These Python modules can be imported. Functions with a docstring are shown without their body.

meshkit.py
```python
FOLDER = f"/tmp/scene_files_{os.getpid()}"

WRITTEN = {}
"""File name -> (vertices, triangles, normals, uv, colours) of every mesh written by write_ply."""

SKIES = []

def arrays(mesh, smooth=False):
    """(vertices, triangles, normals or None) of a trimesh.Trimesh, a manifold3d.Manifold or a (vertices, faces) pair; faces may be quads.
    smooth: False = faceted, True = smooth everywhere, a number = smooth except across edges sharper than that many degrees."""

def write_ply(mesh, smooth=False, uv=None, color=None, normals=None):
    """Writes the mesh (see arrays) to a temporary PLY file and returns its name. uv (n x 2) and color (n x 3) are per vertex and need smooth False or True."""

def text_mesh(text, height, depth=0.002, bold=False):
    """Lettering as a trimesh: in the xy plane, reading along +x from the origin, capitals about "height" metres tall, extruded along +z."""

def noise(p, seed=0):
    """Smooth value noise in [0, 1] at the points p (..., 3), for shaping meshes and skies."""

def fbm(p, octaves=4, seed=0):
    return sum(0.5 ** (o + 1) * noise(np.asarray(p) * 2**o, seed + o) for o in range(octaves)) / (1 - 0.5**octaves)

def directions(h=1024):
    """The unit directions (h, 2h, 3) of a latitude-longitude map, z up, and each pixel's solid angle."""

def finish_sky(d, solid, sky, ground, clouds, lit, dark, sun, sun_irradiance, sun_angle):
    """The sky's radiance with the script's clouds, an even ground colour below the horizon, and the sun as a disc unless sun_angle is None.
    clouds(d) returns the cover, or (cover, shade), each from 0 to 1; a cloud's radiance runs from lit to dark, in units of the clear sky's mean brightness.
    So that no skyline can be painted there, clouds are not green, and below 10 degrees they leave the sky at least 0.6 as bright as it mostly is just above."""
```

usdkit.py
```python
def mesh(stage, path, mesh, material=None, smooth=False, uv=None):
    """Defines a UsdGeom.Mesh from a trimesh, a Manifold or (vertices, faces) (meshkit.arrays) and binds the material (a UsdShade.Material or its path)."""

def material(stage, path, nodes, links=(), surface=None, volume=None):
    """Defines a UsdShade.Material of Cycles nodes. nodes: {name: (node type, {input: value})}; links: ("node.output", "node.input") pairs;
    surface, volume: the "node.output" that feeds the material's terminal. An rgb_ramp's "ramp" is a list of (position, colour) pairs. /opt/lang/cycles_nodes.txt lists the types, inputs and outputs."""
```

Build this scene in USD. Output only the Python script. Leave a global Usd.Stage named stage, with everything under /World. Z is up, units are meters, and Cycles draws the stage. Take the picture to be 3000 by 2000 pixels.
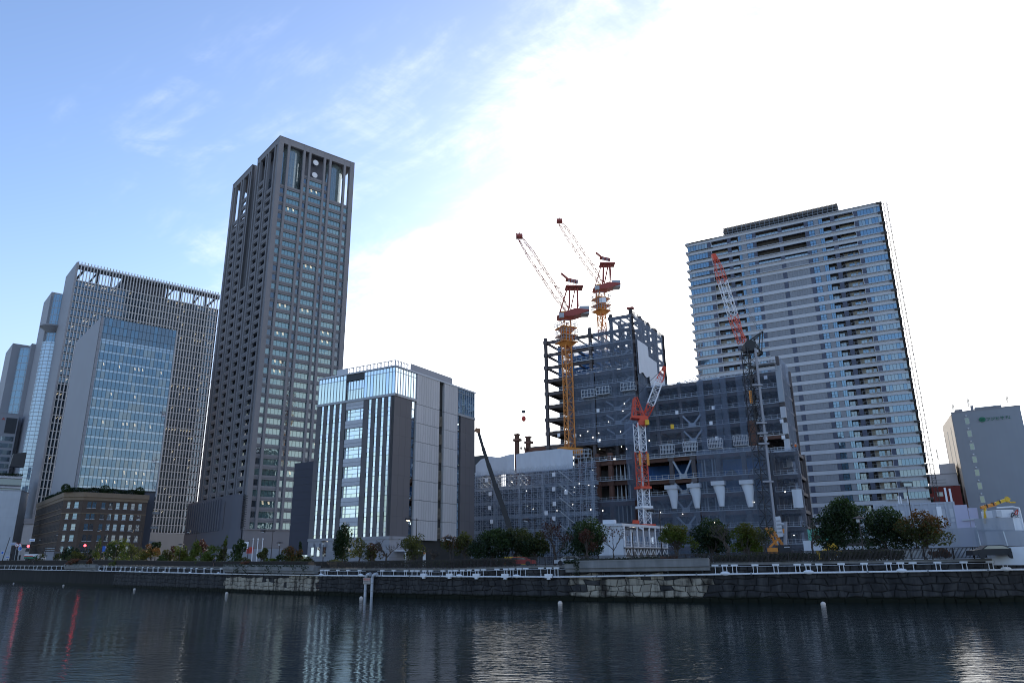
import math, random
import numpy as np, trimesh, usdkit, meshkit
from pxr import Usd, UsdGeom, UsdLux, UsdShade, Gf, Sdf, Vt

stage = Usd.Stage.CreateInMemory()
UsdGeom.SetStageUpAxis(stage, 'Z')
UsdGeom.SetStageMetersPerUnit(stage, 1.0)
UsdGeom.Xform.Define(stage, '/World')
rng = random.Random(7)
nrng = np.random.default_rng(7)
rad = math.radians

# ---------------------------------------------------------------- camera, sky, sun, exposure
PITCH, ROLL, EYE, FPX = 0.295799, -0.01180383, 4.0, 2139.25
EXPOSURE = 1.08
SUN_EL, SUN_AZ, SUN_POWER = rad(21.0), rad(17.0), 0.55
SKY_STRENGTH = 0.1
_cp, _sp, _cr, _sr = math.cos(PITCH), math.sin(PITCH), math.cos(ROLL), math.sin(ROLL)
_R, _U, _F = np.array([1., 0, 0]), np.array([0, -_sp, _cp]), np.array([0, _cp, _sp])
CAM = np.array([_cr * _R + _sr * _U, -_sr * _R + _cr * _U, -_F])
cam = UsdGeom.Camera.Define(stage, '/World/camera')
cam.AddTransformOp().Set(Gf.Matrix4d(*CAM[0], 0, *CAM[1], 0, *CAM[2], 0, 0, 0, EYE, 1))
cam.CreateHorizontalApertureAttr(36.0)
cam.CreateVerticalApertureAttr(24.0)
cam.CreateFocalLengthAttr(36 * FPX / 3000)
cam.CreateExposureAttr(EXPOSURE)
cam.CreateClippingRangeAttr(Gf.Vec2f(0.5, 20000))
SUN = np.array([math.cos(SUN_EL) * math.sin(SUN_AZ), math.cos(SUN_EL) * math.cos(SUN_AZ), math.sin(SUN_EL)])


class Graph:
    """Collects Cycles nodes and links."""
    def __init__(s): s.n, s.l = {}, []
    def node(s, name, kind, inp=None, **links):
        s.n[name] = (kind, inp or {})
        s.l += [(v, f'{name}.{k}') for k, v in links.items()]
        return name
    def math(s, name, op, *vals, clamp=False):
        d, lk = {'math_type': op, 'use_clamp': clamp}, {}
        for k, v in zip(('value1', 'value2', 'value3'), vals):
            (lk if isinstance(v, str) else d)[k] = v
        s.node(name, 'math', d, **lk)
        return name + '.value'
    def done(s, path, surface=None, volume=None):
        return usdkit.material(stage, '/World/Looks/' + path, s.n, s.l, surface=surface, volume=volume)


def sky_material():
    g = Graph(); N, M = g.node, g.math
    N('co', 'texture_coordinate')
    N('air', 'sky_texture', {'sky_type': 'single_scattering', 'sun_disc': False, 'sun_elevation': SUN_EL, 'sun_rotation': SUN_AZ, 'air_density': 1.0, 'aerosol_density': 0.6, 'ozone_density': 2.5})
    N('sep', 'separate_xyz', vector='co.generated')
    M('z0', 'add', 'sep.z', 0.12); M('z1', 'maximum', 'z0.value', 0.06)
    M('px', 'divide', 'sep.x', 'z1.value'); M('py', 'divide', 'sep.y', 'z1.value')
    N('plane', 'combine_xyz', x='px.value', y='py.value')            # the cloud layer seen in perspective
    N('warp', 'noise_texture', {'scale': 0.9, 'detail': 3.0, 'roughness': 0.5}, vector='plane.vector')
    N('bent', 'mix_vector', {'fac': 0.16, 'use_clamp': False}, a='plane.vector', b='warp.color')
    N('turn', 'mapping', {'rotation': (0, 0, rad(38)), 'scale': (1, 1, 1)}, vector='bent.result')
    N('draw', 'mapping', {'scale': (0.7, 2.6, 1)}, vector='turn.vector')
    N('wisp', 'noise_texture', {'scale': 1.7, 'detail': 10.0, 'roughness': 0.60}, vector='draw.vector')
    N('fine', 'noise_texture', {'scale': 6.5, 'detail': 7.0, 'roughness': 0.66, 'distortion': 0.35}, vector='bent.result')
    M('e1', 'multiply', 'px.value', 0.74); M('e2', 'multiply_add', 'py.value', 0.66, 'e1.value'); M('e3', 'add', 'e2.value', -1.0)
    M('w1', 'multiply_add', 'wisp.fac', 1.3, -0.65); M('f1', 'multiply_add', 'fine.fac', 0.6, -0.30)
    M('t1', 'add', 'e3.value', 'w1.value'); M('t2', 'add', 't1.value', 'f1.value')
    N('bank', 'map_range', {'range_type': 'smoothstep', 'from_min': -0.42, 'from_max': 0.36, 'clamp': True}, value='t2.value')
    N('thin', 'map_range', {'range_type': 'smoothstep', 'from_min': 0.55, 'from_max': 0.80, 'to_max': 0.45, 'clamp': True}, value='wisp.fac')
    N('curl', 'map_range', {'range_type': 'smoothstep', 'from_min': 0.40, 'from_max': 0.62, 'clamp': True}, value='fine.fac')
    M('streak', 'multiply', 'thin.result', 'curl.result')
    M('cov', 'maximum', 'bank.result', 'streak.value')
    N('hole', 'map_range', {'range_type': 'smoothstep', 'from_min': 0.30, 'from_max': 0.56, 'to_min': 0.62, 'to_max': 1.0, 'clamp': True}, value='fine.fac')
    M('cover', 'multiply', 'cov.value', 'hole.result')
    N('dot', 'mix_color', {'blend_type': 'multiply', 'fac': 1.0, 'b': tuple(SUN)}, a='co.generated')
    N('ds', 'separate_xyz', vector='dot.result')
    M('q1', 'add', 'ds.x', 'ds.y'); M('q2', 'add', 'q1.value', 'ds.z'); M('q3', 'maximum', 'q2.value', 0.0); M('glow', 'power', 'q3.value', 5.0)
    N('cloud', 'mix_color', {'a': (5.4, 5.7, 6.2), 'b': (11.5, 11.3, 10.9)}, fac='glow.value')
    N('tint', 'mix_color', {'blend_type': 'multiply', 'fac': 1.0, 'b': (1.16, 1.14, 1.22)}, a='air.color')
    N('low', 'map_range', {'range_type': 'smoothstep', 'from_min': 0.0, 'from_max': 0.42, 'to_min': 0.75, 'to_max': 0.0, 'clamp': True}, value='sep.z')
    N('haze', 'mix_color', {'b': (3.1, 3.7, 4.3)}, a='tint.result', fac='low.result')
    N('mixed', 'mix_color', {}, a='haze.result', b='cloud.result', fac='cover.value')
    N('bg', 'background_shader', {'strength': SKY_STRENGTH}, color='mixed.result')
    return g.done('sky_air', surface='bg.background')


dome = UsdLux.DomeLight.Define(stage, '/World/sky')
UsdShade.MaterialBindingAPI.Apply(dome.GetPrim()).Bind(sky_material())
dome.GetPrim().SetCustomDataByKey('kind', 'structure')
sun = UsdLux.DistantLight.Define(stage, '/World/sun')
sun.CreateNormalizeAttr(True); sun.CreateIntensityAttr(SUN_POWER); sun.CreateAngleAttr(0.5); sun.CreateColorAttr(Gf.Vec3f(1.0, 0.90, 0.76))
_z = SUN; _x = np.cross([0, 0, 1.], _z); _x /= np.linalg.norm(_x); _y = np.cross(_z, _x)
sun.AddTransformOp().Set(Gf.Matrix4d(*_x, 0, *_y, 0, *_z, 0, 0, 0, 0, 1))


# ---------------------------------------------------------------- measuring: pixels of the 3000 x 2000 photograph to places
def ray(x, y): return CAM.T @ np.array([(x - 1500) / FPX, (1000 - y) / FPX, -1.])
def at_z(x, y, z):
    d = ray(x, y); return d[:2] * ((z - EYE) / d[2])
def at_range(x, y, r):
    d = ray(x, y); t = r / np.hypot(d[0], d[1]); return np.array([d[0] * t, d[1] * t, EYE + d[2] * t])


class Frame:
    """A vertical wall plane: u runs along it, n points out of it, z is up."""
    def __init__(s, xy, ang, side=1, n0=0.0):
        s.a = ang; s.side = side
        s.ud = np.array([math.cos(ang), math.sin(ang)])
        s.nd = side * np.array([math.sin(ang), -math.cos(ang)])
        s.o = np.array(xy[:2], float) + s.nd * n0
    def xy(s, u, n=0.0): return s.o + s.ud * u + s.nd * n
    def p(s, u, n, z): q = s.o + s.ud * u + s.nd * n; return np.array([q[0], q[1], z])
    def hit(s, x, y, n=0.0):
        d = ray(x, y); o = s.o + s.nd * n; t = (s.nd @ o) / (s.nd @ d[:2])
        return (d[:2] * t - o) @ s.ud, EYE + d[2] * t
    def shift(s, u=0.0, n=0.0): return Frame(s.xy(u, n), s.a, s.side)
    def T(s, pts):
        pts = np.asarray(pts, float)
        xy = s.o + pts[..., :1] * s.ud + pts[..., 1:2] * s.nd
        return np.concatenate([xy, pts[..., 2:3]], -1)


WORLD = Frame((0, 0), 0.0, -1)   # u = x, n = y
BOXF = np.array([[0, 2, 3], [0, 3, 1], [4, 5, 7], [4, 7, 6], [0, 1, 5], [0, 5, 4], [2, 6, 7], [2, 7, 3], [0, 4, 6], [0, 6, 2], [1, 3, 7], [1, 7, 5]])


class MB:
    """Collects shapes that become one mesh."""
    def __init__(s): s.v, s.f, s.k = [], [], 0
    def add(s, v, f):
        v = np.asarray(v, float); f = np.asarray(f, int)
        if f.shape[1] == 4: f = np.vstack([f[:, [0, 1, 2]], f[:, [0, 2, 3]]])
        s.v.append(v); s.f.append(f + s.k); s.k += len(v); return s
    def mesh(s, m): return s.add(m.vertices, m.faces)
    def box(s, F, u0, u1, n0, n1, z0, z1):
        c = np.array([[u, n, z] for u in (u0, u1) for n in (n0, n1) for z in (z0, z1)])
        v = F.T(c)
        f = BOXF[:, ::-1] if np.linalg.det([v[4] - v[0], v[2] - v[0], v[1] - v[0]]) > 0 else BOXF
        f = BOXF if np.linalg.det([v[4] - v[0], v[2] - v[0], v[1] - v[0]]) > 0 else BOXF[:, ::-1]
        return s.add(v, f)
    def bar(s, a, b, w, h=None, up=(0, 0, 1)):
        """A square bar from a to b."""
        a, b = np.asarray(a, float), np.asarray(b, float); h = h or w
        d = b - a; L = np.linalg.norm(d)
        if L < 1e-6: return s
        d /= L; up = np.asarray(up, float)
        x = np.cross(d, up)
        if np.linalg.norm(x) < 1e-3: x = np.cross(d, [1., 0, 0])
        x /= np.linalg.norm(x); y = np.cross(x, d)
        c = [p + sx * x * w / 2 + sy * y * h / 2 for p in (a, b) for sx in (-1, 1) for sy in (-1, 1)]
        f = BOXF if np.linalg.det([c[4] - c[0], c[2] - c[0], c[1] - c[0]]) > 0 else BOXF[:, ::-1]
        return s.add(c, f)
    def tube(s, pts, r, k=6, caps=True):
        p = np.asarray(pts, float); r = np.broadcast_to(np.asarray(r, float), (len(p),))
        t = np.gradient(p, axis=0); t /= np.linalg.norm(t, axis=1, keepdims=True) + 1e-12
        a = np.cross(t, np.where(np.abs(t[:, 2:]) < 0.9, [0, 0, 1.], [1., 0, 0])); a /= np.linalg.norm(a, axis=1, keepdims=True) + 1e-12
        b = np.cross(t, a); an = np.arange(k) * 2 * np.pi / k
        v = p[:, None] + r[:, None, None] * (np.cos(an)[None, :, None] * a[:, None] + np.sin(an)[None, :, None] * b[:, None])
        i, j = np.meshgrid(np.arange(len(p) - 1), np.arange(k), indexing='ij')
        q = np.stack([i * k + j, i * k + (j + 1) % k, (i + 1) * k + (j + 1) % k, (i + 1) * k + j], -1).reshape(-1, 4)
        v = v.reshape(-1, 3); f = np.vstack([q[:, [0, 1, 2]], q[:, [0, 2, 3]]])
        if caps:
            n = len(v); v = np.vstack([v, p[0], p[-1]]); e = (len(p) - 1) * k
            f = np.vstack([f, [[n, (j + 1) % k, j] for j in range(k)], [[n + 1, e + j, e + (j + 1) % k] for j in range(k)]])
        return s.add(v, f)
    def quad(s, a, b, c, d): return s.add([a, b, c, d], [[0, 1, 2, 3]])
    def prism(s, F, outline, n0, n1):
        """An outline in (u, z), pushed from n0 to n1."""
        from shapely.geometry import Polygon
        m = trimesh.creation.extrude_polygon(outline if not isinstance(outline, (list, np.ndarray)) else Polygon(outline), 1.0, engine='earcut')
        v = np.array(m.vertices); v = F.T(np.stack([v[:, 0], n0 + (n1 - n0) * v[:, 2], v[:, 1]], 1))
        return s.add(v, m.faces)
    def slab(s, outline, z0, z1):
        """An outline in (x, y), pushed from z0 to z1."""
        from shapely.geometry import Polygon
        m = trimesh.creation.extrude_polygon(Polygon(outline), z1 - z0, engine='earcut'); m.apply_translation([0, 0, z0]); return s.mesh(m)
    def cyl(s, xy, r, z0, z1, k=16, r2=None):
        return s.tube([[xy[0], xy[1], z0], [xy[0], xy[1], z1]], [r, r if r2 is None else r2], k)
    def arrays(s): return np.vstack(s.v), np.vstack(s.f)


_used = {}
def numbered(path):
    k = _used.get(path, -1) + 1; _used[path] = k
    return path if k == 0 else f'{path}_{k:03d}'


def thing(name, label, cat, group=None, loc=None):
    x = UsdGeom.Xform.Define(stage, numbered('/World/' + name)); p = x.GetPrim()
    if loc is not None: x.AddTranslateOp().Set(Gf.Vec3d(*map(float, loc)))
    tag(p, label, cat, group); return p
def tag(p, label=None, cat=None, group=None, kind=None):
    for k, v in (('label', label), ('category', cat), ('group', group), ('kind', kind)):
        if v: p.SetCustomDataByKey(k, v)
    return p
def part(parent, name, mb, m, label=None, kind=None, smooth=False):
    if isinstance(mb, MB) and not mb.v: return None
    root = '/World' if parent is None else str(parent.GetPath())
    p = usdkit.mesh(stage, numbered(root + '/' + name), mb.arrays() if isinstance(mb, MB) else mb, m, smooth=smooth).GetPrim()
    tag(p, label=label, kind=kind); return p
def many(parent, name, items, limit=300):
    """items: (MB, material) pairs, largest in view first; the first LIMIT are parts of their own, the rest one part each material."""
    made = [part(parent, name, b, m) for b, m in items[:limit]]
    rest = {}
    for b, m in items[limit:]:
        r = rest.setdefault(str(m.GetPath()), (MB(), m)); r[0].add(*b.arrays())
    for b, m in rest.values(): part(parent, name + '_rest', b, m, kind='stuff')
    return made
def copy(src, loc, rotz=0.0, label=None, cat=None, group=None, scale=1.0):
    x = UsdGeom.Xform.Define(stage, numbered('/World/' + src.GetName().split('_0')[0])); p = x.GetPrim()
    p.GetReferences().AddInternalReference(src.GetPath()); p.SetInstanceable(True)
    x.ClearXformOpOrder(); x.AddTranslateOp().Set(Gf.Vec3d(*map(float, loc))); x.AddRotateZOp().Set(math.degrees(rotz))
    if scale != 1.0: x.AddScaleOp().Set(Gf.Vec3f(scale, scale, scale))
    tag(p, label, cat, group); return p


# ---------------------------------------------------------------- materials
def paint(name, color, rough=0.6, vary=0.12, scale=0.35, streak=0.0, metal=0.0, spec=0.4, bump=0.0, bscale=6.0, rnd=0.0, joints=None):
    """A painted, concrete or metal surface with blotches, rain streaks, tone that differs piece by piece and fine relief."""
    g = Graph(); N = g.node
    N('geo', 'geometry'); N('oi', 'object_info')
    N('b1', 'noise_texture', {'scale': scale, 'detail': 6.0, 'roughness': 0.62}, vector='geo.position')
    g.math('v1', 'multiply_add', 'b1.fac', 2 * vary, 1 - vary)
    last = 'v1.value'
    if streak:
        N('st', 'mapping', {'scale': (1.1, 1.1, 0.05)}, vector='geo.position')
        N('b2', 'noise_texture', {'scale': 1.3, 'detail': 5.0, 'roughness': 0.6}, vector='st.vector')
        g.math('v2', 'multiply_add', 'b2.fac', 2 * streak, 1 - streak); last = g.math('v3', 'multiply', last, 'v2.value')
    if rnd:
        g.math('v4', 'multiply_add', 'oi.random', 2 * rnd, 1 - rnd); last = g.math('v5', 'multiply', last, 'v4.value')
    N('cc', 'combine_color', {}, r=last, g=last, b=last)
    N('mul', 'mix_color', {'blend_type': 'multiply', 'fac': 1.0, 'a': tuple(color)}, b='cc.color')
    N('bs', 'principled_bsdf', {'roughness': rough, 'metallic': metal, 'specular_ior_level': spec}, base_color='mul.result')
    if bump:
        N('bn', 'noise_texture', {'scale': bscale, 'detail': 5.0, 'roughness': 0.6}, vector='geo.position')
        N('bu', 'bump', {'strength': bump, 'distance': 0.05}, height='bn.fac'); g.l.append(('bu.normal', 'bs.normal'))
    return g.done(name, surface='bs.BSDF')


def pane(name, dark=(0.02, 0.03, 0.035), tint=(0.85, 0.95, 1.0), refl=0.30, rough=0.02, wobble=0.012, vary=0.3):
    """Coated facade glass: it mirrors the sky, with a little less at right angles, over a dark room; each pane sits a little out of true."""
    g = Graph(); N = g.node
    N('oi', 'object_info'); N('geo', 'geometry')
    N('wn', 'noise_texture', {'scale': 0.7, 'detail': 1.0}, vector='geo.position')
    N('bu', 'bump', {'strength': 1.0, 'distance': wobble}, height='wn.fac')
    g.math('r0', 'add', 'oi.random', 'geo.random_per_island'); g.math('rr', 'fraction', 'r0.value')
    g.math('dk', 'multiply_add', 'rr.value', 2 * vary, 1 - vary)
    N('cc', 'combine_color', {}, r='dk.value', g='dk.value', b='dk.value')
    N('mul', 'mix_color', {'blend_type': 'multiply', 'fac': 1.0, 'a': tuple(dark)}, b='cc.color')
    N('df', 'diffuse_bsdf', {}, color='mul.result')
    N('gl', 'glossy_bsdf', {'color': tint, 'roughness': rough}, normal='bu.normal')
    N('fr', 'layer_weight', {'blend': 0.35})
    g.math('f1', 'multiply_add', 'fr.fresnel', 1 - refl, refl, clamp=True)
    N('mx', 'mix_closure', {}, fac='f1.value', closure1='df.BSDF', closure2='gl.BSDF')
    return g.done(name, surface='mx.closure')


def clear_glass(name, refl=0.12, tint=(0.8, 0.93, 0.92)):
    g = Graph(); N = g.node
    N('tr', 'transparent_bsdf', {'color': tint}); N('gl', 'glossy_bsdf', {'color': (0.95, 1, 1), 'roughness': 0.02})
    N('fr', 'layer_weight', {'blend': 0.4}); g.math('f1', 'multiply_add', 'fr.fresnel', 1 - refl, refl, clamp=True)
    N('mx', 'mix_closure', {}, fac='f1.value', closure1='tr.BSDF', closure2='gl.BSDF')
    return g.done(name, surface='mx.closure')


def net(name, color, cover=0.5, wave=0.22):
    """Building-site mesh: woven cloth that one half sees through."""
    g = Graph(); N = g.node
    N('geo', 'geometry')
    N('mp', 'mapping', {'scale': (1, 1, 0.12)}, vector='geo.position')
    N('ns', 'noise_texture', {'scale': 0.55, 'detail': 5.0, 'roughness': 0.6}, vector='mp.vector')
    N('fr', 'layer_weight', {'blend': 0.3})
    g.math('c1', 'multiply_add', 'ns.fac', 2 * wave, cover - wave); g.math('c2', 'multiply_add', 'fr.facing', 0.25, 'c1.value', clamp=True)
    N('df', 'diffuse_bsdf', {'color': color}); N('tl', 'translucent_bsdf', {'color': tuple(c * 0.8 for c in color)})
    N('cl', 'mix_closure', {'fac': 0.3}, closure1='df.BSDF', closure2='tl.BSDF')
    N('tr', 'transparent_bsdf', {'color': (0.93, 0.95, 1.0)})
    N('mx', 'mix_closure', {}, fac='c2.value', closure1='tr.BSDF', closure2='cl.closure')
    return g.done(name, surface='mx.closure')


def lamp(name, color, strength):
    g = Graph(); g.node('em', 'emission', {'color': color, 'strength': strength}); return g.done(name, surface='em.emission')


def leaf(name, colors, trans=0.35):
    g = Graph(); N = g.node
    N('geo', 'geometry')
    N('rp', 'rgb_ramp', {'ramp': colors}, fac='geo.random_per_island')
    N('ns', 'noise_texture', {'scale': 0.55, 'detail': 3.0}, vector='geo.position'); g.math('k', 'multiply_add', 'ns.fac', 1.0, 0.5)
    N('cc', 'combine_color', {}, r='k.value', g='k.value', b='k.value')
    N('mul', 'mix_color', {'blend_type': 'multiply', 'fac': 1.0}, a='rp.color', b='cc.color')
    N('df', 'principled_bsdf', {'roughness': 0.55, 'specular_ior_level': 0.3}, base_color='mul.result'); N('tl', 'translucent_bsdf', {}, color='mul.result')
    N('mx', 'mix_closure', {'fac': trans}, closure1='df.BSDF', closure2='tl.BSDF')
    return g.done(name, surface='mx.closure')


M = {}
M['concrete_tower'] = paint('tower_precast', (0.195, 0.187, 0.197), 0.75, 0.10, 0.12, 0.06, bump=0.15, rnd=0.05)
M['concrete_dark'] = paint('tower_podium_stone', (0.115, 0.115, 0.135), 0.7, 0.10, 0.15, 0.06, rnd=0.04)
M['slab_grey'] = paint('grey_tile_wall', (0.29, 0.29, 0.315), 0.6, 0.07, 0.1, 0.04, rnd=0.03)
M['mullion'] = paint('pale_stone_fin', (0.50, 0.49, 0.49), 0.6, 0.08, 0.2, 0.05, rnd=0.05)
M['frame_dark'] = paint('dark_metal_frame', (0.035, 0.038, 0.045), 0.45, 0.15, 0.5)
M['frame_grey'] = paint('grey_metal_frame', (0.32, 0.33, 0.35), 0.4, 0.1, 0.5, metal=0.3)
M['white_paint'] = paint('white_paint', (0.78, 0.78, 0.80), 0.45, 0.06, 0.6, 0.05)
M['white_dull'] = paint('dull_white_paint', (0.50, 0.51, 0.54), 0.55, 0.10, 0.4, 0.10, rnd=0.05)
M['black'] = paint('black_paint', (0.02, 0.02, 0.023), 0.5, 0.15, 0.6)
M['navy'] = paint('navy_cladding', (0.028, 0.032, 0.055), 0.55, 0.12, 0.2, 0.05)
M['brick'] = None
M['red'] = paint('red_paint', (0.50, 0.05, 0.035), 0.5, 0.15, 0.8, 0.05)
M['orange'] = paint('orange_paint', (0.66, 0.24, 0.035), 0.5, 0.15, 0.6, 0.06)
M['yellow'] = paint('yellow_paint', (0.70, 0.42, 0.03), 0.5, 0.14, 0.8, 0.06)
M['crane_red'] = paint('crane_red_paint', (0.30, 0.055, 0.04), 0.55, 0.2, 0.6, 0.08)
M['crane_orange'] = paint('crane_orange_paint', (0.62, 0.23, 0.05), 0.5, 0.18, 0.6, 0.08)
M['steel'] = paint('primed_steel', (0.10, 0.085, 0.085), 0.7, 0.25, 0.3, 0.15, rnd=0.2)
M['rust'] = paint('rusty_steel', (0.115, 0.055, 0.038), 0.8, 0.35, 0.5, 0.2, rnd=0.25)
M['steel_grey'] = paint('fireproofed_steel', (0.33, 0.36, 0.40), 0.7, 0.15, 0.3, 0.1, rnd=0.15)
M['galv'] = paint('galvanised_tube', (0.52, 0.55, 0.58), 0.45, 0.15, 1.0, metal=0.4)
M['deck'] = paint('metal_deck', (0.12, 0.12, 0.125), 0.7, 0.2, 0.3)
M['tarp_white'] = paint('white_sheet', (0.62, 0.64, 0.68), 0.7, 0.10, 0.4)
M['tarp_blue'] = paint('blue_sheet', (0.02, 0.09, 0.27), 0.6, 0.2, 0.5)
M['wood'] = paint('bark', (0.07, 0.055, 0.045), 0.9, 0.3, 3.0, bump=0.3)
M['lamp_white'] = lamp('work_lamp_glow', (1.0, 0.95, 0.85), 3.0)
M['lamp_office'] = lamp('ceiling_lamp_glow', (1.0, 0.86, 0.62), 1.2)
M['lamp_red'] = lamp('signal_red_glow', (1.0, 0.06, 0.08), 3.5)
M['skin'] = paint('skin', (0.45, 0.28, 0.2), 0.6, 0.05)
M['green_sign'] = paint('green_sign', (0.01, 0.16, 0.085), 0.45, 0.1)
M['glass_tower'] = pane('tower_window_glass', (0.05, 0.085, 0.085), (0.78, 0.97, 0.94), 0.24)
M['glass_dark'] = pane('dark_window_glass', (0.015, 0.02, 0.025), (0.8, 0.92, 1.0), 0.14)
M['glass_blue'] = pane('blue_window_glass', (0.03, 0.062, 0.09), (0.62, 0.84, 1.0), 0.19)
M['glass_spandrel'] = pane('pale_spandrel_glass', (0.20, 0.27, 0.33), (0.80, 0.92, 1.0), 0.26, vary=0.1)
M['glass_grid'] = pane('grid_window_glass', (0.025, 0.036, 0.045), (0.70, 0.86, 0.98), 0.17)
M['glass_flat'] = pane('flat_window_glass', (0.13, 0.165, 0.17), (0.82, 0.94, 1.0), 0.16, vary=0.5)
M['glass_mid'] = pane('strip_window_glass', (0.05, 0.056, 0.045), (0.80, 0.92, 0.85), 0.09, wobble=0.015, vary=0.6)
M['glass_olive_dim'] = pane('olive_curtain_glass', (0.085, 0.09, 0.06), (0.85, 0.95, 0.85), 0.10, vary=0.5)
M['glass_clear'] = clear_glass('clear_glass')
M['room_dark'] = paint('dim_room', (0.035, 0.034, 0.032), 0.9, 0.3, 0.6)
# ---------------------------------------------------------------- the setting: river, embankment, ground
def water_material():
    g = Graph(); N = g.node
    N('geo', 'geometry')
    N('m1', 'mapping', {'rotation': (0, 0, rad(12)), 'scale': (0.55, 1.5, 1)}, vector='geo.position')
    N('n1', 'noise_texture', {'scale': 2.3, 'detail': 3.0, 'roughness': 0.5, 'distortion': 0.5}, vector='m1.vector')
    N('m2', 'mapping', {'rotation': (0, 0, rad(-20)), 'scale': (0.16, 0.42, 1)}, vector='geo.position')
    N('n2', 'noise_texture', {'scale': 1.2, 'detail': 3.0, 'roughness': 0.5}, vector='m2.vector')
    N('n3', 'noise_texture', {'scale': 0.035, 'detail': 2.0}, vector='geo.position')
    N('calm', 'map_range', {'range_type': 'smoothstep', 'from_min': 0.38, 'from_max': 0.62, 'to_min': 0.45, 'to_max': 1.0, 'clamp': True}, value='n3.fac')
    g.math('h1', 'multiply', 'n1.fac', 'calm.result'); g.math('h2', 'multiply_add', 'n2.fac', 0.9, 'h1.value')
    N('bu', 'bump', {'strength': 1.0, 'distance': 0.03}, height='h2.value')
    N('bs', 'principled_bsdf', {'base_color': (0.004, 0.007, 0.007), 'roughness': 0.02, 'ior': 1.33, 'specular_ior_level': 0.38}, normal='bu.normal')
    return g.done('river_water', surface='bs.BSDF')


M['water'] = water_material()
M['bed'] = paint('river_bed', (0.02, 0.02, 0.015), 0.9)
water = part(None, 'water', MB().quad([-900, -120, 0], [700, -120, 0], [700, 900, 0], [-900, 900, 0]), M['water'])
tag(water, 'dark rippled river water in front of the embankment', 'river', kind='structure')

WX = np.array([0, 178, 387, 655, 897, 1076, 1300, 1646, 1900, 2350, 2700, 3000.])
WY = np.array([1702.5, 1710.5, 1720.5, 1731.5, 1741, 1746.5, 1751.5, 1758, 1761, 1763.5, 1763.5, 1762])
_wp = np.polyfit(WX / 1000, WY, 3)
XS = np.r_[np.linspace(-60, 3150, 429)]
_pl = np.array([at_z(x, np.polyval(_wp, x / 1000), 0.0) for x in XS])
_pl = np.vstack([_pl[0] + (_pl[0] - _pl[1]) / np.linalg.norm(_pl[0] - _pl[1]) * 70, _pl, _pl[-1] + (_pl[-1] - _pl[-2]) / np.linalg.norm(_pl[-1] - _pl[-2]) * 90])
XS = np.r_[-90, XS, 3400]
_len = np.r_[0, np.cumsum(np.linalg.norm(np.diff(_pl, axis=0), axis=1))]
def s_of(x): return float(np.interp(x, XS, _len))
def x_of(s): return np.interp(s, _len, XS)
_tan = np.gradient(_pl, axis=0); _tan /= np.linalg.norm(_tan, axis=1, keepdims=True)
def wall_xy(s, off=0.0):
    """A point of the embankment's foot line; off > 0 stands out over the water."""
    s = np.asarray(s, float)
    x = np.interp(s, _len, _pl[:, 0]); y = np.interp(s, _len, _pl[:, 1])
    tx = np.interp(s, _len, _tan[:, 0]); ty = np.interp(s, _len, _tan[:, 1])
    return np.stack([x + off * ty, y - off * tx], -1)
def wall_p(s, off, z): q = wall_xy(s, off); return np.concatenate([q, np.broadcast_to(np.asarray(z, float), q.shape[:-1])[..., None]], -1)
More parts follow.
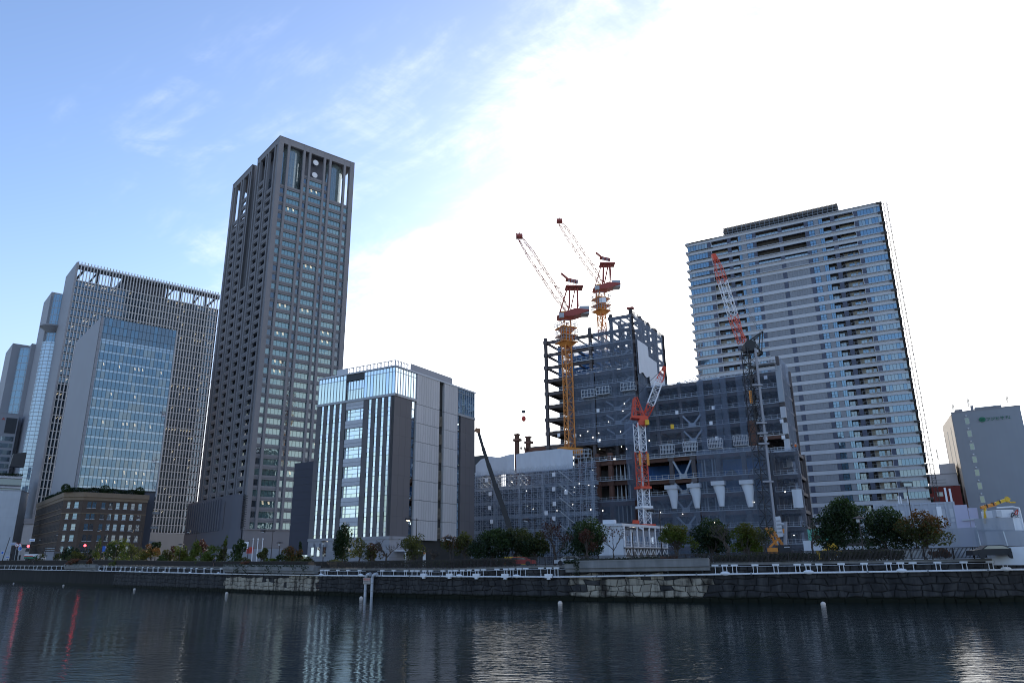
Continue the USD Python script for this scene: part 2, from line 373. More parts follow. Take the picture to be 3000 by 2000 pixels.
def height_curve(px, py):
    px, py = np.array(px, float), np.array(py, float); ss, zz = [], []
    for x, y in zip(px, py):
        s = s_of(x); q = wall_xy(s); ss.append(s); zz.append(at_range(x, y, np.hypot(*q))[2])
    ss, zz = np.array([0] + ss + [_len[-1]]), np.array([zz[0]] + zz + [zz[-1]])
    return lambda s: np.interp(s, ss, zz)
Z_TOP = height_curve([0, 300, 655, 927, 1300, 1560, 2100, 2350, 3000], [1653.5, 1655, 1659.5, 1663, 1664, 1656, 1646.5, 1643.5, 1633.5])
Z_PIPE = height_curve([0, 300, 655, 927, 1300, 1645, 1900, 2350, 3000], [1666.5, 1671.5, 1680, 1684.5, 1687, 1689, 1684.5, 1677, 1667])
Z_RAIL = height_curve([0, 300, 600, 1000, 1300, 1645, 1900, 2200, 2500, 2700, 3000], [1640.5, 1639, 1643.5, 1643.5, 1638, 1628, 1624.5, 1617, 1609, 1605, 1597])

# ground: one sheet from the embankment's top back to the horizon
def ground_sheet():
    rows = []
    for k, d in enumerate((-0.25, 3.0, 8.0, 20.0, 60.0, 200.0, 900.0, 4000.0)):
        q = _pl + np.stack([-_tan[:, 1], _tan[:, 0]], 1) * min(d, 8.0)
        r = _pl / np.linalg.norm(_pl, axis=1, keepdims=True)
        q = q + r * max(0, d - 8.0)
        z = Z_TOP(_len) - 0.02
        z = z if k < 5 else z * 0 + 3.4
        rows.append(np.c_[q, z])
    n, v = len(_pl), np.vstack(rows)
    f = [[k * n + i, k * n + i + 1, (k + 1) * n + i + 1, (k + 1) * n + i] for k in range(len(rows) - 1) for i in range(n - 1)]
    return MB().add(v, np.array(f))
M['ground'] = paint('paved_ground', (0.13, 0.125, 0.115), 0.85, 0.25, 0.3, bump=0.2)
tag(part(None, 'ground', ground_sheet(), M['ground']), 'paved promenade and streets behind the embankment', 'ground', kind='structure')


# the stone embankment
def wall_stone(name, light, dark, amount, moss=True):
    g = Graph(); N = g.node
    N('geo', 'geometry'); N('oi', 'object_info'); N('sp', 'separate_xyz', vector='geo.position')
    N('st', 'mapping', {'scale': (1, 1, 0.07)}, vector='geo.position')
    N('ns', 'noise_texture', {'scale': 0.85, 'detail': 6.0, 'roughness': 0.65}, vector='st.vector')
    N('nb', 'noise_texture', {'scale': 1.3, 'detail': 6.0, 'roughness': 0.65}, vector='geo.position')
    g.math('a', 'multiply_add', 'nb.fac', 0.45, 'ns.fac'); g.math('b', 'add', 'a.value', 0.06 if amount else 0.0)
    N('k', 'map_range', {'range_type': 'smoothstep', 'from_min': 0.62, 'from_max': 0.86, 'clamp': True}, value='b.value')
    g.math('k2', 'multiply', 'k.result', amount if amount else 0.55)
    N('c', 'mix_color', {'a': dark, 'b': light}, fac='k2.value')
    g.math('rn', 'multiply_add', 'oi.random', 0.35, 0.82)
    N('cc', 'combine_color', {}, r='rn.value', g='rn.value', b='rn.value')
    N('c2', 'mix_color', {'blend_type': 'multiply', 'fac': 1.0}, a='c.result', b='cc.color')
    g.math('mz', 'multiply_add', 'nb.fac', 0.5, 'sp.z')
    N('mk', 'map_range', {'range_type': 'smoothstep', 'from_min': 0.62, 'from_max': 0.95, 'to_min': 1.0, 'to_max': 0.0, 'clamp': True}, value='mz.value')
    N('c3', 'mix_color', {'b': (0.008, 0.0095, 0.005)}, a='c2.result', fac='mk.result')
    N('bu', 'bump', {'strength': 0.6, 'distance': 0.03}, height='nb.fac')
    N('bs', 'principled_bsdf', {'roughness': 0.85, 'specular_ior_level': 0.2}, base_color='c3.result', normal='bu.normal')
    return g.done(name, surface='bs.BSDF')


M['stone'] = wall_stone('embankment_stone', (0.085, 0.08, 0.078), (0.030, 0.029, 0.030), 0.0)
M['stone_pale'] = wall_stone('embankment_stone_limed', (0.34, 0.30, 0.24), (0.05, 0.042, 0.035), 1.0)
M['joint'] = wall_stone('embankment_joint', (0.03, 0.028, 0.027), (0.010, 0.010, 0.010), 0.0)
M['platform'] = paint('weathered_concrete', (0.21, 0.205, 0.20), 0.85, 0.35, 0.6, 0.45, bump=0.3)
M['platform_light'] = paint('cast_concrete', (0.24, 0.235, 0.225), 0.85, 0.3, 0.8, 0.3, bump=0.2)

embank = thing('embankment_wall', 'dark stone embankment wall rising from the river below the promenade fence', 'wall')
PALE = [(190, 282), (664, 930), (1672, 2088)]
def strip_wall():
    n = len(_len); a = wall_p(_len, -0.05, -1.5); b = wall_p(_len, -0.05, 0.0); b[:, 2] = Z_TOP(_len) - 0.25
    v = np.vstack([a, b]); f = [[i, i + 1, n + i + 1, n + i] for i in range(n - 1)]
    return MB().add(v, np.array(f))
part(embank, 'backing', strip_wall(), M['joint'])
def coping():
    n = len(_len); zt = Z_TOP(_len)
    rows = [wall_p(_len, o, zt + dz) for o, dz in ((-0.6, 0), (0.10, 0), (0.10, -0.28), (-0.06, -0.28))]
    v = np.vstack(rows); f = [[k * n + i, (k + 1) * n + i, (k + 1) * n + i + 1, k * n + i + 1] for k in range(3) for i in range(n - 1)]
    return MB().add(v, np.array(f))
part(embank, 'coping', coping(), M['platform'])
stones = []
def stone_rows():
    s0, s1 = s_of(330), _len[-1] - 30
    r = random.Random(3)
    nrow = 6
    def zline(j, s):
        zt = float(Z_TOP(s)) - 0.34; f = j / nrow
        w = 0 if j in (0, nrow) else 0.10 * math.sin(s * 0.83 + j * 2.1) + 0.07 * math.sin(s * 2.3 + j * 4.7)
        return -0.25 + f * (zt + 0.25) + w
    for j in range(nrow):
        s = s0 + r.uniform(-0.5, 0.5); tilt = r.uniform(-0.12, 0.12)
        while s < s1:
            w = r.choice((0.85, 1.05, 1.25, 1.5, 1.9)) * r.uniform(0.9, 1.1); t2 = r.uniform(-0.16, 0.16)
            n_ = 2 if w > 1.3 else 1
            bot = [(s - tilt + (w + tilt - t2) * k / n_) for k in range(n_ + 1)]; top = [(s + tilt + (w + t2 - tilt) * k / n_) for k in range(n_ + 1)]
            pts = np.array([(q, zline(j, q)) for q in bot] + [(q, zline(j + 1, q)) for q in top[::-1]]); ctr = pts.mean(0)
            outer = pts + (ctr - pts) / np.linalg.norm(ctr - pts, axis=1, keepdims=True) * 0.035
            inner = pts + (ctr - pts) / np.linalg.norm(ctr - pts, axis=1, keepdims=True) * 0.12
            out = []
            for q in range(len(inner)):
                a, b, d = inner[q - 1], inner[q], inner[(q + 1) % len(inner)]
                cut = r.uniform(0.10, 0.26)
                out += [b + (a - b) * cut, b + (d - b) * cut]
            inner = np.array(out); n = len(pts); m = len(inner)
            d = r.uniform(0.03, 0.085)
            v = np.vstack([wall_p(outer[:, 0], -0.03, outer[:, 1]), wall_p(inner[:, 0], d, inner[:, 1]), wall_p(np.array([ctr[0]]), d + 0.02, np.array([ctr[1]]))])
            f = [[n + q, n + (q + 1) % m, n + m] for q in range(m)]
            for q in range(n):
                q2 = (q + 1) % n
                f += [[q, n + 2 * q + 1, n + 2 * q], [q, q2, n + 2 * q + 1], [q2, n + (2 * q + 2) % m, n + 2 * q + 1]]
            px = x_of(ctr[0]); pale = any(a - 14 * r.random() <= px <= b + 14 * r.random() - 6 for a, b in PALE) and ctr[1] < 2.6 and r.random() < .93
            stones.append((px, MB().add(v, np.array(f)), M['stone_pale'] if pale else M['stone']))
            s += w; tilt = t2
stone_rows()
stones.sort(key=lambda t: (t[0] > 3080, -t[0]))
many(embank, 'stone', [(b, m) for _, b, m in stones])


# concrete platforms that stand out over the water
def sweep(xa, xb, prof, n=14, taper=0.0):
    """A section in (off, z) drawn along the embankment between two places."""
    ss = np.linspace(s_of(xa), s_of(xb), n); k = len(prof)
    rows = [wall_p(np.full(k, s), np.array([o for o, _ in prof]), np.array([z(s) if callable(z) else z for _, z in prof])) for s in ss]
    v = np.vstack(rows); f = [[i * k + j, (i + 1) * k + j, (i + 1) * k + (j + 1) % k, i * k + (j + 1) % k] for i in range(n - 1) for j in range(k)]
    b = MB().add(v, np.array(f)[:, ::-1])
    for r, o in ((rows[0], 1), (rows[-1], -1)):
        b.add(r, np.array([[0, j, j + 1][::o] for j in range(1, k - 1)]))
    return b
ZT = lambda d: (lambda s: float(Z_TOP(s)) + d)
for (xa, xb), lab, top in zip([(190, 284), (662, 930), (1668, 2090)], ('small weathered concrete platform jutting from the embankment near the left edge', 'weathered concrete platform with hanging plants over streaked stones at left centre', 'long grey concrete platform over pale limed stones right of the standpipes'), (0.12, 0.30, 0.35)):
    t = thing('river_platform', lab, 'platform', 'concrete platforms on the embankment')
    P = [(-0.5, ZT(top)), (0.95, ZT(top)), (0.95, ZT(top - 0.72)), (0.75, ZT(top - 0.76)), (0.75, ZT(top - 1.12)), (0.3, ZT(top - 1.18)), (-0.5, ZT(top - 1.18))]
    part(t, 'slab', sweep(xa, xb, P), M['platform'])
    part(t, 'rim', sweep(xa, xb, [(0.55, ZT(top)), (1.0, ZT(top)), (1.0, ZT(top + 0.10)), (0.55, ZT(top + 0.10))]), M['platform_light'])
    k = max(2, int((s_of(xb) - s_of(xa)) / 3.2))
    for s in np.linspace(s_of(xa) + 0.8, s_of(xb) - 0.8, k):
        b = MB(); z = float(Z_TOP(s)) + top - 1.18
        b.bar(wall_p(s, 0.02, z - 0.02), wall_p(s, 0.55, z - 0.02), 0.14, 0.18); b.bar(wall_p(s, 0.06, z - 0.42), wall_p(s, 0.06, z), 0.10, 0.10)
        part(t, 'bracket', b, M['frame_dark'])


# the promenade fence: three runs of dark upright bars
M['fence'] = paint('brown_fence_paint', (0.022, 0.016, 0.014), 0.55, 0.2, 1.0)
def fence(xa, xb, off, label, step=0.125, post=1.95, zlow=0.06):
    t = thing('promenade_fence', label, 'fence', 'fence runs along the promenade')
    sa, sb = s_of(xa), s_of(xb); ss = np.linspace(sa, sb, max(3, int((sb - sa) / 1.2)))
    def rail(dz, w, h):
        b = MB()
        for p, q in zip(ss[:-1], ss[1:]):
            b.bar(wall_p(p, off, Z_RAIL(p) + dz), wall_p(q, off, Z_RAIL(q) + dz), w, h)
        return b
    part(t, 'top_rail', rail(-0.03, 0.09, 0.06), M['fence'])
    part(t, 'upper_rail', rail(-0.16, 0.035, 0.04), M['fence'])
    low = MB()
    for p, q in zip(ss[:-1], ss[1:]): low.bar(wall_p(p, off, Z_TOP(p) + zlow + 0.05), wall_p(q, off, Z_TOP(q) + zlow + 0.05), 0.05, 0.05)
    part(t, 'bottom_rail', low, M['fence'])
    bars = MB()
    for s in np.arange(sa, sb, step):
        bars.bar(wall_p(s, off, Z_TOP(s) + zlow), wall_p(s, off, Z_RAIL(s) - 0.05), 0.058, 0.05)
    part(t, 'bars', bars, M['fence'], kind='stuff')
    for s in np.arange(sa, sb, post):
        part(t, 'post', MB().bar(wall_p(s, off - 0.02, Z_TOP(s) - 0.05), wall_p(s, off - 0.02, Z_RAIL(s) - 0.02), 0.11, 0.09), M['fence'])
fence(-80, 660, -0.35, 'dark brown railing seen almost end on along the left promenade')
fence(660, 1668, -0.35, 'dark brown barred railing between the two larger concrete platforms')
fence(1668, 2092, 0.35, 'dark barred railing standing on the long grey concrete platform', zlow=0.36)
fence(2092, 3380, -0.35, 'dark barred railing along the right end of the promenade')

# the white pipe, its hangers and the grey conduit
def pipe_run(xa, xb, label, hangers, boxes, domes):
    t = thing('water_pipe', label, 'pipe', 'white pipes along the embankment')
    ss = np.linspace(s_of(xa), s_of(xb), 60)
    part(t, 'pipe', MB().tube(wall_p(ss, 0.34, Z_PIPE(ss)), 0.09, 8), M['white_paint'], smooth=40)
    part(t, 'conduit', MB().tube(wall_p(ss, 0.22, Z_TOP(ss) - 0.42), 0.035, 6), M['white_dull'], smooth=40)
    for s in np.arange(ss[0] + 1, ss[-1], 5.5):
        p = wall_p(s, 0.34, Z_PIPE(s)); q = wall_p(s + 0.16, 0.34, Z_PIPE(s + 0.16))
        part(t, 'coupling', MB().tube([p, q], 0.135, 8), M['frame_grey'])
    for x in hangers:
        s = s_of(x); b = MB(); zt, zp = float(Z_TOP(s)) - 0.30, float(Z_PIPE(s))
        pair = (-0.2, 0.2) if hash((x * 7) % 5) % 5 else (0.0,)
        for d in pair: b.bar(wall_p(s + d, 0.30, zp), wall_p(s + d, 0.30, zt), 0.055, 0.055)
        b.bar(wall_p(s - 0.34, 0.22, zt), wall_p(s + 0.34, 0.22, zt), 0.22, 0.16); b.bar(wall_p(s, 0.0, zt + .05), wall_p(s, 0.34, zt + .05), 0.3, 0.05)
        part(t, 'hanger', b, M['white_paint'])
    for x in boxes:
        s = s_of(x); z = float(Z_PIPE(s)) + 0.12; b = MB()
        b.bar(wall_p(s - 0.48, 0.36, z), wall_p(s + 0.48, 0.36, z), 0.34, 0.44); b.bar(wall_p(s - 0.2, 0.36, z - .3), wall_p(s + 0.2, 0.36, z - .3), 0.25, 0.2)
        part(t, 'valve_box', b, M['white_paint'])
    for x in domes:
        s = s_of(x); z = float(Z_PIPE(s)); b = MB()
        b.tube(wall_p(np.array([s - .5, s - .42, s - .2, s, s + .2, s + .42, s + .5]), 0.34, z + 0.07), [.03, .13, .2, .22, .2, .13, .03], 8); part(t, 'bend', b, M['white_paint'], smooth=50)
    return t
H_L = [9, 22, 30, 42, 55, 67, 80, 94, 104, 119, 135, 146, 161, 176, 286, 301, 308, 324, 335, 351, 363, 379, 394, 414, 429, 446, 461, 482, 494, 519, 537, 558, 573, 597, 618, 645, 656]
H_M = [942, 953, 960, 990, 1020, 1054]
H_C = [1121, 1155, 1191, 1210, 1225, 1246, 1264, 1300, 1322, 1338, 1358, 1378, 1401, 1420, 1460, 1486, 1504, 1526, 1545, 1590, 1614, 1636]
H_R = [2105, 2133, 2162, 2223, 2284, 2348, 2379, 2412, 2478, 2546, 2617, 2653, 2690, 2763, 2841, 2919, 2961, 3020, 3075]
pipe_run(-60, 928, 'long white pipe hung under the left railing up to the streaked platform', H_L, [], [34, 150, 291, 350, 408, 478, 556, 640])
pipe_run(930, 1072, 'short white pipe end left of the two standpipes', H_M, [], [943, 1060])
pipe_run(1106, 3100, 'white pipe running right from the standpipes along the whole wall', H_C + H_R, [1246, 1322, 1401, 1486, 1614], [1350, 1518, 2133, 2379, 2653, 2961])

for xa, xe, lab in ((1080, 1094, 'white standpipe rising from the river behind the warning board'), (1099, 1107, 'white standpipe rising from the river right of the warning board')):
    s = s_of(xa); z = float(Z_PIPE(s)); t = thing('standpipe', lab, 'pipe', 'standpipes in the river')
    se = s + 0.75; ar = np.linspace(0, np.pi / 2, 7)
    pts = [wall_p(s, 0.62, -0.6), wall_p(s, 0.62, z - 0.35)] + [wall_p(s + 0.55 * (1 - math.cos(a)), 0.62, z - 0.35 + 0.55 * math.sin(a)) for a in ar[1:]] + [wall_p(s + 0.8, 0.62, z + 0.2)]
    part(t, 'riser', MB().tube(pts, 0.2, 12), M['white_dull'], smooth=50)
    for zz in (0.7, 1.7):
        part(t, 'clamp', MB().tube([wall_p(s, 0.62, zz), wall_p(s, 0.62, zz + 0.1)], 0.225, 12), M['frame_grey'])
    part(t, 'flange', MB().tube([wall_p(s + 0.78, 0.62, z + 0.2), wall_p(s + 0.9, 0.62, z + 0.2)], 0.27, 12), M['white_dull'])

# lettering
def glyphs(rows, height):
    """Lettering from rows of bits, as a trimesh in the xy plane, its capitals HEIGHT tall."""
    from shapely import box, union_all
    rows = [int(r, 16) for r in rows]; w = max(r.bit_length() for r in rows); used = [i for i, r in enumerate(rows) if r]
    bits = np.array([[(r >> (w - 1 - k)) & 1 for k in range(w)] for r in rows[used[0]:used[-1] + 1]])
    out = []
    for y, r in enumerate(bits):
        e = np.flatnonzero(np.diff(np.r_[0, r, 0])); out += [box(a, -y - 1.02, b, -y) for a, b in zip(e[::2], e[1::2])]
    g = union_all(out).buffer(0.45).buffer(-0.45).simplify(0.35); k = height / len(bits)
    ms = [trimesh.creation.extrude_polygon(p, 1.0, engine='earcut') for p in getattr(g, 'geoms', [g]) if p.area > 0.5]
    m = trimesh.util.concatenate(ms); m.apply_scale([k, k, 1.0]); m.apply_translation([0, height, 0]); return m, w * k
def lettering(F, rows, u, z, height, n0, n1, vertical=False):
    m, w = glyphs(rows, height); v = np.array(m.vertices)
    if vertical: v = np.stack([v[:, 1], -v[:, 0], v[:, 2]], 1)
    v = F.T(np.stack([u + v[:, 0], n0 + (n1 - n0) * v[:, 2], z + v[:, 1]], 1)); return MB().add(v, m.faces), w
CAUTION = ['8000', '30060010001e0600e00000c000', '300700381fff07006001ffffe0', '30fffc1c1fe003c07001ffffe0', '30fffc0e180000c03000180600', '300020061800000020001c0600', '1fe3070001800001fffc00c0c00', '1fe1860001800001fffc3fffff0', '3018e0001fff80007003fffff0', '3008c0001fff9c007000000000', '31fffe7e18300f0070007fff80', '31fffe7e183003807000600180', '30060006383001007000600180', '3c0c00063030000070007fff80', '1fdfffe063030000fffc0600180', '1f1fffe063030000fff80600180', '130303006303000c07000600180', '30306006703000c070007fff80', '30706006603001807000018000', '307cc006e03001807000cde1c0', '301fc00e403003007000cc70c0', '3007e01f8000070070018c2660', '301ef039e000860070038c0630', 'f1f83c70ffff8e3fffe30ffe30', 'e1c00c201fff0c3fffe00ffc00']
SHOP = ['300000060180000000000', '180300000060180000000000', 'ffffc00701980300000060180007ff0060', 'ffffc00780cc0300000060180007ff0060', '1c001e0c40300080060180006000060', '1c000e0600300380060180006000060', '1c00040000301f80fffffc006000060', '180400000030fe00fffffc006000060', '38070001803ff000060180006000060', '3807c001803f8000060180006000060', '3001e003803c0000060180007fc0060', '7000600700300000060380007fc0060', '6000000e00300000060380006000060', 'e000001c00300000060300006000060', '1c000003800300000060300006000060', '3800000f000300000000300006000060', '7000001e000300000000700006000060', '1e0000078000300000000e000060020e0', '7c00003f00003800c0001e000060071e0', '1f80001fc00001fffc0003c00006003fc0', '1e00003f000000fffc000f800006000f80', '80000380000000000000e000000000000']
UBE = ['700607fc03ff8', '700607fe03ff8', '7006060703000', '7006060383000', '7006060383000', '7006060383000', '7006060303000', '7006060f03000', '700607fe03fe0', '700607ff03fe0', '7006060783000', '30060601c3000', '30060601c3000', '30060601c3000', '380e0601c3000', '380c0601c3000', '1e3c060783000', 'ff807ff03ff8', '7e007fc03ff8']
CCL = ['1f800fc0', '7fc03fe0', 'f1e078f0', '1c040e020', '18000c000', '38001c000', '300018000', '300018000', '300018000', '700038000', '300018000', '300018000', '300018000', '38001c000', '18000c000', '1c060e030', 'f0e07870', '7fc03fe0', '1f800fc0']

# the warning board on the standpipes
s = s_of(1087.5); q = wall_xy(s, 0.86); tdir = wall_xy(s + 0.5) - wall_xy(s - 0.5)
FS = Frame(q, math.atan2(tdir[1], tdir[0]), 1)
zs = float(Z_PIPE(s)); w2 = (s_of(1098) - s_of(1076.5)) / 2
board = thing('warning_board', 'faded warning board with red characters fixed to the two standpipes', 'sign')
part(board, 'panel', MB().box(FS, -w2, w2, 0, 0.03, zs - 1.05, zs - 0.22), paint('sign_panel', (0.42, 0.36, 0.32), 0.6, 0.15, 1.5))
lm, lw = lettering(FS, CAUTION, -w2 * 0.9, zs - 0.56, 0.28, 0.03, 0.036)
mm = np.vstack(lm.v); mm[:, :2] = FS.xy(-w2 * 0.9) + (mm[:, :2] - FS.xy(-w2 * 0.9)) * (2 * w2 * 0.9 / max(lw, .1)); lm.v = [mm]
part(board, 'heading', lm, M['red'])
sm = MB()
for k, zz in enumerate((zs - 0.68, zs - 0.76, zs - 0.93)):
    for j in range(8): sm.box(FS, -w2 * 0.85 + j * w2 * 0.21, -w2 * 0.85 + j * w2 * 0.21 + w2 * 0.14, 0.03, 0.036, zz - 0.025, zz + 0.025)
part(board, 'small_print', sm, M['black'])

# rungs, buoys
t = thing('wall_ladder', 'rusty rungs set in the wall at the right end of the streaked platform', 'ladder')
for z in np.arange(0.7, float(Z_TOP(s_of(930))) - 0.3, 0.38):
    b = MB(); s = s_of(931)
    b.tube([wall_p(s - 0.22, 0, z), wall_p(s - 0.22, 0.16, z), wall_p(s + 0.22, 0.16, z), wall_p(s + 0.22, 0, z)], 0.025, 5); part(t, 'rung', b, M['rust'])
M['buoy'] = paint('buoy_plastic', (0.62, 0.54, 0.48), 0.5, 0.15, 4.0)
for k, (x, y) in enumerate([(40, 1705.5), (186, 1712), (394, 1723.5), (664, 1735.5), (1058, 1750), (1641, 1765), (2412, 1768)]):
    q = at_z(x, y + 3, 0.0); r = 0.24
    lab = ['leftmost small white buoy, far along the wall', 'white buoy below the small left platform', 'white buoy between the small platform and the streaked platform', 'white buoy below the left end of the streaked platform', 'white buoy just left of the standpipes', 'white buoy below the left end of the long grey platform', 'rightmost white buoy, alone below the right wall'][k]
    t = thing('buoy', lab, 'buoy', 'buoys along the embankment', (q[0], q[1], 0.06))
    part(t, 'float', trimesh.creation.icosphere(2, r), M['buoy'], smooth=True)
    part(t, 'eye', MB().tube([[0, 0, r - .02], [0, 0, r + .05]], 0.03, 6), M['frame_dark'])
# ---------------------------------------------------------------- the tall grey tower with open loggias at its top
def lit_room(parent, F, u0, u1, n, z0, z1, seed=0):
    """A window one sees into: a dim niche with rows of ceiling lamps behind clear glass."""
    r = random.Random(seed); b = MB()
    for k in range(3):
        for j in range(2):
            a = u0 + (u1 - u0) * (0.12 + 0.45 * j) + 0.1 * k; w = (u1 - u0) * 0.13
            b.box(F, a, a + w, n + 0.03 - 0.0, n + 0.06, z1 - 0.35 - 0.42 * k, z1 - 0.27 - 0.42 * k)
    return part(parent, 'ceiling_lamps', b, M['lamp_office'])

def kanden():
    c0 = at_z(820.6, 398.5, 196.0); a = rad(40.44); b = a + math.pi / 2
    FA, FB = Frame(c0, a, 1), Frame(c0, b, -1)
    t = thing('office_tower', 'tallest grey tower with a grid of recessed windows and open corner loggias at the top', 'tower')
    C, P, Z0 = M['concrete_tower'], 4.262, 18.72
    zk = lambda k: Z0 + P * k
    W, D, ZR = 38.8, 59.8, 196.0
    narrowA, wideA = [(2.2, 4.4), (13.2, 15.0), (23.65, 25.5), (34.3, 36.6)], [(5.5, 12.1), (16.05, 22.65), (26.6, 33.2)]
    colA = [(2.2 - .0, 2.2)] + [(4.4, 5.5), (12.1, 13.2), (15.0, 16.05), (22.65, 23.65), (25.5, 26.6), (33.2, 34.3)]
    topA = {2.2: 36, 5.5: 36, 13.2: 38, 16.05: 38, 23.65: 38, 26.6: 36, 34.3: 36}
    narrowB, wideB = [(2.2, 4.4), (13.3, 15.0), (23.5, 25.6), (34.3, 36.1), (44.7, 46.6), (55.4, 57.6)], [(5.4, 12.3), (16.0, 22.5), (26.6, 33.2), (37.1, 43.7), (47.7, 54.3)]
    colB = [(4.4, 5.4), (12.3, 13.3), (15.0, 16.0), (22.5, 23.5), (25.6, 26.6), (33.2, 34.3), (36.1, 37.1), (43.7, 44.7), (46.6, 47.7), (54.3, 55.4)]
    topB = {2.2: 36, 5.4: 36, 13.3: 38, 16.0: 38, 23.5: 38, 26.6: 26, 34.3: 38, 37.1: 38, 44.7: 38, 47.7: 36, 55.4: 36}
    # corner columns and fins
    for F, u0, u1 in ((FA, 0, 2.2), (FA, 36.6, 38.8)):
        part(t, 'corner_column', MB().box(F, u0, u1, -2.2, 0, Z0, ZR), C)
    part(t, 'corner_column', MB().box(FB, 57.6, 59.8, -2.2, 0, 3.4, ZR), C)
    part(t, 'corner_column', MB().box(FA, 36.6, 38.8, -59.8, -57.6, Z0, ZR), C)
    for F, cs in ((FA, colA[1:]), (FB, colB)):
        for u0, u1 in cs: part(t, 'column', MB().box(F, u0, u1, -1.3, -0.06, Z0, ZR), C)
    # sills: one run per storey and face
    for F, nar, wid, top in ((FA, narrowA, wideA, topA), (FB, narrowB, wideB, topB)):
        for k in range(39):
            m = MB()
            for (u0, u1) in nar + wid:
                if k > top[u0]: continue
                z = zk(k)
                n = -0.34 if (u0, u1) in wid else -0.62
                m.box(F, u0, u1, -1.2, n, z - 1.0, z); m.box(F, u0, u1, -1.2, n - 0.12, z - 1.72, z - 1.06)
            part(t, 'sill_course', m, C, kind='stuff')
    # windows
    panes, small = [], []
    for F, nar, wid, top, depth in ((FA, narrowA, wideA, topA, -0.95), (FB, narrowB, wideB, topB, -2.2)):
        for k in range(38):
            for (u0, u1) in wid:
                if k >= top[u0]: continue
                z0, z1 = zk(k), zk(k + 1) - 1.72; L = u1 - u0
                mb = MB()
                for j in range(4):
                    mb.box(F, u0 + L * j / 4 + 0.06, u0 + L * (j + 1) / 4 - 0.06, depth - 0.06, depth + rng.uniform(-0.004, 0.004), z0, z1)
                panes.append((k, F, u0, u1, z0, z1, mb, depth))
            for (u0, u1) in nar:
                if k < top[u0]: small.append((MB().box(F, u0, u1, depth - 0.1, depth, zk(k), zk(k + 1) - 1.72), M['glass_dark'] if rng.random() < .4 else M['glass_tower']))
    panes.sort(key=lambda q: (q[1] is FB, q[0]))
    r = random.Random(5)
    made = many(t, 'window', [(q[6], M['glass_tower'] if q[1] is FA else M['glass_dark']) for q in panes], 300)
    for q, w in zip(panes, made):
        m = MB(); L = q[3] - q[2]
        for j in range(5): m.box(q[1], q[2] + L * j / 4 - 0.05, q[2] + L * j / 4 + 0.05, q[7] - 0.05, q[7] + 0.06, q[4], q[5])
        part(w, 'window_bars', m, M['frame_dark'], kind='stuff')
        if q[1] is FA and r.random() < 0.07: lit_room(w, q[1], q[2] + 0.5, q[3] - 0.5, q[7] + 0.01, q[4], q[5], q[0])
    many(t, 'narrow_window', small, 0)
    # body behind the glass: two blocks and the slit between them
    body = MB()
    body.box(FA, 2.3, 37.5, -26.6, -1.25, 3.4, 171.8)
    body.box(FA, 2.3, 37.5, -58.5, -33.2, 3.4, 171.8); body.box(FA, 9.0, 37.5, -33.2, -26.6, 3.4, 186.0); body.box(FA, 2.3, 9.0, -33.2, -26.6, 3.4, zk(26) - 1)
    body.box(FA, 13.6, 25.2, -26, -4.5, 171.8, 193.3); body.box(FA, 4.5, 34.0, -24.5, -13.5, 171.8, 193.3)
    body.box(FA, 4.5, 30.0, -46.5, -34.4, 171.8, 193.3)
    part(t, 'core', body, M['concrete_dark'])
    side = MB(); side.box(FA, 0.05, 9.0, -34.2, -33.2, zk(26), ZR - 0.02); side.box(FA, 0.05, 9.0, -26.6, -25.65, zk(26), ZR - 0.02)
    part(t, 'slit_wall', side, C)
    sg = MB()
    for k in range(26, 40): sg.box(FA, 8.9, 9.0, -33.1, -26.7, zk(k) + 0.3, zk(k + 1) - 0.3)
    # roof: beams on the faces and the soffit
    roof = MB()
    roof.box(FA, 2.2, 36.6, -1.2, -0.1, 193.1, ZR); roof.box(FB, 2.2, 26.6, -1.2, -0.1, 193.1, ZR); roof.box(FB, 33.2, 57.6, -1.2, -0.1, 193.1, ZR)
    roof.box(FA, 37.7, 38.7, -57.6, -2.2, 193.1, ZR)
    part(t, 'roof_beam', roof, C)
    so = MB(); so.box(FA, 1.2, 37.7, -26.55, -1.2, 193.3, 195.2); so.box(FA, 1.2, 37.7, -58.6, -33.25, 193.3, 195.2)
    part(t, 'roof_slab', so, M['concrete_dark'])
    part(t, 'roof_edge', MB().box(FA, -0.1, 38.9, -26.7, 0.1, ZR + 0.004, ZR + 0.3).box(FA, -0.1, 38.9, -59.9, -33.1, ZR + 0.004, ZR + 0.3), M['concrete_tower'])
    # glass drums in the corners
    for u, n, rr in ((8.3, -8.3, 6.2), (30.3, -8.3, 5.4)):
        g = []
        q = FA.xy(u, n); K = 40
        for i in range(K):
            for z0, z1 in ((171.9, 174.2), (174.3, 178.6), (178.7, 183.0), (183.1, 187.4), (187.5, 191.2), (191.3, 193.2)):
                a0, a1 = 2 * math.pi * (i + .04) / K, 2 * math.pi * (i + .96) / K
                v = [(q[0] + rr * math.cos(x), q[1] + rr * math.sin(x), z) for x, z in ((a0, z0), (a1, z0), (a1, z1), (a0, z1))]
                g.append(v)
        m = MB()
        for v in g: m.quad(*v)
        d = part(t, 'glass_drum', m, M['glass_flat'])
        fr = MB().cyl(q, rr - 0.06, 171.8, 193.3, 40); part(d, 'drum_frame', fr, M['frame_grey'])
        part(t, 'drum_base', MB().cyl(q, rr + 0.25, 171.2, 172.5, 40), M['concrete_dark'])
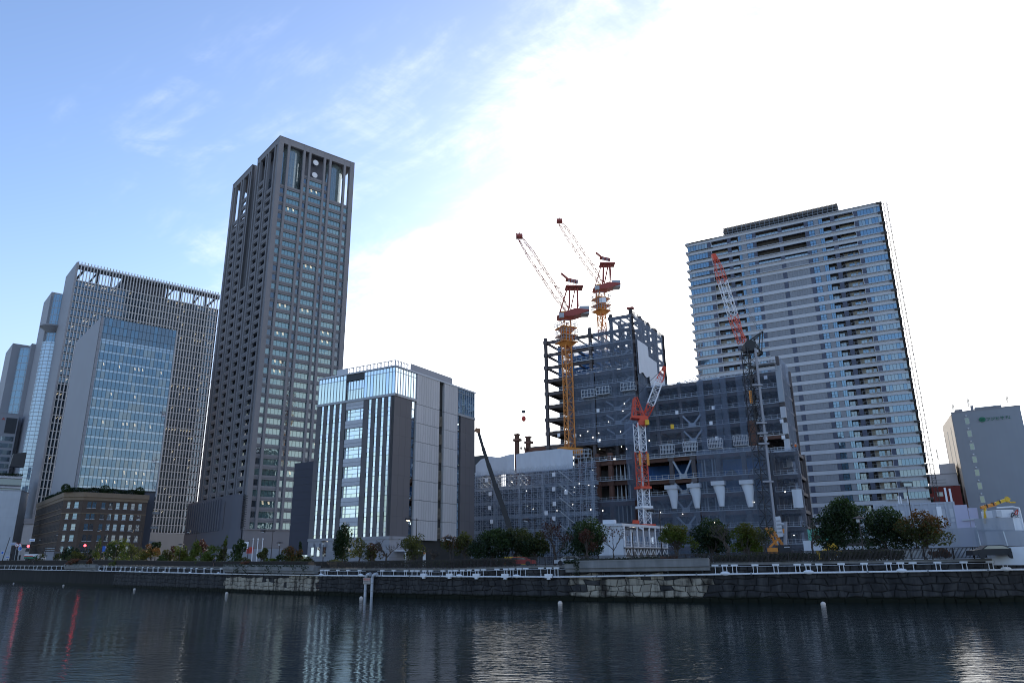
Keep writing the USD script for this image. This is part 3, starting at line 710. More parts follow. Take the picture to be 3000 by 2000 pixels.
    # dishes
    for F, u, z, n in ((FA, 19.2, 189.9, -1.9), (FA, 19.1, 183.2, -1.9), (FB, 18.3, 182.6, -1.9)):
        mm = MB(); cc = F.p(u, n, z); nd = np.array([*F.nd, 0.0]); rr = np.array([0, .5, 1.0, 1.35, 1.4]); 
        pts = [cc + nd * (0.45 - 0.25 * (x / 1.4) ** 2) for x in rr] + [cc + nd * 0.0]
        mm.tube(pts, list(np.maximum(rr, .02)) + [1.2], 24)
        d = part(t, 'antenna_dish', mm, M['white_paint'], smooth=50)
        part(d, 'mount', MB().bar(F.p(u, n - 2.6, z - .3), F.p(u, n, z - .1), 0.25), M['frame_dark'])
    # podium and entrance
    pod = MB()
    pod.box(FA, 1.2, 39.2, -58, -0.9, 3.4, Z0 - 0.4); pod.box(FA, -0.2, 39.4, -1.2, 0.55, 11.2, Z0 - 0.45)
    part(t, 'podium', pod, C)
    part(t, 'ledge', MB().box(FA, -0.4, 39.6, -1.4, 0.9, Z0 - 0.44, Z0), C)
    for u0, u1 in ((2.2, 5.0), (12.5, 15.6), (22.8, 26.0), (33.4, 36.8)): part(t, 'entrance_pier', MB().box(FA, u0 - 1, u1 - 1, -0.9, 0.2, 3.4, 11.2), C)
    part(t, 'entrance_glass', MB().box(FA, 4.0, 11.5, -0.88, -0.8, 4.2, 11.1).box(FA, 14.6, 21.8, -0.88, -0.8, 4.2, 11.1).box(FA, 25.0, 32.4, -0.88, -0.8, 4.2, 11.1), M['glass_dark'])
    part(t, 'entrance_lamp', MB().box(FA, 5.6, 6.6, -0.7, -0.3, 10.5, 10.7).box(FA, 7.0, 8.2, -0.7, -0.3, 10.5, 10.7), M['lamp_office'])
    # the curved stone wing at the foot of the left face
    wing = MB()
    out = []
    for (u, n) in [(60.5, 0.0), (60.5, 4.0), (6.0, 4.0)] + [(6.0 - 6.5 * math.sin(x), 4.0 - 6.0 * (1 - math.cos(x))) for x in np.linspace(0.15, 1.1, 8)] + [(1.5, 0.0)]:
        out.append(FB.xy(u, n))
    wing.slab(out, 3.4, 18.4); part(t, 'wing_base', wing, M['concrete_dark'])
    out2 = [FB.xy(60.4, -0.4)] + [FB.xy(60.4, 3.7), FB.xy(13.0, 3.7), FB.xy(6.0, 3.7)] + [FB.xy(6.0 - 6.2 * math.sin(x), 3.7 - 5.7 * (1 - math.cos(x))) for x in np.linspace(0.15, 1.0, 8)] + [FB.xy(2.2, -0.4)]
    part(t, 'wing_wall', MB().slab(out2, 18.4, 32.2), M['concrete_dark'])
    for u in np.arange(17.0, 58, 2.9):
        part(t, 'wing_fin', MB().box(FB, u, u + 1.15, 3.7, 4.35, 18.5, 31.2), M['concrete_dark'])
    part(t, 'wing_slot', MB().box(FB, 12.6, 13.1, 3.72, 3.75, 18.8, 30.0), M['black'])
    lv = MB()
    for z in np.arange(18.6, 31.5, 0.9): lv.box(FA, -1.2, 0.6, -0.3, 0.02, z, z + 0.35)
    part(t, 'louvre', lv, M['frame_dark'])
    part(t, 'slit_glass', sg, M['glass_tower'])
    part(t, 'entrance_glass', MB().box(FB, 18, 52, 4.02, 4.06, 6.0, 11.5), M['glass_dark'])
    return t
kanden()

# ---------------------------------------------------------------- the wide tower behind a screen of pale fins
def grid_tower():
    g = at_z(225.3, 769, 160.0); a = rad(41.18); b = a + math.pi / 2
    FA, FB = Frame(g, a, 1), Frame(g, b, -1)
    t = thing('office_tower', 'broad tower screened by closely spaced pale vertical fins left of the tallest tower', 'tower')
    U1, Z0, P = 76.0, 22.0, 4.0167
    fins = [u for u in 0.89 + 1.537 * np.arange(49)]
    for u in fins:
        part(t, 'fin', MB().box(FA, u - 0.21, u + 0.21, -0.75, 0.0, Z0, 161.0), M['mullion'])
    for k in range(33):
        z = Z0 + P * k
        part(t, 'transom', MB().box(FA, 0.45, U1, -0.75, -0.12, z - 0.28, z + 0.1), M['mullion'])
    part(t, 'top_rail', MB().box(FA, 0.3, U1, -0.7, -0.15, 159.2, 159.7), M['mullion'])
    cells, lit = [], []
    r = random.Random(11)
    for k in range(32):
        row_lit = r.random() < 0.25
        for i in range(48):
            u0 = fins[i] + 0.21; u1 = fins[i + 1] - 0.21; z = Z0 + P * k
            L = row_lit and r.random() < 0.35 or r.random() < 0.06
            m = MB().box(FA, u0, u1, -0.98, -0.92, z + 0.85, z + P - 0.28)
            cells.append((-(abs(i - 12) + abs(k - 22) * 0.2), m, M['glass_dark'] if L else M['glass_grid']))
            if L:
                for q in range(3): lit.append(MB().box(FA, u0 + 0.15 + 0.22 * q, u0 + 0.40 + 0.22 * q, -0.918, -0.90, z + 2.3 + 0.33 * q, z + 2.42 + 0.33 * q))
    cells.sort(key=lambda c: -c[0])
    many(t, 'window', [(m, mt) for _, m, mt in cells], 300)
    lm = MB()
    for m in lit: lm.add(*m.arrays())
    part(t, 'ceiling_lamps', lm, M['lamp_office'], kind='stuff')
    part(t, 'back_panel', MB().box(FA, 0.45, U1, -1.2, -1.0, Z0, 150.4), M['frame_dark'])
    body = MB(); body.box(FA, 0.6, U1, -27.0, -1.2, 3.4, 150.4); body.box(FA, 24, 46, -27, -2.0, 150.4, 159.0)
    part(t, 'core', body, M['concrete_dark'])
    # open crown: frame with sky showing through
    cr = MB(); cr.box(FA, 0.6, U1, -2.4, -0.9, 157.2, 159.2)
    for u in (10.5, 17.5, 24.0, 46.5, 53.5, 61.0, 68.0): cr.box(FA, u, u + 0.9, -2.3, -1.2, 150.4, 157.4)
    cr.bar(FA.p(0.8, -1.6, 150.4), FA.p(4.4, -1.6, 157.4), 1.2); cr.bar(FA.p(7.2, -1.6, 150.4), FA.p(10.6, -1.6, 157.4), 0.9); cr.bar(FA.p(21.5, -1.6, 150.4), FA.p(24.0, -1.6, 157.4), 1.0)
    cr.bar(FA.p(46.0, -1.6, 150.4), FA.p(50, -1.6, 157.4), 0.8); cr.bar(FA.p(61.0, -1.6, 150.4), FA.p(64.8, -1.6, 157.4), 0.9); cr.bar(FA.p(68.5, -1.6, 150.4), FA.p(74, -1.6, 157.4), 1.2)
    cr.box(FA, 0.6, 22, -9, -8.2, 150.4, 152.2); cr.box(FA, 46, 74, -9, -8.2, 150.4, 152.4)
    part(t, 'crown_frame', cr, M['frame_dark'])
    lv = MB()
    for z in np.arange(150.8, 157.5, 0.8): lv.box(FA, 24.4, 46, -1.95, -1.7, z, z + 0.18)
    part(t, 'crown_louvre', lv, M['frame_grey'])
    # the left end: stone slabs that step back, with rounded glass bays between them
    part(t, 'end_slab', MB().box(FB, 0.0, 27.4, -0.9, 0.0, 12.0, 160.4), M['slab_grey'])
    part(t, 'end_slab', MB().box(FB, 33.0, 56.0, -6.0, 4.6, 3.4, 152.0), M['slab_grey'])
    part(t, 'end_slab', MB().box(FB, 56.0, 63.0, -6.0, 6.6, 3.4, 127.0), M['slab_grey'])
    part(t, 'end_slab', MB().box(FB, 66.0, 92.0, -8.0, 14.5, 3.4, 128.0), M['slab_grey'])
    part(t, 'core', MB().box(FB, 27.4, 66.0, -30.0, -2.0, 3.4, 150.0), M['concrete_dark'])
    def bay(uc, nc, ru, rn, z0, z1, step, mat, name, start=0.0):
        m, fr = MB(), MB(); K = 14
        A = np.linspace(start, math.pi, K + 1); pts = [FB.xy(uc + ru * math.cos(x), nc + rn * math.sin(x)) for x in A]
        for z in np.arange(z0, z1 - 0.1, step):
            for i in range(K):
                p, q = pts[i], pts[i + 1]
                m.quad((*p, z + 0.3), (*q, z + 0.3), (*q, min(z + step, z1)), (*p, min(z + step, z1)))
                fr.bar((*p, z + 0.15), (*q, z + 0.15), 0.2, 0.3)
        for p in pts[::2]: fr.bar((*p, z0), (*p, z1), 0.16)
        w = part(t, name, m, mat); part(w, 'bay_frame', fr, M['frame_grey'])
    bay(30.0, -1.0, 4.6, 6.0, 11.0, 122.0, 2.0, M['glass_spandrel'], 'glass_bay')
    bay(31.5, -1.0, 3.4, 4.6, 122.0, 150.0, 4.0, M['glass_blue'], 'glass_bay')
    bay(64.0, 4.0, 5.0, 7.0, 28.0, 125.0, 4.0, M['glass_blue'], 'glass_bay')
    disc = MB(); q = FB.xy(30.5, 1.0); disc.cyl(q, 6.6, 130.6, 131.4, 28); disc.cyl(q, 2.0, 127.5, 130.6, 20, 6.4); part(t, 'round_canopy', disc, M['slab_grey'])
    part(t, 'base_wall', MB().box(FA, -0.2, U1, -1.5, 0.3, 3.4, 21.6), paint('pale_base_stone', (0.30, 0.29, 0.285), 0.7, 0.08, 0.3, 0.05))
    part(t, 'gate_block', MB().box(FB, -1.0, 26.0, -1.0, 3.0, 3.4, 25.0), M['white_dull'])
    part(t, 'gate_cornice', MB().box(FB, -1.6, 26.6, -1.4, 3.8, 25.0, 27.4), M['slab_grey'])
    return t
grid_tower()

# ---------------------------------------------------------------- the glass slab and the old brick building before it
def glass_slab():
    h = at_z(297.2, 928, 107.0); a = rad(41.18); b = a + math.pi / 2
    FA, FB = Frame(h, a, 1), Frame(h, b, -1)
    t = thing('glass_office_building', 'blue glass office slab with pale spandrel bands and a grey stone side wall', 'building')
    part(t, 'side_wall', MB().box(FB, 0.0, 48.0, -1.2, 0.0, 3.4, 107.1), M['slab_grey'])
    part(t, 'core', MB().box(FA, 1.2, 30.6, -46, -0.5, 3.4, 103.4), M['concrete_dark'])
    U = [0.02 + 1.535 * i for i in range(21)]
    zz = [96.72 - 4.03 * k for k in range(16)]
    r = random.Random(9); vis, sp = [], []
    for i in range(20):
        u0, u1 = U[i] + 0.07, U[i + 1] - 0.07
        for z0, z1 in ((103.65, 107.05), (100.15, 103.55), (97.95, 100.05)):
            vis.append((MB().box(FA, u0, u1, -0.16, -0.1, z0, z1), M['glass_grid'] if r.random() < .75 else M['glass_blue']))
        sp.append((MB().box(FA, u0, u1, -0.16, -0.1, 96.78, 97.85), M['glass_spandrel']))
        for k, z in enumerate(zz):
            sp.append((MB().box(FA, u0, u1, -0.16, -0.1, z - 1.02, z - 0.04), M['glass_spandrel']))
            if k < 15: vis.append((MB().box(FA, u0, u1, -0.16, -0.1, z - 4.03 + 0.04, z - 1.1), M['glass_blue'] if r.random() < 0.72 else M['glass_flat']))
    many(t, 'window', vis, 300)
    many(t, 'spandrel', sp, 300)
    fr = MB()
    for u in U: part(t, 'mullion', MB().box(FA, u - 0.055, u + 0.055, -0.2, 0.05, 35.4, 107.2), M['frame_dark'])
    for z in zz + [97.9, 100.1, 103.6, 107.1]: part(t, 'transom', MB().box(FA, 0, 30.75, -0.19, 0.0, z - 0.04, z + 0.06), M['frame_dark'])
    lit = MB()
    for _ in range(26):
        k, i = r.choice((2, 5, 8, 13, 14, 14, 14, 13)), r.randrange(18)
        for q in range(3): lit.box(FA, U[i] + .25 + .1 * q, U[i] + .65 + .1 * q, -0.098, -0.085, zz[k] - 1.6 - .45 * q, zz[k] - 1.5 - .45 * q)
    part(t, 'ceiling_lamps', lit, M['lamp_office'], kind='stuff')
    part(t, 'open_floor', MB().box(FA, 0.2, 30.6, -4, -3.8, 31.0, 35.0), M['glass_dark'])
    part(t, 'soffit', MB().box(FA, 0.0, 30.75, -6, -0.05, 34.9, 35.35), M['frame_dark'])
    for u in (21.5, 26.5, 30.0): part(t, 'stilt', MB().box(FA, u, u + 1.0, -2.2, -1.2, 3.4, 34.9), M['concrete_dark'])
    part(t, 'edge_post', MB().box(FA, 30.78, 31.2, -1.0, 0.1, 33.0, 107.0), M['mullion'])
    bl = MB()
    for z in (8, 14, 20, 26): bl.box(FA, 29.5, 33.5, -7, -1.0, z, z + 1.0)
    part(t, 'link_floor', bl, M['frame_grey'])
glass_slab()

def brick_material():
    g = Graph(); N = g.node
    N('tc', 'texture_coordinate'); N('geo', 'geometry')
    N('sp', 'separate_xyz', vector='geo.position')
    g.math('uu', 'multiply_add', 'sp.x', 0.77, 'sp.y')
    N('cv', 'combine_xyz', x='uu.value', y='sp.z')
    N('br', 'brick_texture', {'scale': 2.6, 'mortar_size': 0.02, 'color1': (0.125, 0.088, 0.068), 'color2': (0.092, 0.066, 0.052), 'mortar': (0.085, 0.075, 0.068), 'brick_width': 0.9, 'row_height': 0.26}, vector='cv.vector')
    N('ns', 'noise_texture', {'scale': 0.35, 'detail': 5.0}, vector='geo.position'); g.math('k', 'multiply_add', 'ns.fac', 0.7, 0.65)
    N('cc', 'combine_color', {}, r='k.value', g='k.value', b='k.value')
    N('mul', 'mix_color', {'blend_type': 'multiply', 'fac': 1.0}, a='br.color', b='cc.color')
    N('bs', 'principled_bsdf', {'roughness': 0.85, 'specular_ior_level': 0.2}, base_color='mul.result')
    return g.done('brick_wall', surface='bs.BSDF')
M['brick'] = brick_material()
M['cornice'] = paint('sand_cornice', (0.23, 0.165, 0.11), 0.8, 0.2, 0.8, 0.1)
def brick_house():
    ZT = 32.8
    p = [at_z(x, y, ZT) for x, y in ((110, 1473.8), (190.5, 1442), (247.7, 1441))]
    _f = Frame(p[2], rad(41.18), 1); p.append(_f.xy(_f.hit(433.5, 1458.6)[0]))
    t = thing('brick_building', 'old brown brick office block with a planted roof at the foot of the glass slab', 'building')
    F = [Frame(p[i], math.atan2(*(p[i + 1] - p[i])[::-1]), 1) for i in range(3)]
    L = [np.linalg.norm(p[i + 1] - p[i]) for i in range(3)]
    back = [p[3] + np.array([-14, 22.]), p[0] + np.array([14, 16.])]
    part(t, 'wall', MB().slab(p + back, 3.4, 29.8), M['brick'])
    ctr = np.mean(p + back, 0); grow = lambda k: [q + (q - ctr) / np.linalg.norm(q - ctr) * k for q in p + back]
    part(t, 'cornice', MB().slab(grow(0.35), 29.8, 31.0).slab(grow(0.8), 31.0, ZT), M['cornice'])
    bz = MB()
    for i in range(3): bz.box(F[i], 0, L[i], -0.2, 0.14, 24.75, 25.05)
    part(t, 'string_course', bz, M['cornice'])
    rows = [ZT - 5.9 - 4.15 * k for k in range(6)]
    def window(Fr, u, z, w, h, mat, sill=True):
        fw = part(t, 'window', MB().box(Fr, u - w / 2, u + w / 2, -0.10, 0.015, z, z + h), M['frame_dark'])
        part(fw, 'glass', MB().box(Fr, u - w / 2 + .06, u + w / 2 - .06, -0.05, 0.03, z + .05, z + h / 2 - .05).box(Fr, u - w / 2 + .06, u + w / 2 - .06, -0.05, 0.03, z + h / 2 + .05, z + h - .05), mat)
        if sill: part(fw, 'sill', MB().box(Fr, u - w / 2 - .12, u + w / 2 + .12, 0.0, 0.16, z - 0.22, z), M['white_dull'])
    # where the photograph shows the window columns
    xs2 = [F[2].hit(x, 1500)[0] for x in (266, 280.5, 304.5, 325.5, 346.5, 367.5, 389, 409)]
    for j, z in enumerate(rows):
        for x in (0.26, 0.66):
            window(F[1], L[1] * x + 0.3, z, 1.2 if x < .5 else 1.7, 2.2, M['glass_flat'] if rng.random() < .45 else M['glass_blue'])
        for u in np.linspace(2.2, L[2] - 2.2, 8) if False else [L[2] * f for f in (0.10, 0.175, 0.315, 0.425, 0.535, 0.655, 0.775, 0.89)]:
            window(F[2], u, z, 1.35, 2.3, M['glass_dark'] if j > 2 and rng.random() < .7 else (M['glass_dark'] if rng.random() < .35 else M['glass_blue']))
        for u in np.linspace(2.0, L[0] - 1.5, 21):
            window(F[0], u, z, 1.25, 2.5, M['room_dark'], False)
        part(t, 'sill_band', MB().box(F[0], 1.0, L[0] - .6, 0.0, 0.2, z - 0.3, z - 0.1), M['cornice'])
brick_house()
# ---------------------------------------------------------------- the mid-rise with strip windows and a glass top storey
def mid_rise():
    c = at_z(1159.6, 1072.5, 47.0); a = rad(59.96); b = a + math.pi / 2
    FA, FB = Frame(c, a, 1), Frame(c, b, -1)
    t = thing('office_building', 'mid-rise block of dark panels and pale end wall with a glazed top storey', 'building')
    dark = paint('charcoal_panel', (0.12, 0.11, 0.115), 0.65, 0.07, 0.15, 0.05, rnd=0.04)
    pale = paint('pale_ribbed_panel', (0.46, 0.44, 0.44), 0.6, 0.05, 0.15, 0.05, rnd=0.05)
    stone = paint('grey_base_stone', (0.27, 0.265, 0.28), 0.7, 0.1, 0.3, 0.06, rnd=0.06)
    WB, WA, P, ZB = 23.5, 32.7, 4.355, 10.6
    rowz = [40.3 - P * k for k in range(8)]
    # left (river) face: piers between strip windows, bay column
    strips = [(1.2, 1.95), (3.05, 3.8), (4.9, 5.6), (6.75, 7.5), (15.75, 16.5), (17.55, 18.35), (19.4, 20.2), (21.3, 22.05)]
    edges = [0.0] + [x for s_ in strips[:4] for x in s_] + [8.95]
    piers = list(zip(edges[0::2], edges[1::2])) + [(14.45, 15.75), (16.5, 17.55), (18.35, 19.4), (20.2, 21.3), (22.05, WB)]
    for u0, u1 in piers:
        for k in range(7):
            part(t, 'wall_panel', MB().box(FB, u0 + 0.015, u1 - 0.015, -0.8, 0.0, rowz[k] - P + 0.02, rowz[k] - 0.01), dark)
    glass = []
    for u0, u1 in strips:
        w = part(t, 'strip_window', MB().box(FB, u0, u1, -0.75, -0.62, ZB, 40.3), M['frame_dark'])
        for k in range(7):
            z = rowz[k] - P
            for z0, z1, m in ((0.05, 0.95, 0), (1.0, 1.9, 1), (1.95, 3.2, 2), (3.25, 4.3, 3)):
                mat = M['glass_flat'] if rng.random() < 0.22 else (M['glass_dark'] if rng.random() < 0.45 else M['glass_mid'])
                glass.append((MB().box(FB, u0 + 0.05, u1 - 0.05, -0.6, -0.12 - rng.uniform(0, .008), z + z0, z + z1), mat))
            fr = MB(); fr.box(FB, u0, u0 + 0.07, -0.62, -0.06, z + 0.98, z + 1.92).box(FB, u1 - 0.07, u1, -0.62, -0.06, z + 0.98, z + 1.92).box(FB, u0, u1, -0.62, -0.06, z + 0.94, z + 1.02).box(FB, u0, u1, -0.62, -0.06, z + 1.9, z + 1.98)
            part(w, 'opening_frame', fr, M['white_dull'])
    # the bay of broad windows
    for k in range(7):
        z = rowz[k] - P
        for z0, z1 in ((2.62, 3.42), (3.48, 4.34)): part(t, 'bay_band', MB().box(FB, 9.0, 14.4, -0.6, -0.05, z + z0, z + z1), M['white_dull'])
        w = part(t, 'bay_window', MB().box(FB, 9.05, 14.35, -0.7, -0.5, z, z + 2.6), M['frame_dark'])
        for u0, u1, z0, z1 in ((9.15, 10.1, .1, .85), (9.15, 10.1, .95, 2.5), (10.2, 11.7, .1, .85), (11.8, 13.2, .1, .85), (10.2, 13.2, .95, 1.85), (10.2, 11.7, 1.95, 2.5), (11.8, 13.2, 1.95, 2.5), (13.3, 14.25, .1, .85), (13.3, 14.25, .95, 2.5)):
            part(w, 'glass', MB().box(FB, u0, u1, -0.5, -0.40, z + z0, z + z1), M['glass_mid'] if rng.random() < .5 else M['glass_dark'])
        fr = MB()
        for u in (9.08, 10.15, 13.25, 14.32): fr.box(FB, u - 0.06, u + 0.06, -0.5, -0.3, z + 0.02, z + 2.58)
        for zz in (0.05, 0.9, 1.9, 2.55): fr.box(FB, 9.05, 14.35, -0.5, -0.32, z + zz - 0.05, z + zz + 0.05)
        part(w, 'window_frame', fr, M['white_dull'])
    part(t, 'bay_jamb', MB().box(FB, 8.95, 9.02, -0.6, 0.02, ZB, 40.2).box(FB, 14.38, 14.45, -0.6, 0.02, ZB, 40.2), M['frame_dark'])
    # glazed top storey
    part(t, 'band', MB().box(FB, -0.15, WB + 0.15, -1.0, 0.15, 40.3, 40.85).box(FA, -0.1, 7.9, -1.0, 0.15, 40.3, 40.85).box(FA, 24.9, WA + 0.1, -1.0, 0.15, 39.9, 40.45), M['frame_grey'])
    def curtain(F, u0, u1, z0, z1, ztr, n, mats, step=0.92, nb=0.0):
        k = max(1, round((u1 - u0) / step)); U = np.linspace(u0, u1, k + 1)
        for i in range(k):
            glass.append((MB().box(F, U[i] + .04, U[i + 1] - .04, n - 0.06, n, z0, ztr - 0.04), mats[0] if rng.random() < .7 else mats[-1]))
            glass.append((MB().box(F, U[i] + .04, U[i + 1] - .04, n - 0.06, n, ztr + 0.04, z1), M['glass_flat']))
        fr = MB()
        for u in U: fr.box(F, u - 0.04, u + 0.04, n - 0.1, n + 0.10, z0, z1)
        fr.box(F, u0, u1, n - 0.1, n + 0.06, ztr - 0.05, ztr + 0.05)
        part(t, 'curtain_frame', fr, M['frame_grey'])
    curtain(FB, 14.75, WB - 0.05, 40.85, 46.9, 45.8, -0.12, [M['glass_olive_dim'], M['glass_mid']])
    curtain(FB, 9.35, 14.6, 40.85, 45.4, 43.3, -0.5, [M['glass_olive_dim']])
    part(t, 'dark_lintel', MB().box(FB, 9.3, 14.65, -0.6, -0.05, 45.45, 46.9), M['frame_dark'])
    curtain(FB, 0.1, 9.2, 40.85, 46.9, 45.9, -0.12, [M['glass_olive_dim'], M['glass_mid'], M['glass_grid']], 0.95)
    curtain(FA, 0.1, 7.75, 40.85, 46.9, 45.9, -0.12, [M['glass_flat'], M['glass_tower']], 0.95)
    curtain(FA, 25.0, WA - 0.05, 40.45, 46.9, 45.9, -0.12, [M['glass_grid'], M['glass_mid']], 1.0)
    many(t, 'glass_pane', glass, 300)
    part(t, 'roof_edge', MB().box(FB, -0.2, WB + 0.2, -0.8, 0.2, 46.95, 47.3).box(FA, 0.9, WA + 0.2, -0.8, 0.2, 46.95, 47.3), M['white_dull'])
    # right (end) face
    for k in range(8):
        z1 = 47.0 if k == 0 else rowz[k - 1] - 0.55; z0 = rowz[k] - 0.5
        for u0, u1 in ((7.95, 16.95), (18.95, 24.75)):
            n = round((u1 - u0) / 0.92); U = np.linspace(u0, u1, n + 1)
            for i in range(n): part(t, 'end_panel', MB().box(FA, U[i] + 0.02, U[i + 1] - 0.02, -0.6, 0.06 + rng.uniform(0, .006), max(z0, 3.4) + 0.02, z1 - 0.02), pale)
        if k == 0: continue
        z = rowz[k - 1] - P if False else rowz[k]
        for u0, u1 in ((0.0, 6.3), (26.3, WA)):
            n = 3; U = np.linspace(u0, u1, n + 1)
            for i in range(n): part(t, 'wall_panel', MB().box(FA, U[i] + (0.012 if i else 0.0), U[i + 1] - 0.012, -0.8, 0.0, rowz[k] + 0.01, rowz[k - 1] - 0.01), dark)
        for u0, u1 in ((6.4, 7.8), (24.95, 26.2)):
            fw = part(t, 'slot_window', MB().box(FA, u0, u1, -0.7, -0.4, rowz[k], rowz[k - 1]), M['frame_dark'])
            part(fw, 'glass', MB().box(FA, u0 + .05, u1 - .3, -0.4, -0.3, rowz[k] + 0.2, rowz[k] + 2.3), M['glass_dark']); part(fw, 'glass', MB().box(FA, u0 + .05, u1 - .3, -0.4, -0.3, rowz[k] + 2.5, rowz[k - 1] - .1), M['glass_flat'])
        lv = MB()
        for z in np.arange(rowz[k] + (0.1 if k % 1 == 0 else 0), rowz[k] + 2.5, 0.28): lv.box(FA, 17.0, 18.6, -0.5, -0.2, z, z + 0.16)
        part(t, 'louvre', lv, paint('brown_louvre', (0.17, 0.15, 0.12), 0.6, 0.1) if k == 1 else UsdShade.Material.Get(stage, '/World/Looks/brown_louvre'))
        part(t, 'louvre_recess', MB().box(FA, 16.95, 18.95, -0.9, -0.6, rowz[k], rowz[k - 1]), M['room_dark'])
    # lower wall and body
    part(t, 'base_course', MB().box(FB, -0.12, WB + 0.12, -1.0, 0.12, 9.4, 10.0).box(FA, -0.1, 7.9, -1.0, 0.12, 9.4, 10.0), stone)
    for j, z in enumerate((3.4, 4.6, 5.8, 7.0, 8.2)):
        U = np.r_[0, np.sort([WB * (k + 0.5 * (j % 2)) / 9 for k in range(1, 9)]), WB]
        for u0, u1 in zip(U[:-1], U[1:]): part(t, 'base_stone', MB().box(FB, u0 + .012, u1 - .012, -0.9, 0.0, z + .012, z + 1.188), stone)
        for u0, u1 in ((0, 2.6), (2.6, 5.3), (5.3, 7.9)): part(t, 'base_stone', MB().box(FA, u0 + .012, u1 - .012, -0.9, 0.0, z + .012, z + 1.188), stone)
    for u in (22.0, 20.2, 18.4, 4.0):
        w = part(t, 'base_window', MB().box(FB, u - 0.55, u + 0.45, -0.5, 0.03, 6.1, 8.2), M['frame_dark']); part(w, 'glass', MB().box(FB, u - .45, u + .35, 0, 0.05, 6.2, 8.1), M['glass_dark'])
        part(w, 'hood', MB().box(FB, u - 0.6, u + 0.5, 0, 0.45, 8.15, 9.0), M['slab_grey'])
    body = MB(); body.box(FA, 0.7, WA - 0.7, -WB + 0.7, -0.72, 3.4, 40.4); body.box(FA, 4.0, WA - 2, -WB + 4, -4, 40.4, 46.9); body.box(FA, 7.9, 25, -WB + 2, -0.6, 40.0, 46.9)
    body.box(FA, 0.3, WA - .3, -WB + .3, -0.3, 46.6, 46.95)
    part(t, 'core', body, M['room_dark'])
    part(t, 'back_wall', MB().box(FA, WA - 0.6, WA, -WB, -0.85, 3.4, 40.4).box(FB, WB - 0.02, WB, -WA, -0.85, 3.4, 40.4), dark)
    # roof screen and plant room
    part(t, 'plant_screen', MB().box(FA, 7.7, 24.6, -1.9, -1.6, 47.7, 49.6).box(FA, 24.3, 24.6, -8.0, -1.9, 47.7, 49.6), M['slab_grey'])
    part(t, 'plant_room', MB().box(FA, 9.5, 26.3, -9, -2.6, 46.9, 48.6), M['white_dull'])
    for u in (8.2, 13.0, 18.8, 23.8): part(t, 'screen_leg', MB().box(FA, u, u + .3, -1.8, -1.5, 47.2, 47.75), M['frame_grey'])
    rl = []
    for F, u0, u1, n in ((FB, 1.2, 18.8, -1.3), (FA, 1.3, 6.4, -1.2)):
        r_ = MB(); r_.box(F, u0, u1, n - 0.08, n + 0.08, 48.85, 49.0); r_.box(F, u0, u1, n - 0.06, n + 0.06, 47.6, 47.7); part(t, 'roof_rail', r_, M['white_dull'])
        for i, u in enumerate(np.arange(u0, u1 + .1, 1.06)):
            part(t, 'rail_post', MB().box(F, u - (.12 if i % 2 == 0 else .05), u + (.12 if i % 2 == 0 else .05), n - 0.08, n + 0.08, 47.2, 48.9), M['white_dull'])
            if i % 3 == 1 and u + 1.06 < u1:
                part(t, 'rail_brace', MB().bar(F.p(u, n, 47.65), F.p(u + 1.06, n, 48.9), .06).bar(F.p(u + 1.06, n, 47.65), F.p(u, n, 48.9), .06), M['white_dull'])
    part(t, 'solid_screen', MB().box(FB, 15.6, 18.9, -1.4, -1.1, 47.3, 49.0), M['white_dull'])
    part(t, 'roof_mast', MB().tube([FA.p(10.2, -3, 48), FA.p(10.2, -3, 54.5)], 0.045, 5), M['frame_grey'])
    an = MB().tube([FA.p(26.8, -2, 47), FA.p(26.8, -2, 49.4)], 0.05, 5)
    for z in (48.2, 48.8, 49.2): an.bar(FA.p(26.4, -2, z), FA.p(27.3, -2, z), .05)
    part(t, 'aerial', an, M['frame_grey'])
    part(t, 'porch', MB().box(FA, 1.5, 8.5, 0.2, 3.2, 6.9, 7.1).box(FA, 1.5, 1.7, 3.0, 3.2, 3.4, 7.0).box(FA, 8.3, 8.5, 3.0, 3.2, 3.4, 7.0), M['white_paint'])
    return FA, FB
MA, MBF = mid_rise()
# the plain navy block at its left
_q = at_range(862, 1500, 196)[:2]
FN = Frame(_q, rad(59.96 + 90), -1)
t = thing('office_building', 'plain dark navy block standing between the tallest tower and the mid-rise', 'building')
_u1, _z = FN.hit(915, 1351); _u0 = FN.hit(866, 1355)[0]
lo, hi = min(_u0, _u1), max(_u0, _u1)
part(t, 'wall', MB().box(FN, lo - 8, hi + .2, -14, 0, 6.8, _z), M['navy'])
for k in range(12): part(t, 'cladding', MB().box(FN, lo - 8, hi + .22, 0.0, 0.05, 7.0 + k * (_z - 7) / 12, 7.0 + (k + 1) * (_z - 7) / 12 - 0.04), M['navy'])
part(t, 'ground_floor_glass', MB().box(FN, lo - 8, hi, -13, -1.2, 3.4, 6.8), M['glass_dark'])

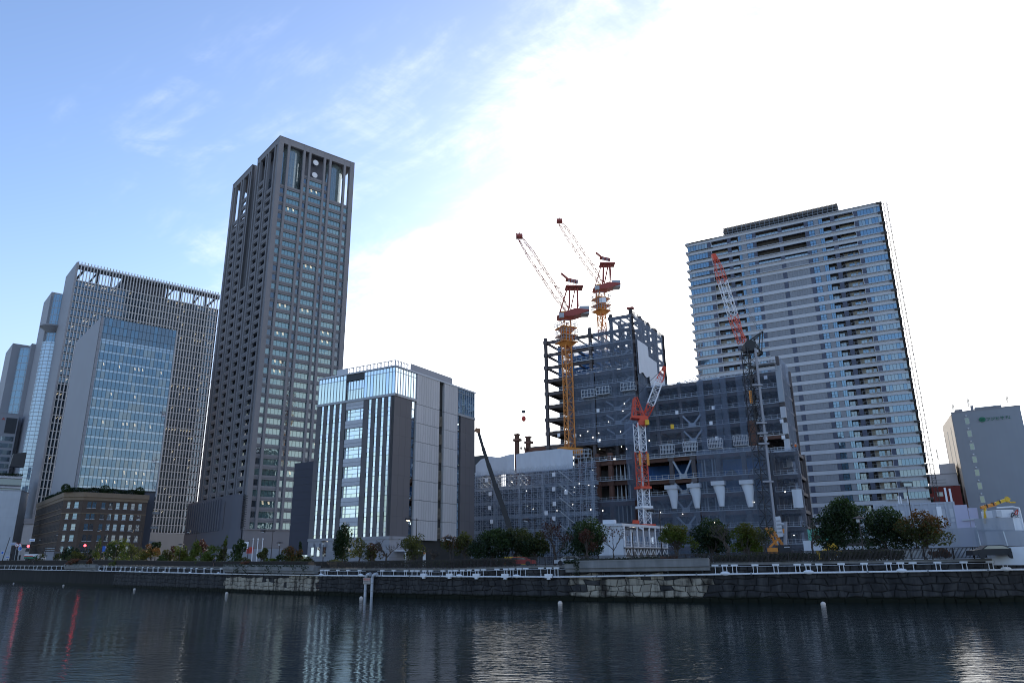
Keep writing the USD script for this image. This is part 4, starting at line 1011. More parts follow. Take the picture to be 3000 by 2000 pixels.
# ---------------------------------------------------------------- the apartment tower on the right
def apartments():
    A = at_z(2576.5, 600, 134.0); F = Frame(A, rad(-28.94), 1); S = Frame(A, rad(-28.94 + 90), 1); L = Frame(F.xy(-75.0), rad(-28.94 + 90), -1)
    t = thing('apartment_tower', 'tall apartment tower with white balcony bands and glazed corners behind the building site', 'tower')
    white = paint('white_balcony_band', (0.52, 0.53, 0.56), 0.6, 0.06, 0.15, 0.07, rnd=0.03)
    louv = paint('grey_ribbed_screen', (0.25, 0.26, 0.285), 0.6, 0.08, 0.2, 0.10, rnd=0.05)
    navy = paint('slate_blue_panel', (0.075, 0.085, 0.125), 0.55, 0.08, 0.2)
    beige = paint('beige_balcony_wall', (0.36, 0.32, 0.25), 0.8, 0.08)
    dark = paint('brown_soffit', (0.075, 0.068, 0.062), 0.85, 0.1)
    tips = [8.86, 12.64, 16.41, 20.19] + [23.96 + 3.775 * k for k in range(21)] + [103.1, 107.2, 111.3, 115.4, 119.1, 122.5, 126.6, 130.9]
    tips.append(134.9); n = len(tips)
    panes, bigw, narrow, screens = [], [], [], []
    r = random.Random(21)
    for k in range(n):
        z = tips[k]; hb = 1.5 if k < n - 1 else 1.3
        prev = tips[k - 1] if k else 5.0
        top = k >= n - 6
        # band and its thin projecting shelf
        part(t, 'balcony_band', MB().box(F, -74.9, -0.1, -0.35, 0.0, z - hb, z - 0.12 if k < n - 1 else z), white)
        for u0, u1 in ((-13.5 if not top else -75.2, 0.9), (-75.6, -64.0)):
            part(t, 'shelf', MB().box(F, u0, u1, -2.0, 0.75, z - 0.12 + .002, z + 0.05), white)
        if 3 < k < n - 1: part(t, 'shelf', MB().box(F, -64.0, -46.0 if k % 3 else -52.0, -0.3, 0.4, z - 0.119, z + 0.045), white)
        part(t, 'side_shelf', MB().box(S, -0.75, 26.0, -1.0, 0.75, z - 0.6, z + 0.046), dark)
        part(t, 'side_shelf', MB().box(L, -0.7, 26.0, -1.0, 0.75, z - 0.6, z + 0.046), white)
        if z < 16: continue
        z0, z1 = prev + 0.06, z - hb            # the opening under this band
        h = z1 - z0
        for (ua, ub, cnt) in ((-8.05, -0.1, 7), (-74.9, -66.45, 7)):
            U = np.linspace(ua, ub, cnt + 1); base = r.random()
            for i in range(cnt):
                m = M['glass_flat'] if r.random() < (0.75 if base < .55 else 0.15) else M['glass_blue']
                panes.append((MB().box(F, U[i] + .05, U[i + 1] - .05, -0.42, -0.34 + r.uniform(-.004, .004), z0, z1), m))
            fr = MB()
            for u in U: fr.box(F, u - .05, u + .05, -0.45, -0.28, z0, z1)
            part(t, 'glazing_bars', fr, M['frame_dark'])
        sg = MB()
        for i in range(6): sg.box(S, 0.4 + 2.2 * i, 2.4 + 2.2 * i, -0.42, -0.3, z0, z1)
        part(t, 'side_glazing', sg, M['glass_grid'])
        lg = MB()
        for i in range(5): lg.box(L, 0.3 + 2.2 * i, 2.3 + 2.2 * i, -0.42, -0.3, z0, z1)
        part(t, 'side_glazing', lg, M['glass_flat'])
        for ua, ub in ((-9.5, -8.12), (-17.85, -16.3), (-27.6, -26.25), (-66.4, -64.75), (-58.05, -56.6), (-47.7, -46.45)):
            part(t, 'blue_panel', MB().box(F, ua, ub, -0.5, -0.16, z0, z1), navy)
        if k <= n - 5 or True:
            cen = ((-36.15, -27.65), (-46.4, -37.7))
            if k > n - 5:
                kind = {n - 4: 'glass', n - 3: 'open', n - 2: 'open', n - 1: 'rail'}[k]
            else: kind = 'screen'
            part(t, 'blue_panel', MB().box(F, -37.65, -36.2, -0.5, -0.16, z0, z1), navy)
            for ua, ub in cen:
                if kind == 'screen':
                    U = np.linspace(ua, ub, 10)
                    for i in range(9): screens.append((MB().box(F, U[i] + .015, U[i + 1] - .015, -0.5, -0.26 + (0.02 if i % 2 else 0.0), z0, z1), louv))
                else:
                    part(t, 'terrace_back', MB().box(F, ua, ub, -5.0, -4.6, z0, z1), dark if kind == 'open' else beige)
                    if kind == 'glass':
                        U = np.linspace(ua, ub, 9)
                        for i in range(8): panes.append((MB().box(F, U[i] + .05, U[i + 1] - .05, -2.0, -1.9, z0, z1), M['glass_blue']))
                    if kind != 'open' or k == n - 1:
                        U = np.linspace(ua, ub, 8)
                        for i in range(7): part(t, 'rail_glass', MB().box(F, U[i] + .05, U[i + 1] - .05, -0.3, -0.24, z0, z0 + 1.15), M['glass_flat'])
        for ua, ub in ((-24.0, -22.25), (-52.45, -50.35)): screens.append((MB().box(F, ua, ub, -0.5, -0.24, z0, z1), louv))
        for ua, ub in ((-26.2, -24.05), (-50.3, -47.75)):
            w = (ua + ub) / 2; zz = z0 + h * .42
            g = MB(); [g.box(F, x0, x1, -0.5, -0.36, y0, y1) for x0, x1 in ((ua + .08, w - .06), (w + .06, ub - .08)) for y0, y1 in ((z0 + .05, zz - .05), (zz + .05, z1 - .05))]
            bigw.append((g, MB().box(F, ua, ub, -0.6, -0.5, z0, z1).box(F, w - .06, w + .06, -.5, -.3, z0, z1).box(F, ua, ub, -.5, -.3, zz - .05, zz + .05)))
        for ua, ub in ((-22.2, -20.75), (-53.6, -52.5)):
            m_ = (ua + ub) / 2
            narrow.append((MB().box(F, ua + .06, m_ - .04, -.5, -.34, z0, z1).box(F, m_ + .04, ub - .06, -.5, -.34, z0, z1), M['glass_blue']))
        # balconies: back wall, side walls, doors, handrail
        for ua, ub, bk in ((-20.7, -17.9, dark), (-16.25, -15.0, dark), (-14.95, -9.55, beige), (-64.7, -58.1, dark if k % 2 else beige), (-56.55, -54.0, dark)):
            part(t, 'balcony_back', MB().box(F, ua, ub, -2.3, -2.1, z0, z1), bk)
            part(t, 'balcony_side', MB().box(F, ua - .06, ua, -2.3, -0.3, z0, z1), M['frame_dark'] if ua != -14.95 else navy)
            if ub - ua > 2:
                c = (ua + ub) / 2 - .4
                panes.append((MB().box(F, c - .9, c - .05, -2.09, -2.0, z0, z0 + 2.0).box(F, c + .05, c + .9, -2.09, -2.0, z0, z0 + 2.0), M['glass_flat'] if r.random() < .5 else M['glass_blue']))
                if ub - ua > 4: panes.append((MB().box(F, ub - 1.5, ub - .5, -2.09, -2.0, z0, z0 + 2.0), M['glass_dark']))
            rl = MB().box(F, ua, ub, -0.22, -0.16, z0 + 1.0, z0 + 1.06)
            if k < n - 4:
                for u in np.arange(ua + .3, ub, 1.1): rl.box(F, u, u + .05, -0.22, -0.17, z0, z0 + 1.0)
            part(t, 'handrail', rl, M['frame_grey'])
            if k >= n - 4:
                U = np.linspace(ua, ub, max(2, int((ub - ua) / 1.0)) + 1)
                for i in range(len(U) - 1): part(t, 'rail_glass', MB().box(F, U[i] + .04, U[i + 1] - .04, -0.2, -0.14, z0, z0 + 1.0), M['glass_flat'])
        part(t, 'post', MB().box(F, -9.56, -9.46, -.3, -.1, z0, z1).box(F, -64.75, -64.65, -.3, -.1, z0, z1), M['white_paint'])
    many(t, 'window_pane', panes[::-1], 300)
    many(t, 'screen_panel', screens[::-1], 300)
    for g, fr in bigw:
        w = part(t, 'window_frame', fr, M['frame_dark']); part(w, 'glass', g, M['glass_blue'])
    many(t, 'narrow_window', narrow, 300)
    body = MB(); body.box(F, -74.5, -0.6, -24, -2.4, 3.4, 134.0); body.box(F, -74.5, -64.9, -2.4, -0.5, 3.4, 133.5); body.box(F, -9.4, -0.6, -2.4, -0.5, 3.4, 133.5); body.box(F, -54.0, -20.8, -2.4, -0.62, 3.4, tips[n - 5])
    body.box(F, -54.0, -46.5, -2.4, -0.62, tips[n - 5], 133.5); body.box(F, -27.6, -20.8, -2.4, -0.62, tips[n - 5], 133.5); body.box(F, -58.05, -56.6, -2.4, -.5, 3.4, 133.5); body.box(F, -17.85, -16.3, -2.4, -.5, 3.4, 133.5)
    part(t, 'core', body, dark)
    part(t, 'parapet', MB().box(F, -74.6, -0.4, -24, -0.5, 134.0, 135.3), white)
    # roof plant behind a dark mesh screen with lightning rods
    sc = thing('roof_screen', 'dark scaffold screen with thin rods on the roof of the apartment tower', 'screen')
    mesh_m = M['net_dark'] = net('dark_roof_mesh', (0.07, 0.068, 0.066), 0.88, 0.08)
    part(sc, 'screen_mesh', MB().box(F, -59.5, -14.6, -3.0, -2.9, 135.35, 139.7).box(F, -14.7, -14.6, -14, -3.0, 135.35, 139.7), mesh_m)
    part(sc, 'inner_wall', MB().box(F, -58.5, -15.6, -14, -4.0, 135.3, 139.0), M['deck'])
    for u in np.linspace(-59.6, -14.6, 25): part(sc, 'pole', MB().box(F, u - .05, u + .05, -2.88, -2.78, 135.35, 139.9), M['frame_grey'])
    for z in (136.4, 137.6, 138.8, 139.8): part(sc, 'ledger', MB().box(F, -60, -14.4, -2.87, -2.75, z - .05, z + .05), M['frame_grey'])
    for u in (-57, -52.6, -48, -43.4, -41, -36.4, -32, -27.5, -23, -18.4, -15.2): part(sc, 'rod', MB().tube([F.p(u, -3, 139.8), F.p(u, -3, 142.4)], [.07, .04], 5), M['frame_dark'])
    end = MB()
    for z in (135.6, 137.4, 139.2): end.bar(F.p(-60, -2.8, z), F.p(-60, -8, z), .2); end.bar(F.p(-60, -2.8, z), F.p(-60, -4.5, z + 1.4), .14)
    part(sc, 'end_brace', end, M['frame_dark'])
    # the lattice hoist mast at the right end
    hm = thing('hoist_mast', 'black lattice hoist mast running up the right end of the apartment tower', 'mast')
    q = [S.p(8.0 + du, 2.0 + dn, 0) for du in (-1.0, 1.0) for dn in (-0.6, 0.6)]
    for p in q: part(hm, 'leg', MB().bar((p[0], p[1], 3.4), (p[0], p[1], 138.5), 0.14), M['frame_dark'])
    for i, z in enumerate(np.arange(4, 138, 1.6)):
        b = MB()
        for i0, i1 in ((0, 1), (1, 3), (3, 2), (2, 0)):
            a_, b_ = q[i0], q[i1]; b.bar((a_[0], a_[1], z), (b_[0], b_[1], z), .1); b.bar((a_[0], a_[1], z), (b_[0], b_[1], z + 1.6), .08)
        b.bar((q[1][0], q[1][1], z), S.p(8, 2.9, z), .16) if i % 2 else b.bar((q[0][0], q[0][1], z), S.p(8, 0.2, z), .14)
        part(hm, 'lattice', b, M['frame_dark'])
    return F
AF = apartments()

# ---------------------------------------------------------------- the grey block with the green sign, and what stands round it
def sign_block():
    c = at_z(2786.4, 1210, 60.0); a = rad(-34.56); F = Frame(c, a, 1); _e = at_z(2761, 1247, 60.0); S = Frame(c, math.atan2(_e[1] - c[1], _e[0] - c[0]), -1); LS = np.linalg.norm(_e - c)
    t = thing('office_building', 'blank grey tiled block with one column of windows and green sign lettering', 'building')
    tile = paint('blue_grey_tile', (0.30, 0.32, 0.355), 0.55, 0.06, 0.2, 0.05)
    warm = paint('cream_side_wall', (0.62, 0.53, 0.42), 0.7, 0.08)
    part(t, 'wall', MB().box(F, 0, 23.0, -30, 0, 3.4, 60.0), tile)
    z = 60.0; g = MB()
    for k in range(18): g.box(F, 0.0, 23.0, 0.0, 0.02, 3.4 + 3.14 * k, 3.4 + 3.14 * k + 3.09)
    part(t, 'tile_course', g, tile)
    sd = MB().box(S, 0.15, LS, -6.0, 0.12, 3.4, 59.6); part(t, 'side_wall', sd, warm)
    for f_ in (.25, .6, .95): part(t, 'side_slot', MB().box(S, LS * f_ - .6, LS * f_ + .6, 0.10, 0.16, 6, 55.5), M['frame_dark'])
    part(t, 'parapet', MB().box(F, -0.12, 23.1, -30, 0.12, 60.0, 60.35), M['slab_grey'])
    g2 = M['glass_olive'] = pane('olive_window_glass', (0.16, 0.18, 0.12), (0.8, 0.9, 0.85), 0.12, vary=0.15)
    for k in range(9):
        zt = 57.6 - 5.08 * k
        w = part(t, 'window', MB().box(F, 4.15, 5.75, -0.1, 0.06, zt - 2.6, zt), M['white_dull']); part(w, 'glass', MB().box(F, 4.28, 5.62, 0.0, 0.075, zt - 2.47, zt - .13), g2 if k < 8 else M['glass_dark'])
        part(t, 'vent_hood', trimesh.creation.icosphere(2, 0.33).apply_transform(np.diag([1, 1, .8, 1])).apply_translation(F.p(4.9, 0.12, zt + 0.75)), M['white_paint'], smooth=True)
    sg = MB(); an = np.linspace(0, 2 * np.pi, 29)[:-1]
    sg.prism(F, [(10.05 + 1.15 * math.cos(x), 56.25 + 0.92 * math.sin(x)) for x in an], 0.05, 0.4)
    em = part(t, 'sign_emblem', sg, M['green_sign'])
    kn = MB()
    for pts in ([(9.3, 56.45), (9.75, 56.1), (10.1, 56.35), (10.0, 55.8)], [(10.35, 55.85), (10.4, 56.5), (10.75, 56.45)]):
        kn.tube([F.p(u, 0.42, zz) for u, zz in pts], 0.075, 5)
    part(em, 'emblem_mark', kn, paint('dark_green', (0.004, 0.05, 0.03), 0.5))
    lm, w = lettering(F, SHOP, 11.5, 55.55, 1.25, 0.06, 0.28)
    v = lm.v[0]; k = 8.0 / w; q = F.xy(11.5); v[:, :2] = q + (v[:, :2] - q) * 1.0
    v2 = v.copy(); rel = (v[:, :2] - q) @ F.ud; nn = (v[:, :2] - q) @ F.nd; v2[:, :2] = q + np.outer(rel * k, F.ud) + np.outer(nn, F.nd); lm.v = [v2]
    part(t, 'sign_lettering', lm, M['green_sign'])
    # roof gear
    part(t, 'plant_room', MB().box(F, 8.0, 17.0, -9, -2.0, 60.3, 61.2), M['slab_grey']); part(t, 'plant_roof', MB().box(F, 8.3, 17.1, -9.2, -1.7, 61.2, 61.5), M['white_dull'])
    part(t, 'chimney', MB().box(F, 6.85, 7.85, -2, -1.0, 60.3, 62.3), M['slab_grey'])
    part(t, 'plant_box', MB().box(F, 1.3, 3.9, -3, -1.0, 60.3, 61.3), M['slab_grey'])
    for u, h in ((1.1, 3.6), (6.6, 5.2), (19.6, 4.4)):
        b = MB().tube([F.p(u, -1.2, 60.3), F.p(u, -1.2, 60.3 + h)], .07, 5); b.box(F, u - .42, u - .18, -1.3, -1.0, 60.3 + h * .35, 60.3 + h * .95); b.box(F, u + .1, u + .25, -1.3, -1.1, 60.3 + h * .5, 60.3 + h * .9)
        part(t, 'antenna', b, M['frame_dark'])
    b = MB().tube([F.p(3.6, -1.5, 60.3), F.p(3.3, -1.5, 66.2)], .05, 5)
    for zz, w_ in ((63.8, .8), (64.6, .6), (62.6, 1.4), (63.1, .9)): b.bar(F.p(3.4 - w_, -1.5, zz), F.p(3.4 + w_, -1.5, zz), .05)
    part(t, 'aerial', b, M['frame_dark']); part(t, 'aerial', MB().tube([F.p(5.2, -1.5, 60.3), F.p(4.9, -1.5, 69.0)], .04, 5), M['frame_dark'])
    part(t, 'roof_rail', MB().box(F, 0, 7, -.2, -.14, 61.2, 61.26).box(F, 17, 22, -.2, -.14, 61.2, 61.26), M['frame_grey'])
    return F
FJ = sign_block()

def block(name, label, corners_px, r, depth, mat, roof=None, base=3.4):
    """A plain building whose front's top edge runs between two pixels, at a distance r."""
    (x0, y0), (x1, y1), ang = corners_px
    q = at_range(x0, y0, r); F = Frame(q, ang, 1); u1, _ = F.hit(x1, y1)
    t = thing('building', label, 'building')
    part(t, 'wall', MB().box(F, 0, u1, -depth, 0, base, q[2]), mat)
    part(t, 'roof_edge', MB().box(F, -.15, u1 + .15, -depth, .15, q[2] + .003, q[2] + .35), M['slab_grey'])
    return t, F, u1, q[2]
aa = rad(-30)
t, F, u1, z = block('red', 'dark red building seen between the apartment tower and the grey sign block', ((2700, 1427), (2812, 1421), aa), 330, 12, paint('dark_red_wall', (0.16, 0.028, 0.024), 0.8, 0.1))
_wu, _wz = F.hit(2754, 1447); w = part(t, 'window', MB().box(F, _wu - 1, _wu + 1, -.1, .05, _wz - .8, _wz + .8), M['white_dull']); part(w, 'glass', MB().box(F, _wu - .85, _wu - .08, 0, .07, _wz - .65, _wz + .65).box(F, _wu + .08, _wu + .85, 0, .07, _wz - .65, _wz + .65), M['glass_dark'])
t, F, u1, z = block('shed', 'white ribbed building behind the dark red one', ((2716, 1392), (2800, 1372), aa), 345, 14, M['white_dull'])
for k in range(8): part(t, 'rib', MB().box(F, 0, u1 * .6, 0, .18, z - 2.2 - 1.25 * k, z - 1.9 - 1.25 * k), M['frame_grey'])
part(t, 'stair_house', MB().box(F, u1 * .45, u1, -8, -.1, z + .36, z + 4.2), M['white_dull'])
b = MB().tube([F.p(u1 * .5, -2, z), F.p(u1 * .5, -2, z + 11)], .08, 5); b.box(F, u1 * .5 - .5, u1 * .5 - .2, -2.2, -1.8, z + 6, z + 10.5); part(t, 'antenna', b, M['frame_dark'])
t, F, u1, z = block('edge', 'pale building showing at the right edge behind the grey sign block', ((2986, 1262), (3080, 1240), aa), 395, 12, paint('tan_wall', (0.42, 0.33, 0.26), 0.8, 0.1))
part(t, 'balcony', MB().box(F, 0, u1, 0, 1.2, z - 7, z - 6), M['concrete_dark'])
# ---------------------------------------------------------------- the steel building under construction
A2 = rad(-28.94)
FF = Frame(at_range(2137, 1393, 188.0), A2, 1)
FM = FF.shift(n=-18.3)
_t0 = at_range(1597, 1000, 216.6)
FT = Frame(_t0, A2, 1)
M['net'] = net('site_net', (0.26, 0.31, 0.39), 0.42, 0.22)
M['net_thin'] = net('site_net_thin', (0.26, 0.31, 0.39), 0.20, 0.16)
M['net_blue'] = net('site_net_blue', (0.05, 0.14, 0.34), 0.62, 0.25)
site = thing('unfinished_building', 'steel frame building under construction hung with translucent nets', 'construction')


def sheet(F, u0, u1, z0, z1, n=0.0, amp=0.25, nu=28, nz=14, seed=0, sag=0.0, ztop=None):
    """A hanging cloth with folds: displaced along n, its foot uneven."""
    U, Zz = np.meshgrid(np.linspace(0, 1, nu), np.linspace(0, 1, nz))
    uu = u0 + (u1 - u0) * U; top = z1 if ztop is None else ztop(uu)
    zz = z0 + (top - z0) * Zz
    ph = np.stack([uu * 0.45 + seed * 7.1, zz * 0.06, uu * 0 + seed], -1)
    d = (meshkit.fbm(ph, 4, seed) - 0.5) * 2 * amp * (0.35 + 0.65 * (1 - Zz))
    zz = zz + sag * np.sin(uu * 1.1 + seed) * (1 - Zz)
    v = F.T(np.stack([uu, n + d, zz], -1).reshape(-1, 3))
    i = np.arange(nz - 1)[:, None] * nu + np.arange(nu - 1)[None]
    return MB().add(v, np.stack([i, i + 1, i + nu + 1, i + nu], -1).reshape(-1, 4))
def hz(F, x, y, n=0.0): return F.hit(x, y, n)[1]
def hu(F, x, y, n=0.0): return F.hit(x, y, n)[0]
def rails(F, u0, u1, n, z, every=1.6):
    b = MB()
    for h in (0.55, 1.1): b.box(F, u0, u1, n - .03, n + .03, z + h - .03, z + h + .03)
    for u in np.arange(u0, u1, every): b.box(F, u - .035, u + .035, n - .035, n + .035, z, z + 1.25)
    b.box(F, u0, u1, n - .04, n + .05, z, z + .16)
    return b
def cage(F, u, n, z, w=3.2, h=2.2, m='galv'):
    b = MB()
    for uu in np.linspace(u - w / 2, u + w / 2, 5):
        for nn in (n - .9, n + .9): b.box(F, uu - .05, uu + .05, nn - .05, nn + .05, z, z + h)
    for zz in (z + .05, z + h / 2, z + h):
        b.box(F, u - w / 2, u + w / 2, n + .85, n + .95, zz - .05, zz + .05); b.box(F, u - w / 2, u + w / 2, n - .95, n - .85, zz - .05, zz + .05)
        for uu in (u - w / 2, u + w / 2): b.box(F, uu - .05, uu + .05, n - .9, n + .9, zz - .05, zz + .05)
    b.box(F, u - w / 2, u + w / 2, n - .9, n + .9, z - .08, z)
    return b
def framework(name_sfx, F, us, zs, depth, nbays, mat_c, mat_b, deck_from=0, deck_to=99, cw=0.85, bh=0.95, col_tops=None):
    """Columns, front and rear beams, cross beams and decks of one block."""
    ztop, zlow = max(zs), 3.4
    ns = np.linspace(-0.4, -depth, nbays + 1)
    for i, u in enumerate(us):
        for j, n in enumerate(ns):
            zt = (col_tops[i] if col_tops else ztop + 0.9)
            part(site, 'column', MB().box(F, u - cw / 2, u + cw / 2, n - cw / 2, n + cw / 2, zlow, zt), mat_c)
            if j in (0,):
                for z in zs:
                    if z < zt: part(site, 'joint_collar', MB().box(F, u - cw * .72, u + cw * .72, n - cw * .72, n + cw * .72, z - bh, z + .1), mat_c)
    for k, z in enumerate(sorted(zs)):
        for j, n in enumerate(ns):
            part(site, 'beam', MB().box(F, us[0], us[-1], n - .22, n + .22, z - bh, z - bh + .12).box(F, us[0], us[-1], n - .06, n + .06, z - bh, z).box(F, us[0], us[-1], n - .22, n + .22, z - .12, z), mat_b)
        cb = MB()
        for u in us: cb.box(F, u - .14, u + .14, -depth, -.4, z - bh * .8, z)
        for a_, b_ in zip(us[:-1], us[1:]):
            for f_ in (1 / 3, 2 / 3): cb.box(F, a_ + (b_ - a_) * f_ - .09, a_ + (b_ - a_) * f_ + .09, -depth, -.4, z - bh * .55, z - .02)
        part(site, 'cross_beams', cb, mat_b, kind='stuff')
        if deck_from <= k < deck_to:
            part(site, 'floor_deck', MB().box(F, us[0] + .1, us[-1] - .1, -depth + .2, -.7, z + .004, z + .16), M['deck'])

# --- the tall block at the back left
zT = [hz(FT, 1597, y) for y in (1000, 1040, 1077, 1113.6, 1155, 1191.5, 1229, 1268.7, 1306)]
step = (zT[0] - zT[8]) / 8
zT = [zT[0] - step * k for k in range(9)]
uT = [0.0, hu(FT, 1727, 990), hu(FT, 1788, 940), hu(FT, 1847, 920)]
framework('T', FT, uT, zT, 30.0, 3, M['steel'], M['steel'], 0, 6, col_tops=[zT[0] + 1.0, zT[0] + 2.0, zT[0] + 4.6, zT[0] + 5.0])
zT2 = [zT[0] + step]
framework('T2', FT, uT[2:], zT2, 30.0, 4, M['steel'], M['steel'], 5, 5, col_tops=[zT2[0] + .9, zT2[0] + 1.5])
for i in range(24):
    part(site, 'stub_column', MB().box(FT, uT[3] - .1, uT[3] + .1, -1.5 - i * 1.22, -1.3 - i * 1.22, zT2[0], zT2[0] + 1.6), M['steel'])
ext = MB(); u9 = hu(FT, 1545, 1292)
part(site, 'floor_deck', MB().box(FT, u9, 0.2, -24, -.2, zT[8] - .1, zT[8] + .16), M['deck'])
part(site, 'beam', MB().box(FT, u9 - 1, 0.4, -.5, -.1, zT[8] - 1.4, zT[8] - .1), M['rust'])
for x, y0 in ((1512, 1273), (1545, 1280)):
    u = hu(FT, x, 1300); z = hz(FT, x, y0)
    c = part(site, 'column', MB().box(FT, u - .55, u + .55, -1.2, -.1, 3.4, z), M['rust']); part(c, 'column_head', MB().box(FT, u - 1.0, u + 1.2, -1.5, .2, z - 1.9, z - 1.2).box(FT, u - .8, u + .8, -1.4, .1, z - .1, z + .3), M['rust'])
# stairs seen in the corner bay
for k in range(8):
    z0 = zT2[0] - step * (k + 1); st = MB(); ua, ub = uT[2] + 1.6, uT[3] - 1.0
    st.bar(FT.p(ua, -2.4, z0), FT.p(ub - 1.0, -2.4, z0 + step * .5), .16, .5); st.bar(FT.p(ua, -3.8, z0 + step), FT.p(ub - 1.0, -3.8, z0 + step * .5), .16, .5); st.box(FT, ub - 1.2, ub, -4.2, -2.2, z0 + step * .5 - .15, z0 + step * .5)
    part(site, 'stair_flight', st, M['steel_grey'])
for k in range(1, 9):
    part(site, 'guard_rail', rails(FT, uT[0] + 4 if k < 5 else uT[0] + 1, uT[3], 0.35, zT[k]), M['galv'])
# braces
def vbrace(F, ua, ub, z0, z1, n, m):
    uc = (ua + ub) / 2; b = MB()
    b.bar(F.p(ua + .5, n, z1 - .9), F.p(uc - .5, n, z0 + 1.0), .42, .42); b.bar(F.p(ub - .5, n, z1 - .9), F.p(uc + .5, n, z0 + 1.0), .42, .42); b.box(F, uc - .9, uc + .9, n - .3, n + .3, z0 + .1, z0 + 1.2)
    return part(site, 'brace', b, m)
for k in (5, 6, 7): vbrace(FT, uT[2] - 3.2, uT[3] - 1.2, zT[k + 1] if k < 8 else zT[k] - step, zT[k], -.2, M['steel_grey'])
# nets and sheets on the tall block
part(site, 'net', sheet(FT, uT[1] + 1.5, uT[3] + .4, zT[8] - 2, zT2[0] - .3, .8, .3, 40, 30, 3, ztop=lambda u: np.where(u < uT[2], zT[0] + .4, zT2[0] - .5)), M['net'])
part(site, 'net', sheet(FT, uT[0] + 7.0, uT[1] + 1.2, zT[8] - 1, zT[3] + .6, .8, .35, 30, 24, 4), M['net'])
part(site, 'net', sheet(FT, uT[0] + 1.0, uT[1] + 1.0, zT[3] + .8, zT[0] - .6, -7.0, .3, 24, 12, 6), M['net_blue'])
part(site, 'net', sheet(FT, uT[0] + 5.0, uT[2], zT[2], zT[0] - 1.2, -14.0, .3, 24, 12, 7), M['net_blue'])
ST = Frame(FT.xy(uT[3] + .6), A2 + math.pi / 2, 1)
part(site, 'net', sheet(ST, 0.2, 26.5, zT[6] - 1, zT2[0] - .2, .35, .25, 40, 24, 8), M['net'])
part(site, 'net', sheet(ST, 0.2, 30.0, zT[8] - 8, zT[6], .35, .25, 40, 24, 9), M['net'])
for k, (u0, u1, z0, z1) in enumerate(((0.5, 9.5, 4.35, 1.95), (9.0, 17.5, 4.8, 2.7), (10.0, 19.5, 7.2, 4.6), (17.0, 24.5, 6.3, 3.5), (23.0, 29.5, 6.6, 4.2))):
    part(site, 'white_sheet', sheet(ST, u0, u1, zT2[0] - step * z0, zT2[0] - step * z1, .8, .55, 36, 14, 10 + k, .4), M['tarp_white'])
part(site, 'corner_cap', MB().box(FT, uT[3] - .9, uT[3] + .9, -.9, .4, zT2[0] + 1.5, zT2[0] + 2.0), M['crane_red'])

# --- the middle block behind nets
zM = [hz(FM, 2090, y) for y in (1111, 1156, 1202, 1247, 1291)]
sm_ = (zM[0] - zM[4]) / 4; zM = [zM[0] - sm_ * k for k in range(9)]
uM = [hu(FM, x, 1250) for x in (1858, 1928, 1998, 2062, 2130, 2197, 2232, 2300)]
framework('M', FM, uM, zM, 20.0, 2, M['steel'], M['steel'], 0, 9, col_tops=[zM[0] + .5] * 6 + [zM[0] + 1.5, zM[0] + 4.2])
part(site, 'rear_sheet', sheet(FM, uM[0] - 14, uM[-1], 3.4, zM[0] - .4, -20.5, .2, 30, 10, 12), M['deck'])
for k in range(0, 8): part(site, 'guard_rail', rails(FM, uM[0], uM[-1], .3, zM[k]), M['galv'])
part(site, 'guard_rail', rails(FM, uM[2], uM[5], -3.0, zM[0] + .3, .8), M['white_dull'])
tr = MB()
for i in range(14): tr.bar(FM.p(uM[2] + i * .8, -4 + (i % 2) * 3, zM[0] + 1.0 + (i % 2) * .6), FM.p(uM[2] + i * .8 + .8, -1 - (i % 2) * 3, zM[0] + 1.6 - (i % 2) * .6), .12)
part(site, 'roof_truss', tr, M['galv'])
part(site, 'net', sheet(FM, uM[0] - 8, uM[5] + 1.5, zM[7], zM[0] + .2, 1.1, .35, 60, 30, 14), M['net_thin'])
part(site, 'net', sheet(FM, uM[5] + 2.6, uM[7] - .6, zM[4] + .6, zM[0] + .6, 1.1, .3, 30, 20, 15), M['net_thin'])
part(site, 'work_deck', MB().box(FM, uM[5] + 1.5, uM[7] - .5, -.5, 2.0, zM[0] + 1.6, zM[0] + 2.1), M['deck'])
part(site, 'guard_rail', rails(FM, uM[5] + 1.5, uM[7], 2.0, zM[0] + 2.1, .8), M['white_dull'])
part(site, 'guard_rail', rails(FM, uM[5] + 1.5, uM[7], 1.0, zM[0] + .3, .8), M['white_dull'])
for k in (2, 3): vbrace(FM, uM[2], uM[3], zM[k + 1], zM[k], .1, M['steel_grey'])
for k in range(4):
    part(site, 'net_fold', sheet(FM, uM[3 + k % 2] + 4.4 * (k // 2 + 1) - 5, uM[3 + k % 2] + 4.4 * (k // 2 + 1) - 3.2, zM[5], zM[0], 1.5, .3, 6, 20, 30 + k), M['net'])
for k in range(4, 7): part(site, 'rust_beam', MB().box(FM, uM[5] + 1, uM[7] - .4, .1, .5, zM[k] - 1.0, zM[k] - .05), M['rust'])
part(site, 'rust_column', MB().box(FM, uM[5] - .2, uM[5] + 1.9, .2, 1.4, zM[6] - 1, zM[3]), M['rust'])
SM = Frame(FM.xy(uM[7] + .7, .5), A2 + math.pi / 2, 1)
part(site, 'net', sheet(SM, 0.0, 13.0, 3.4, zM[0] + 4.0, .1, .35, 24, 40, 16), M['net'])
part(site, 'white_wrap', MB().box(FM, uM[7] - .7, uM[7] + .7, -.9, .6, zM[2], zM[0] + 1.4), M['steel_grey'])
for k in range(2, 7): part(site, 'white_wrap', MB().box(FM, uM[7] - .65, uM[7] + .65, -.85, .55, zM[k + 1] + .1, zM[k] - 1.2), M['white_dull'])

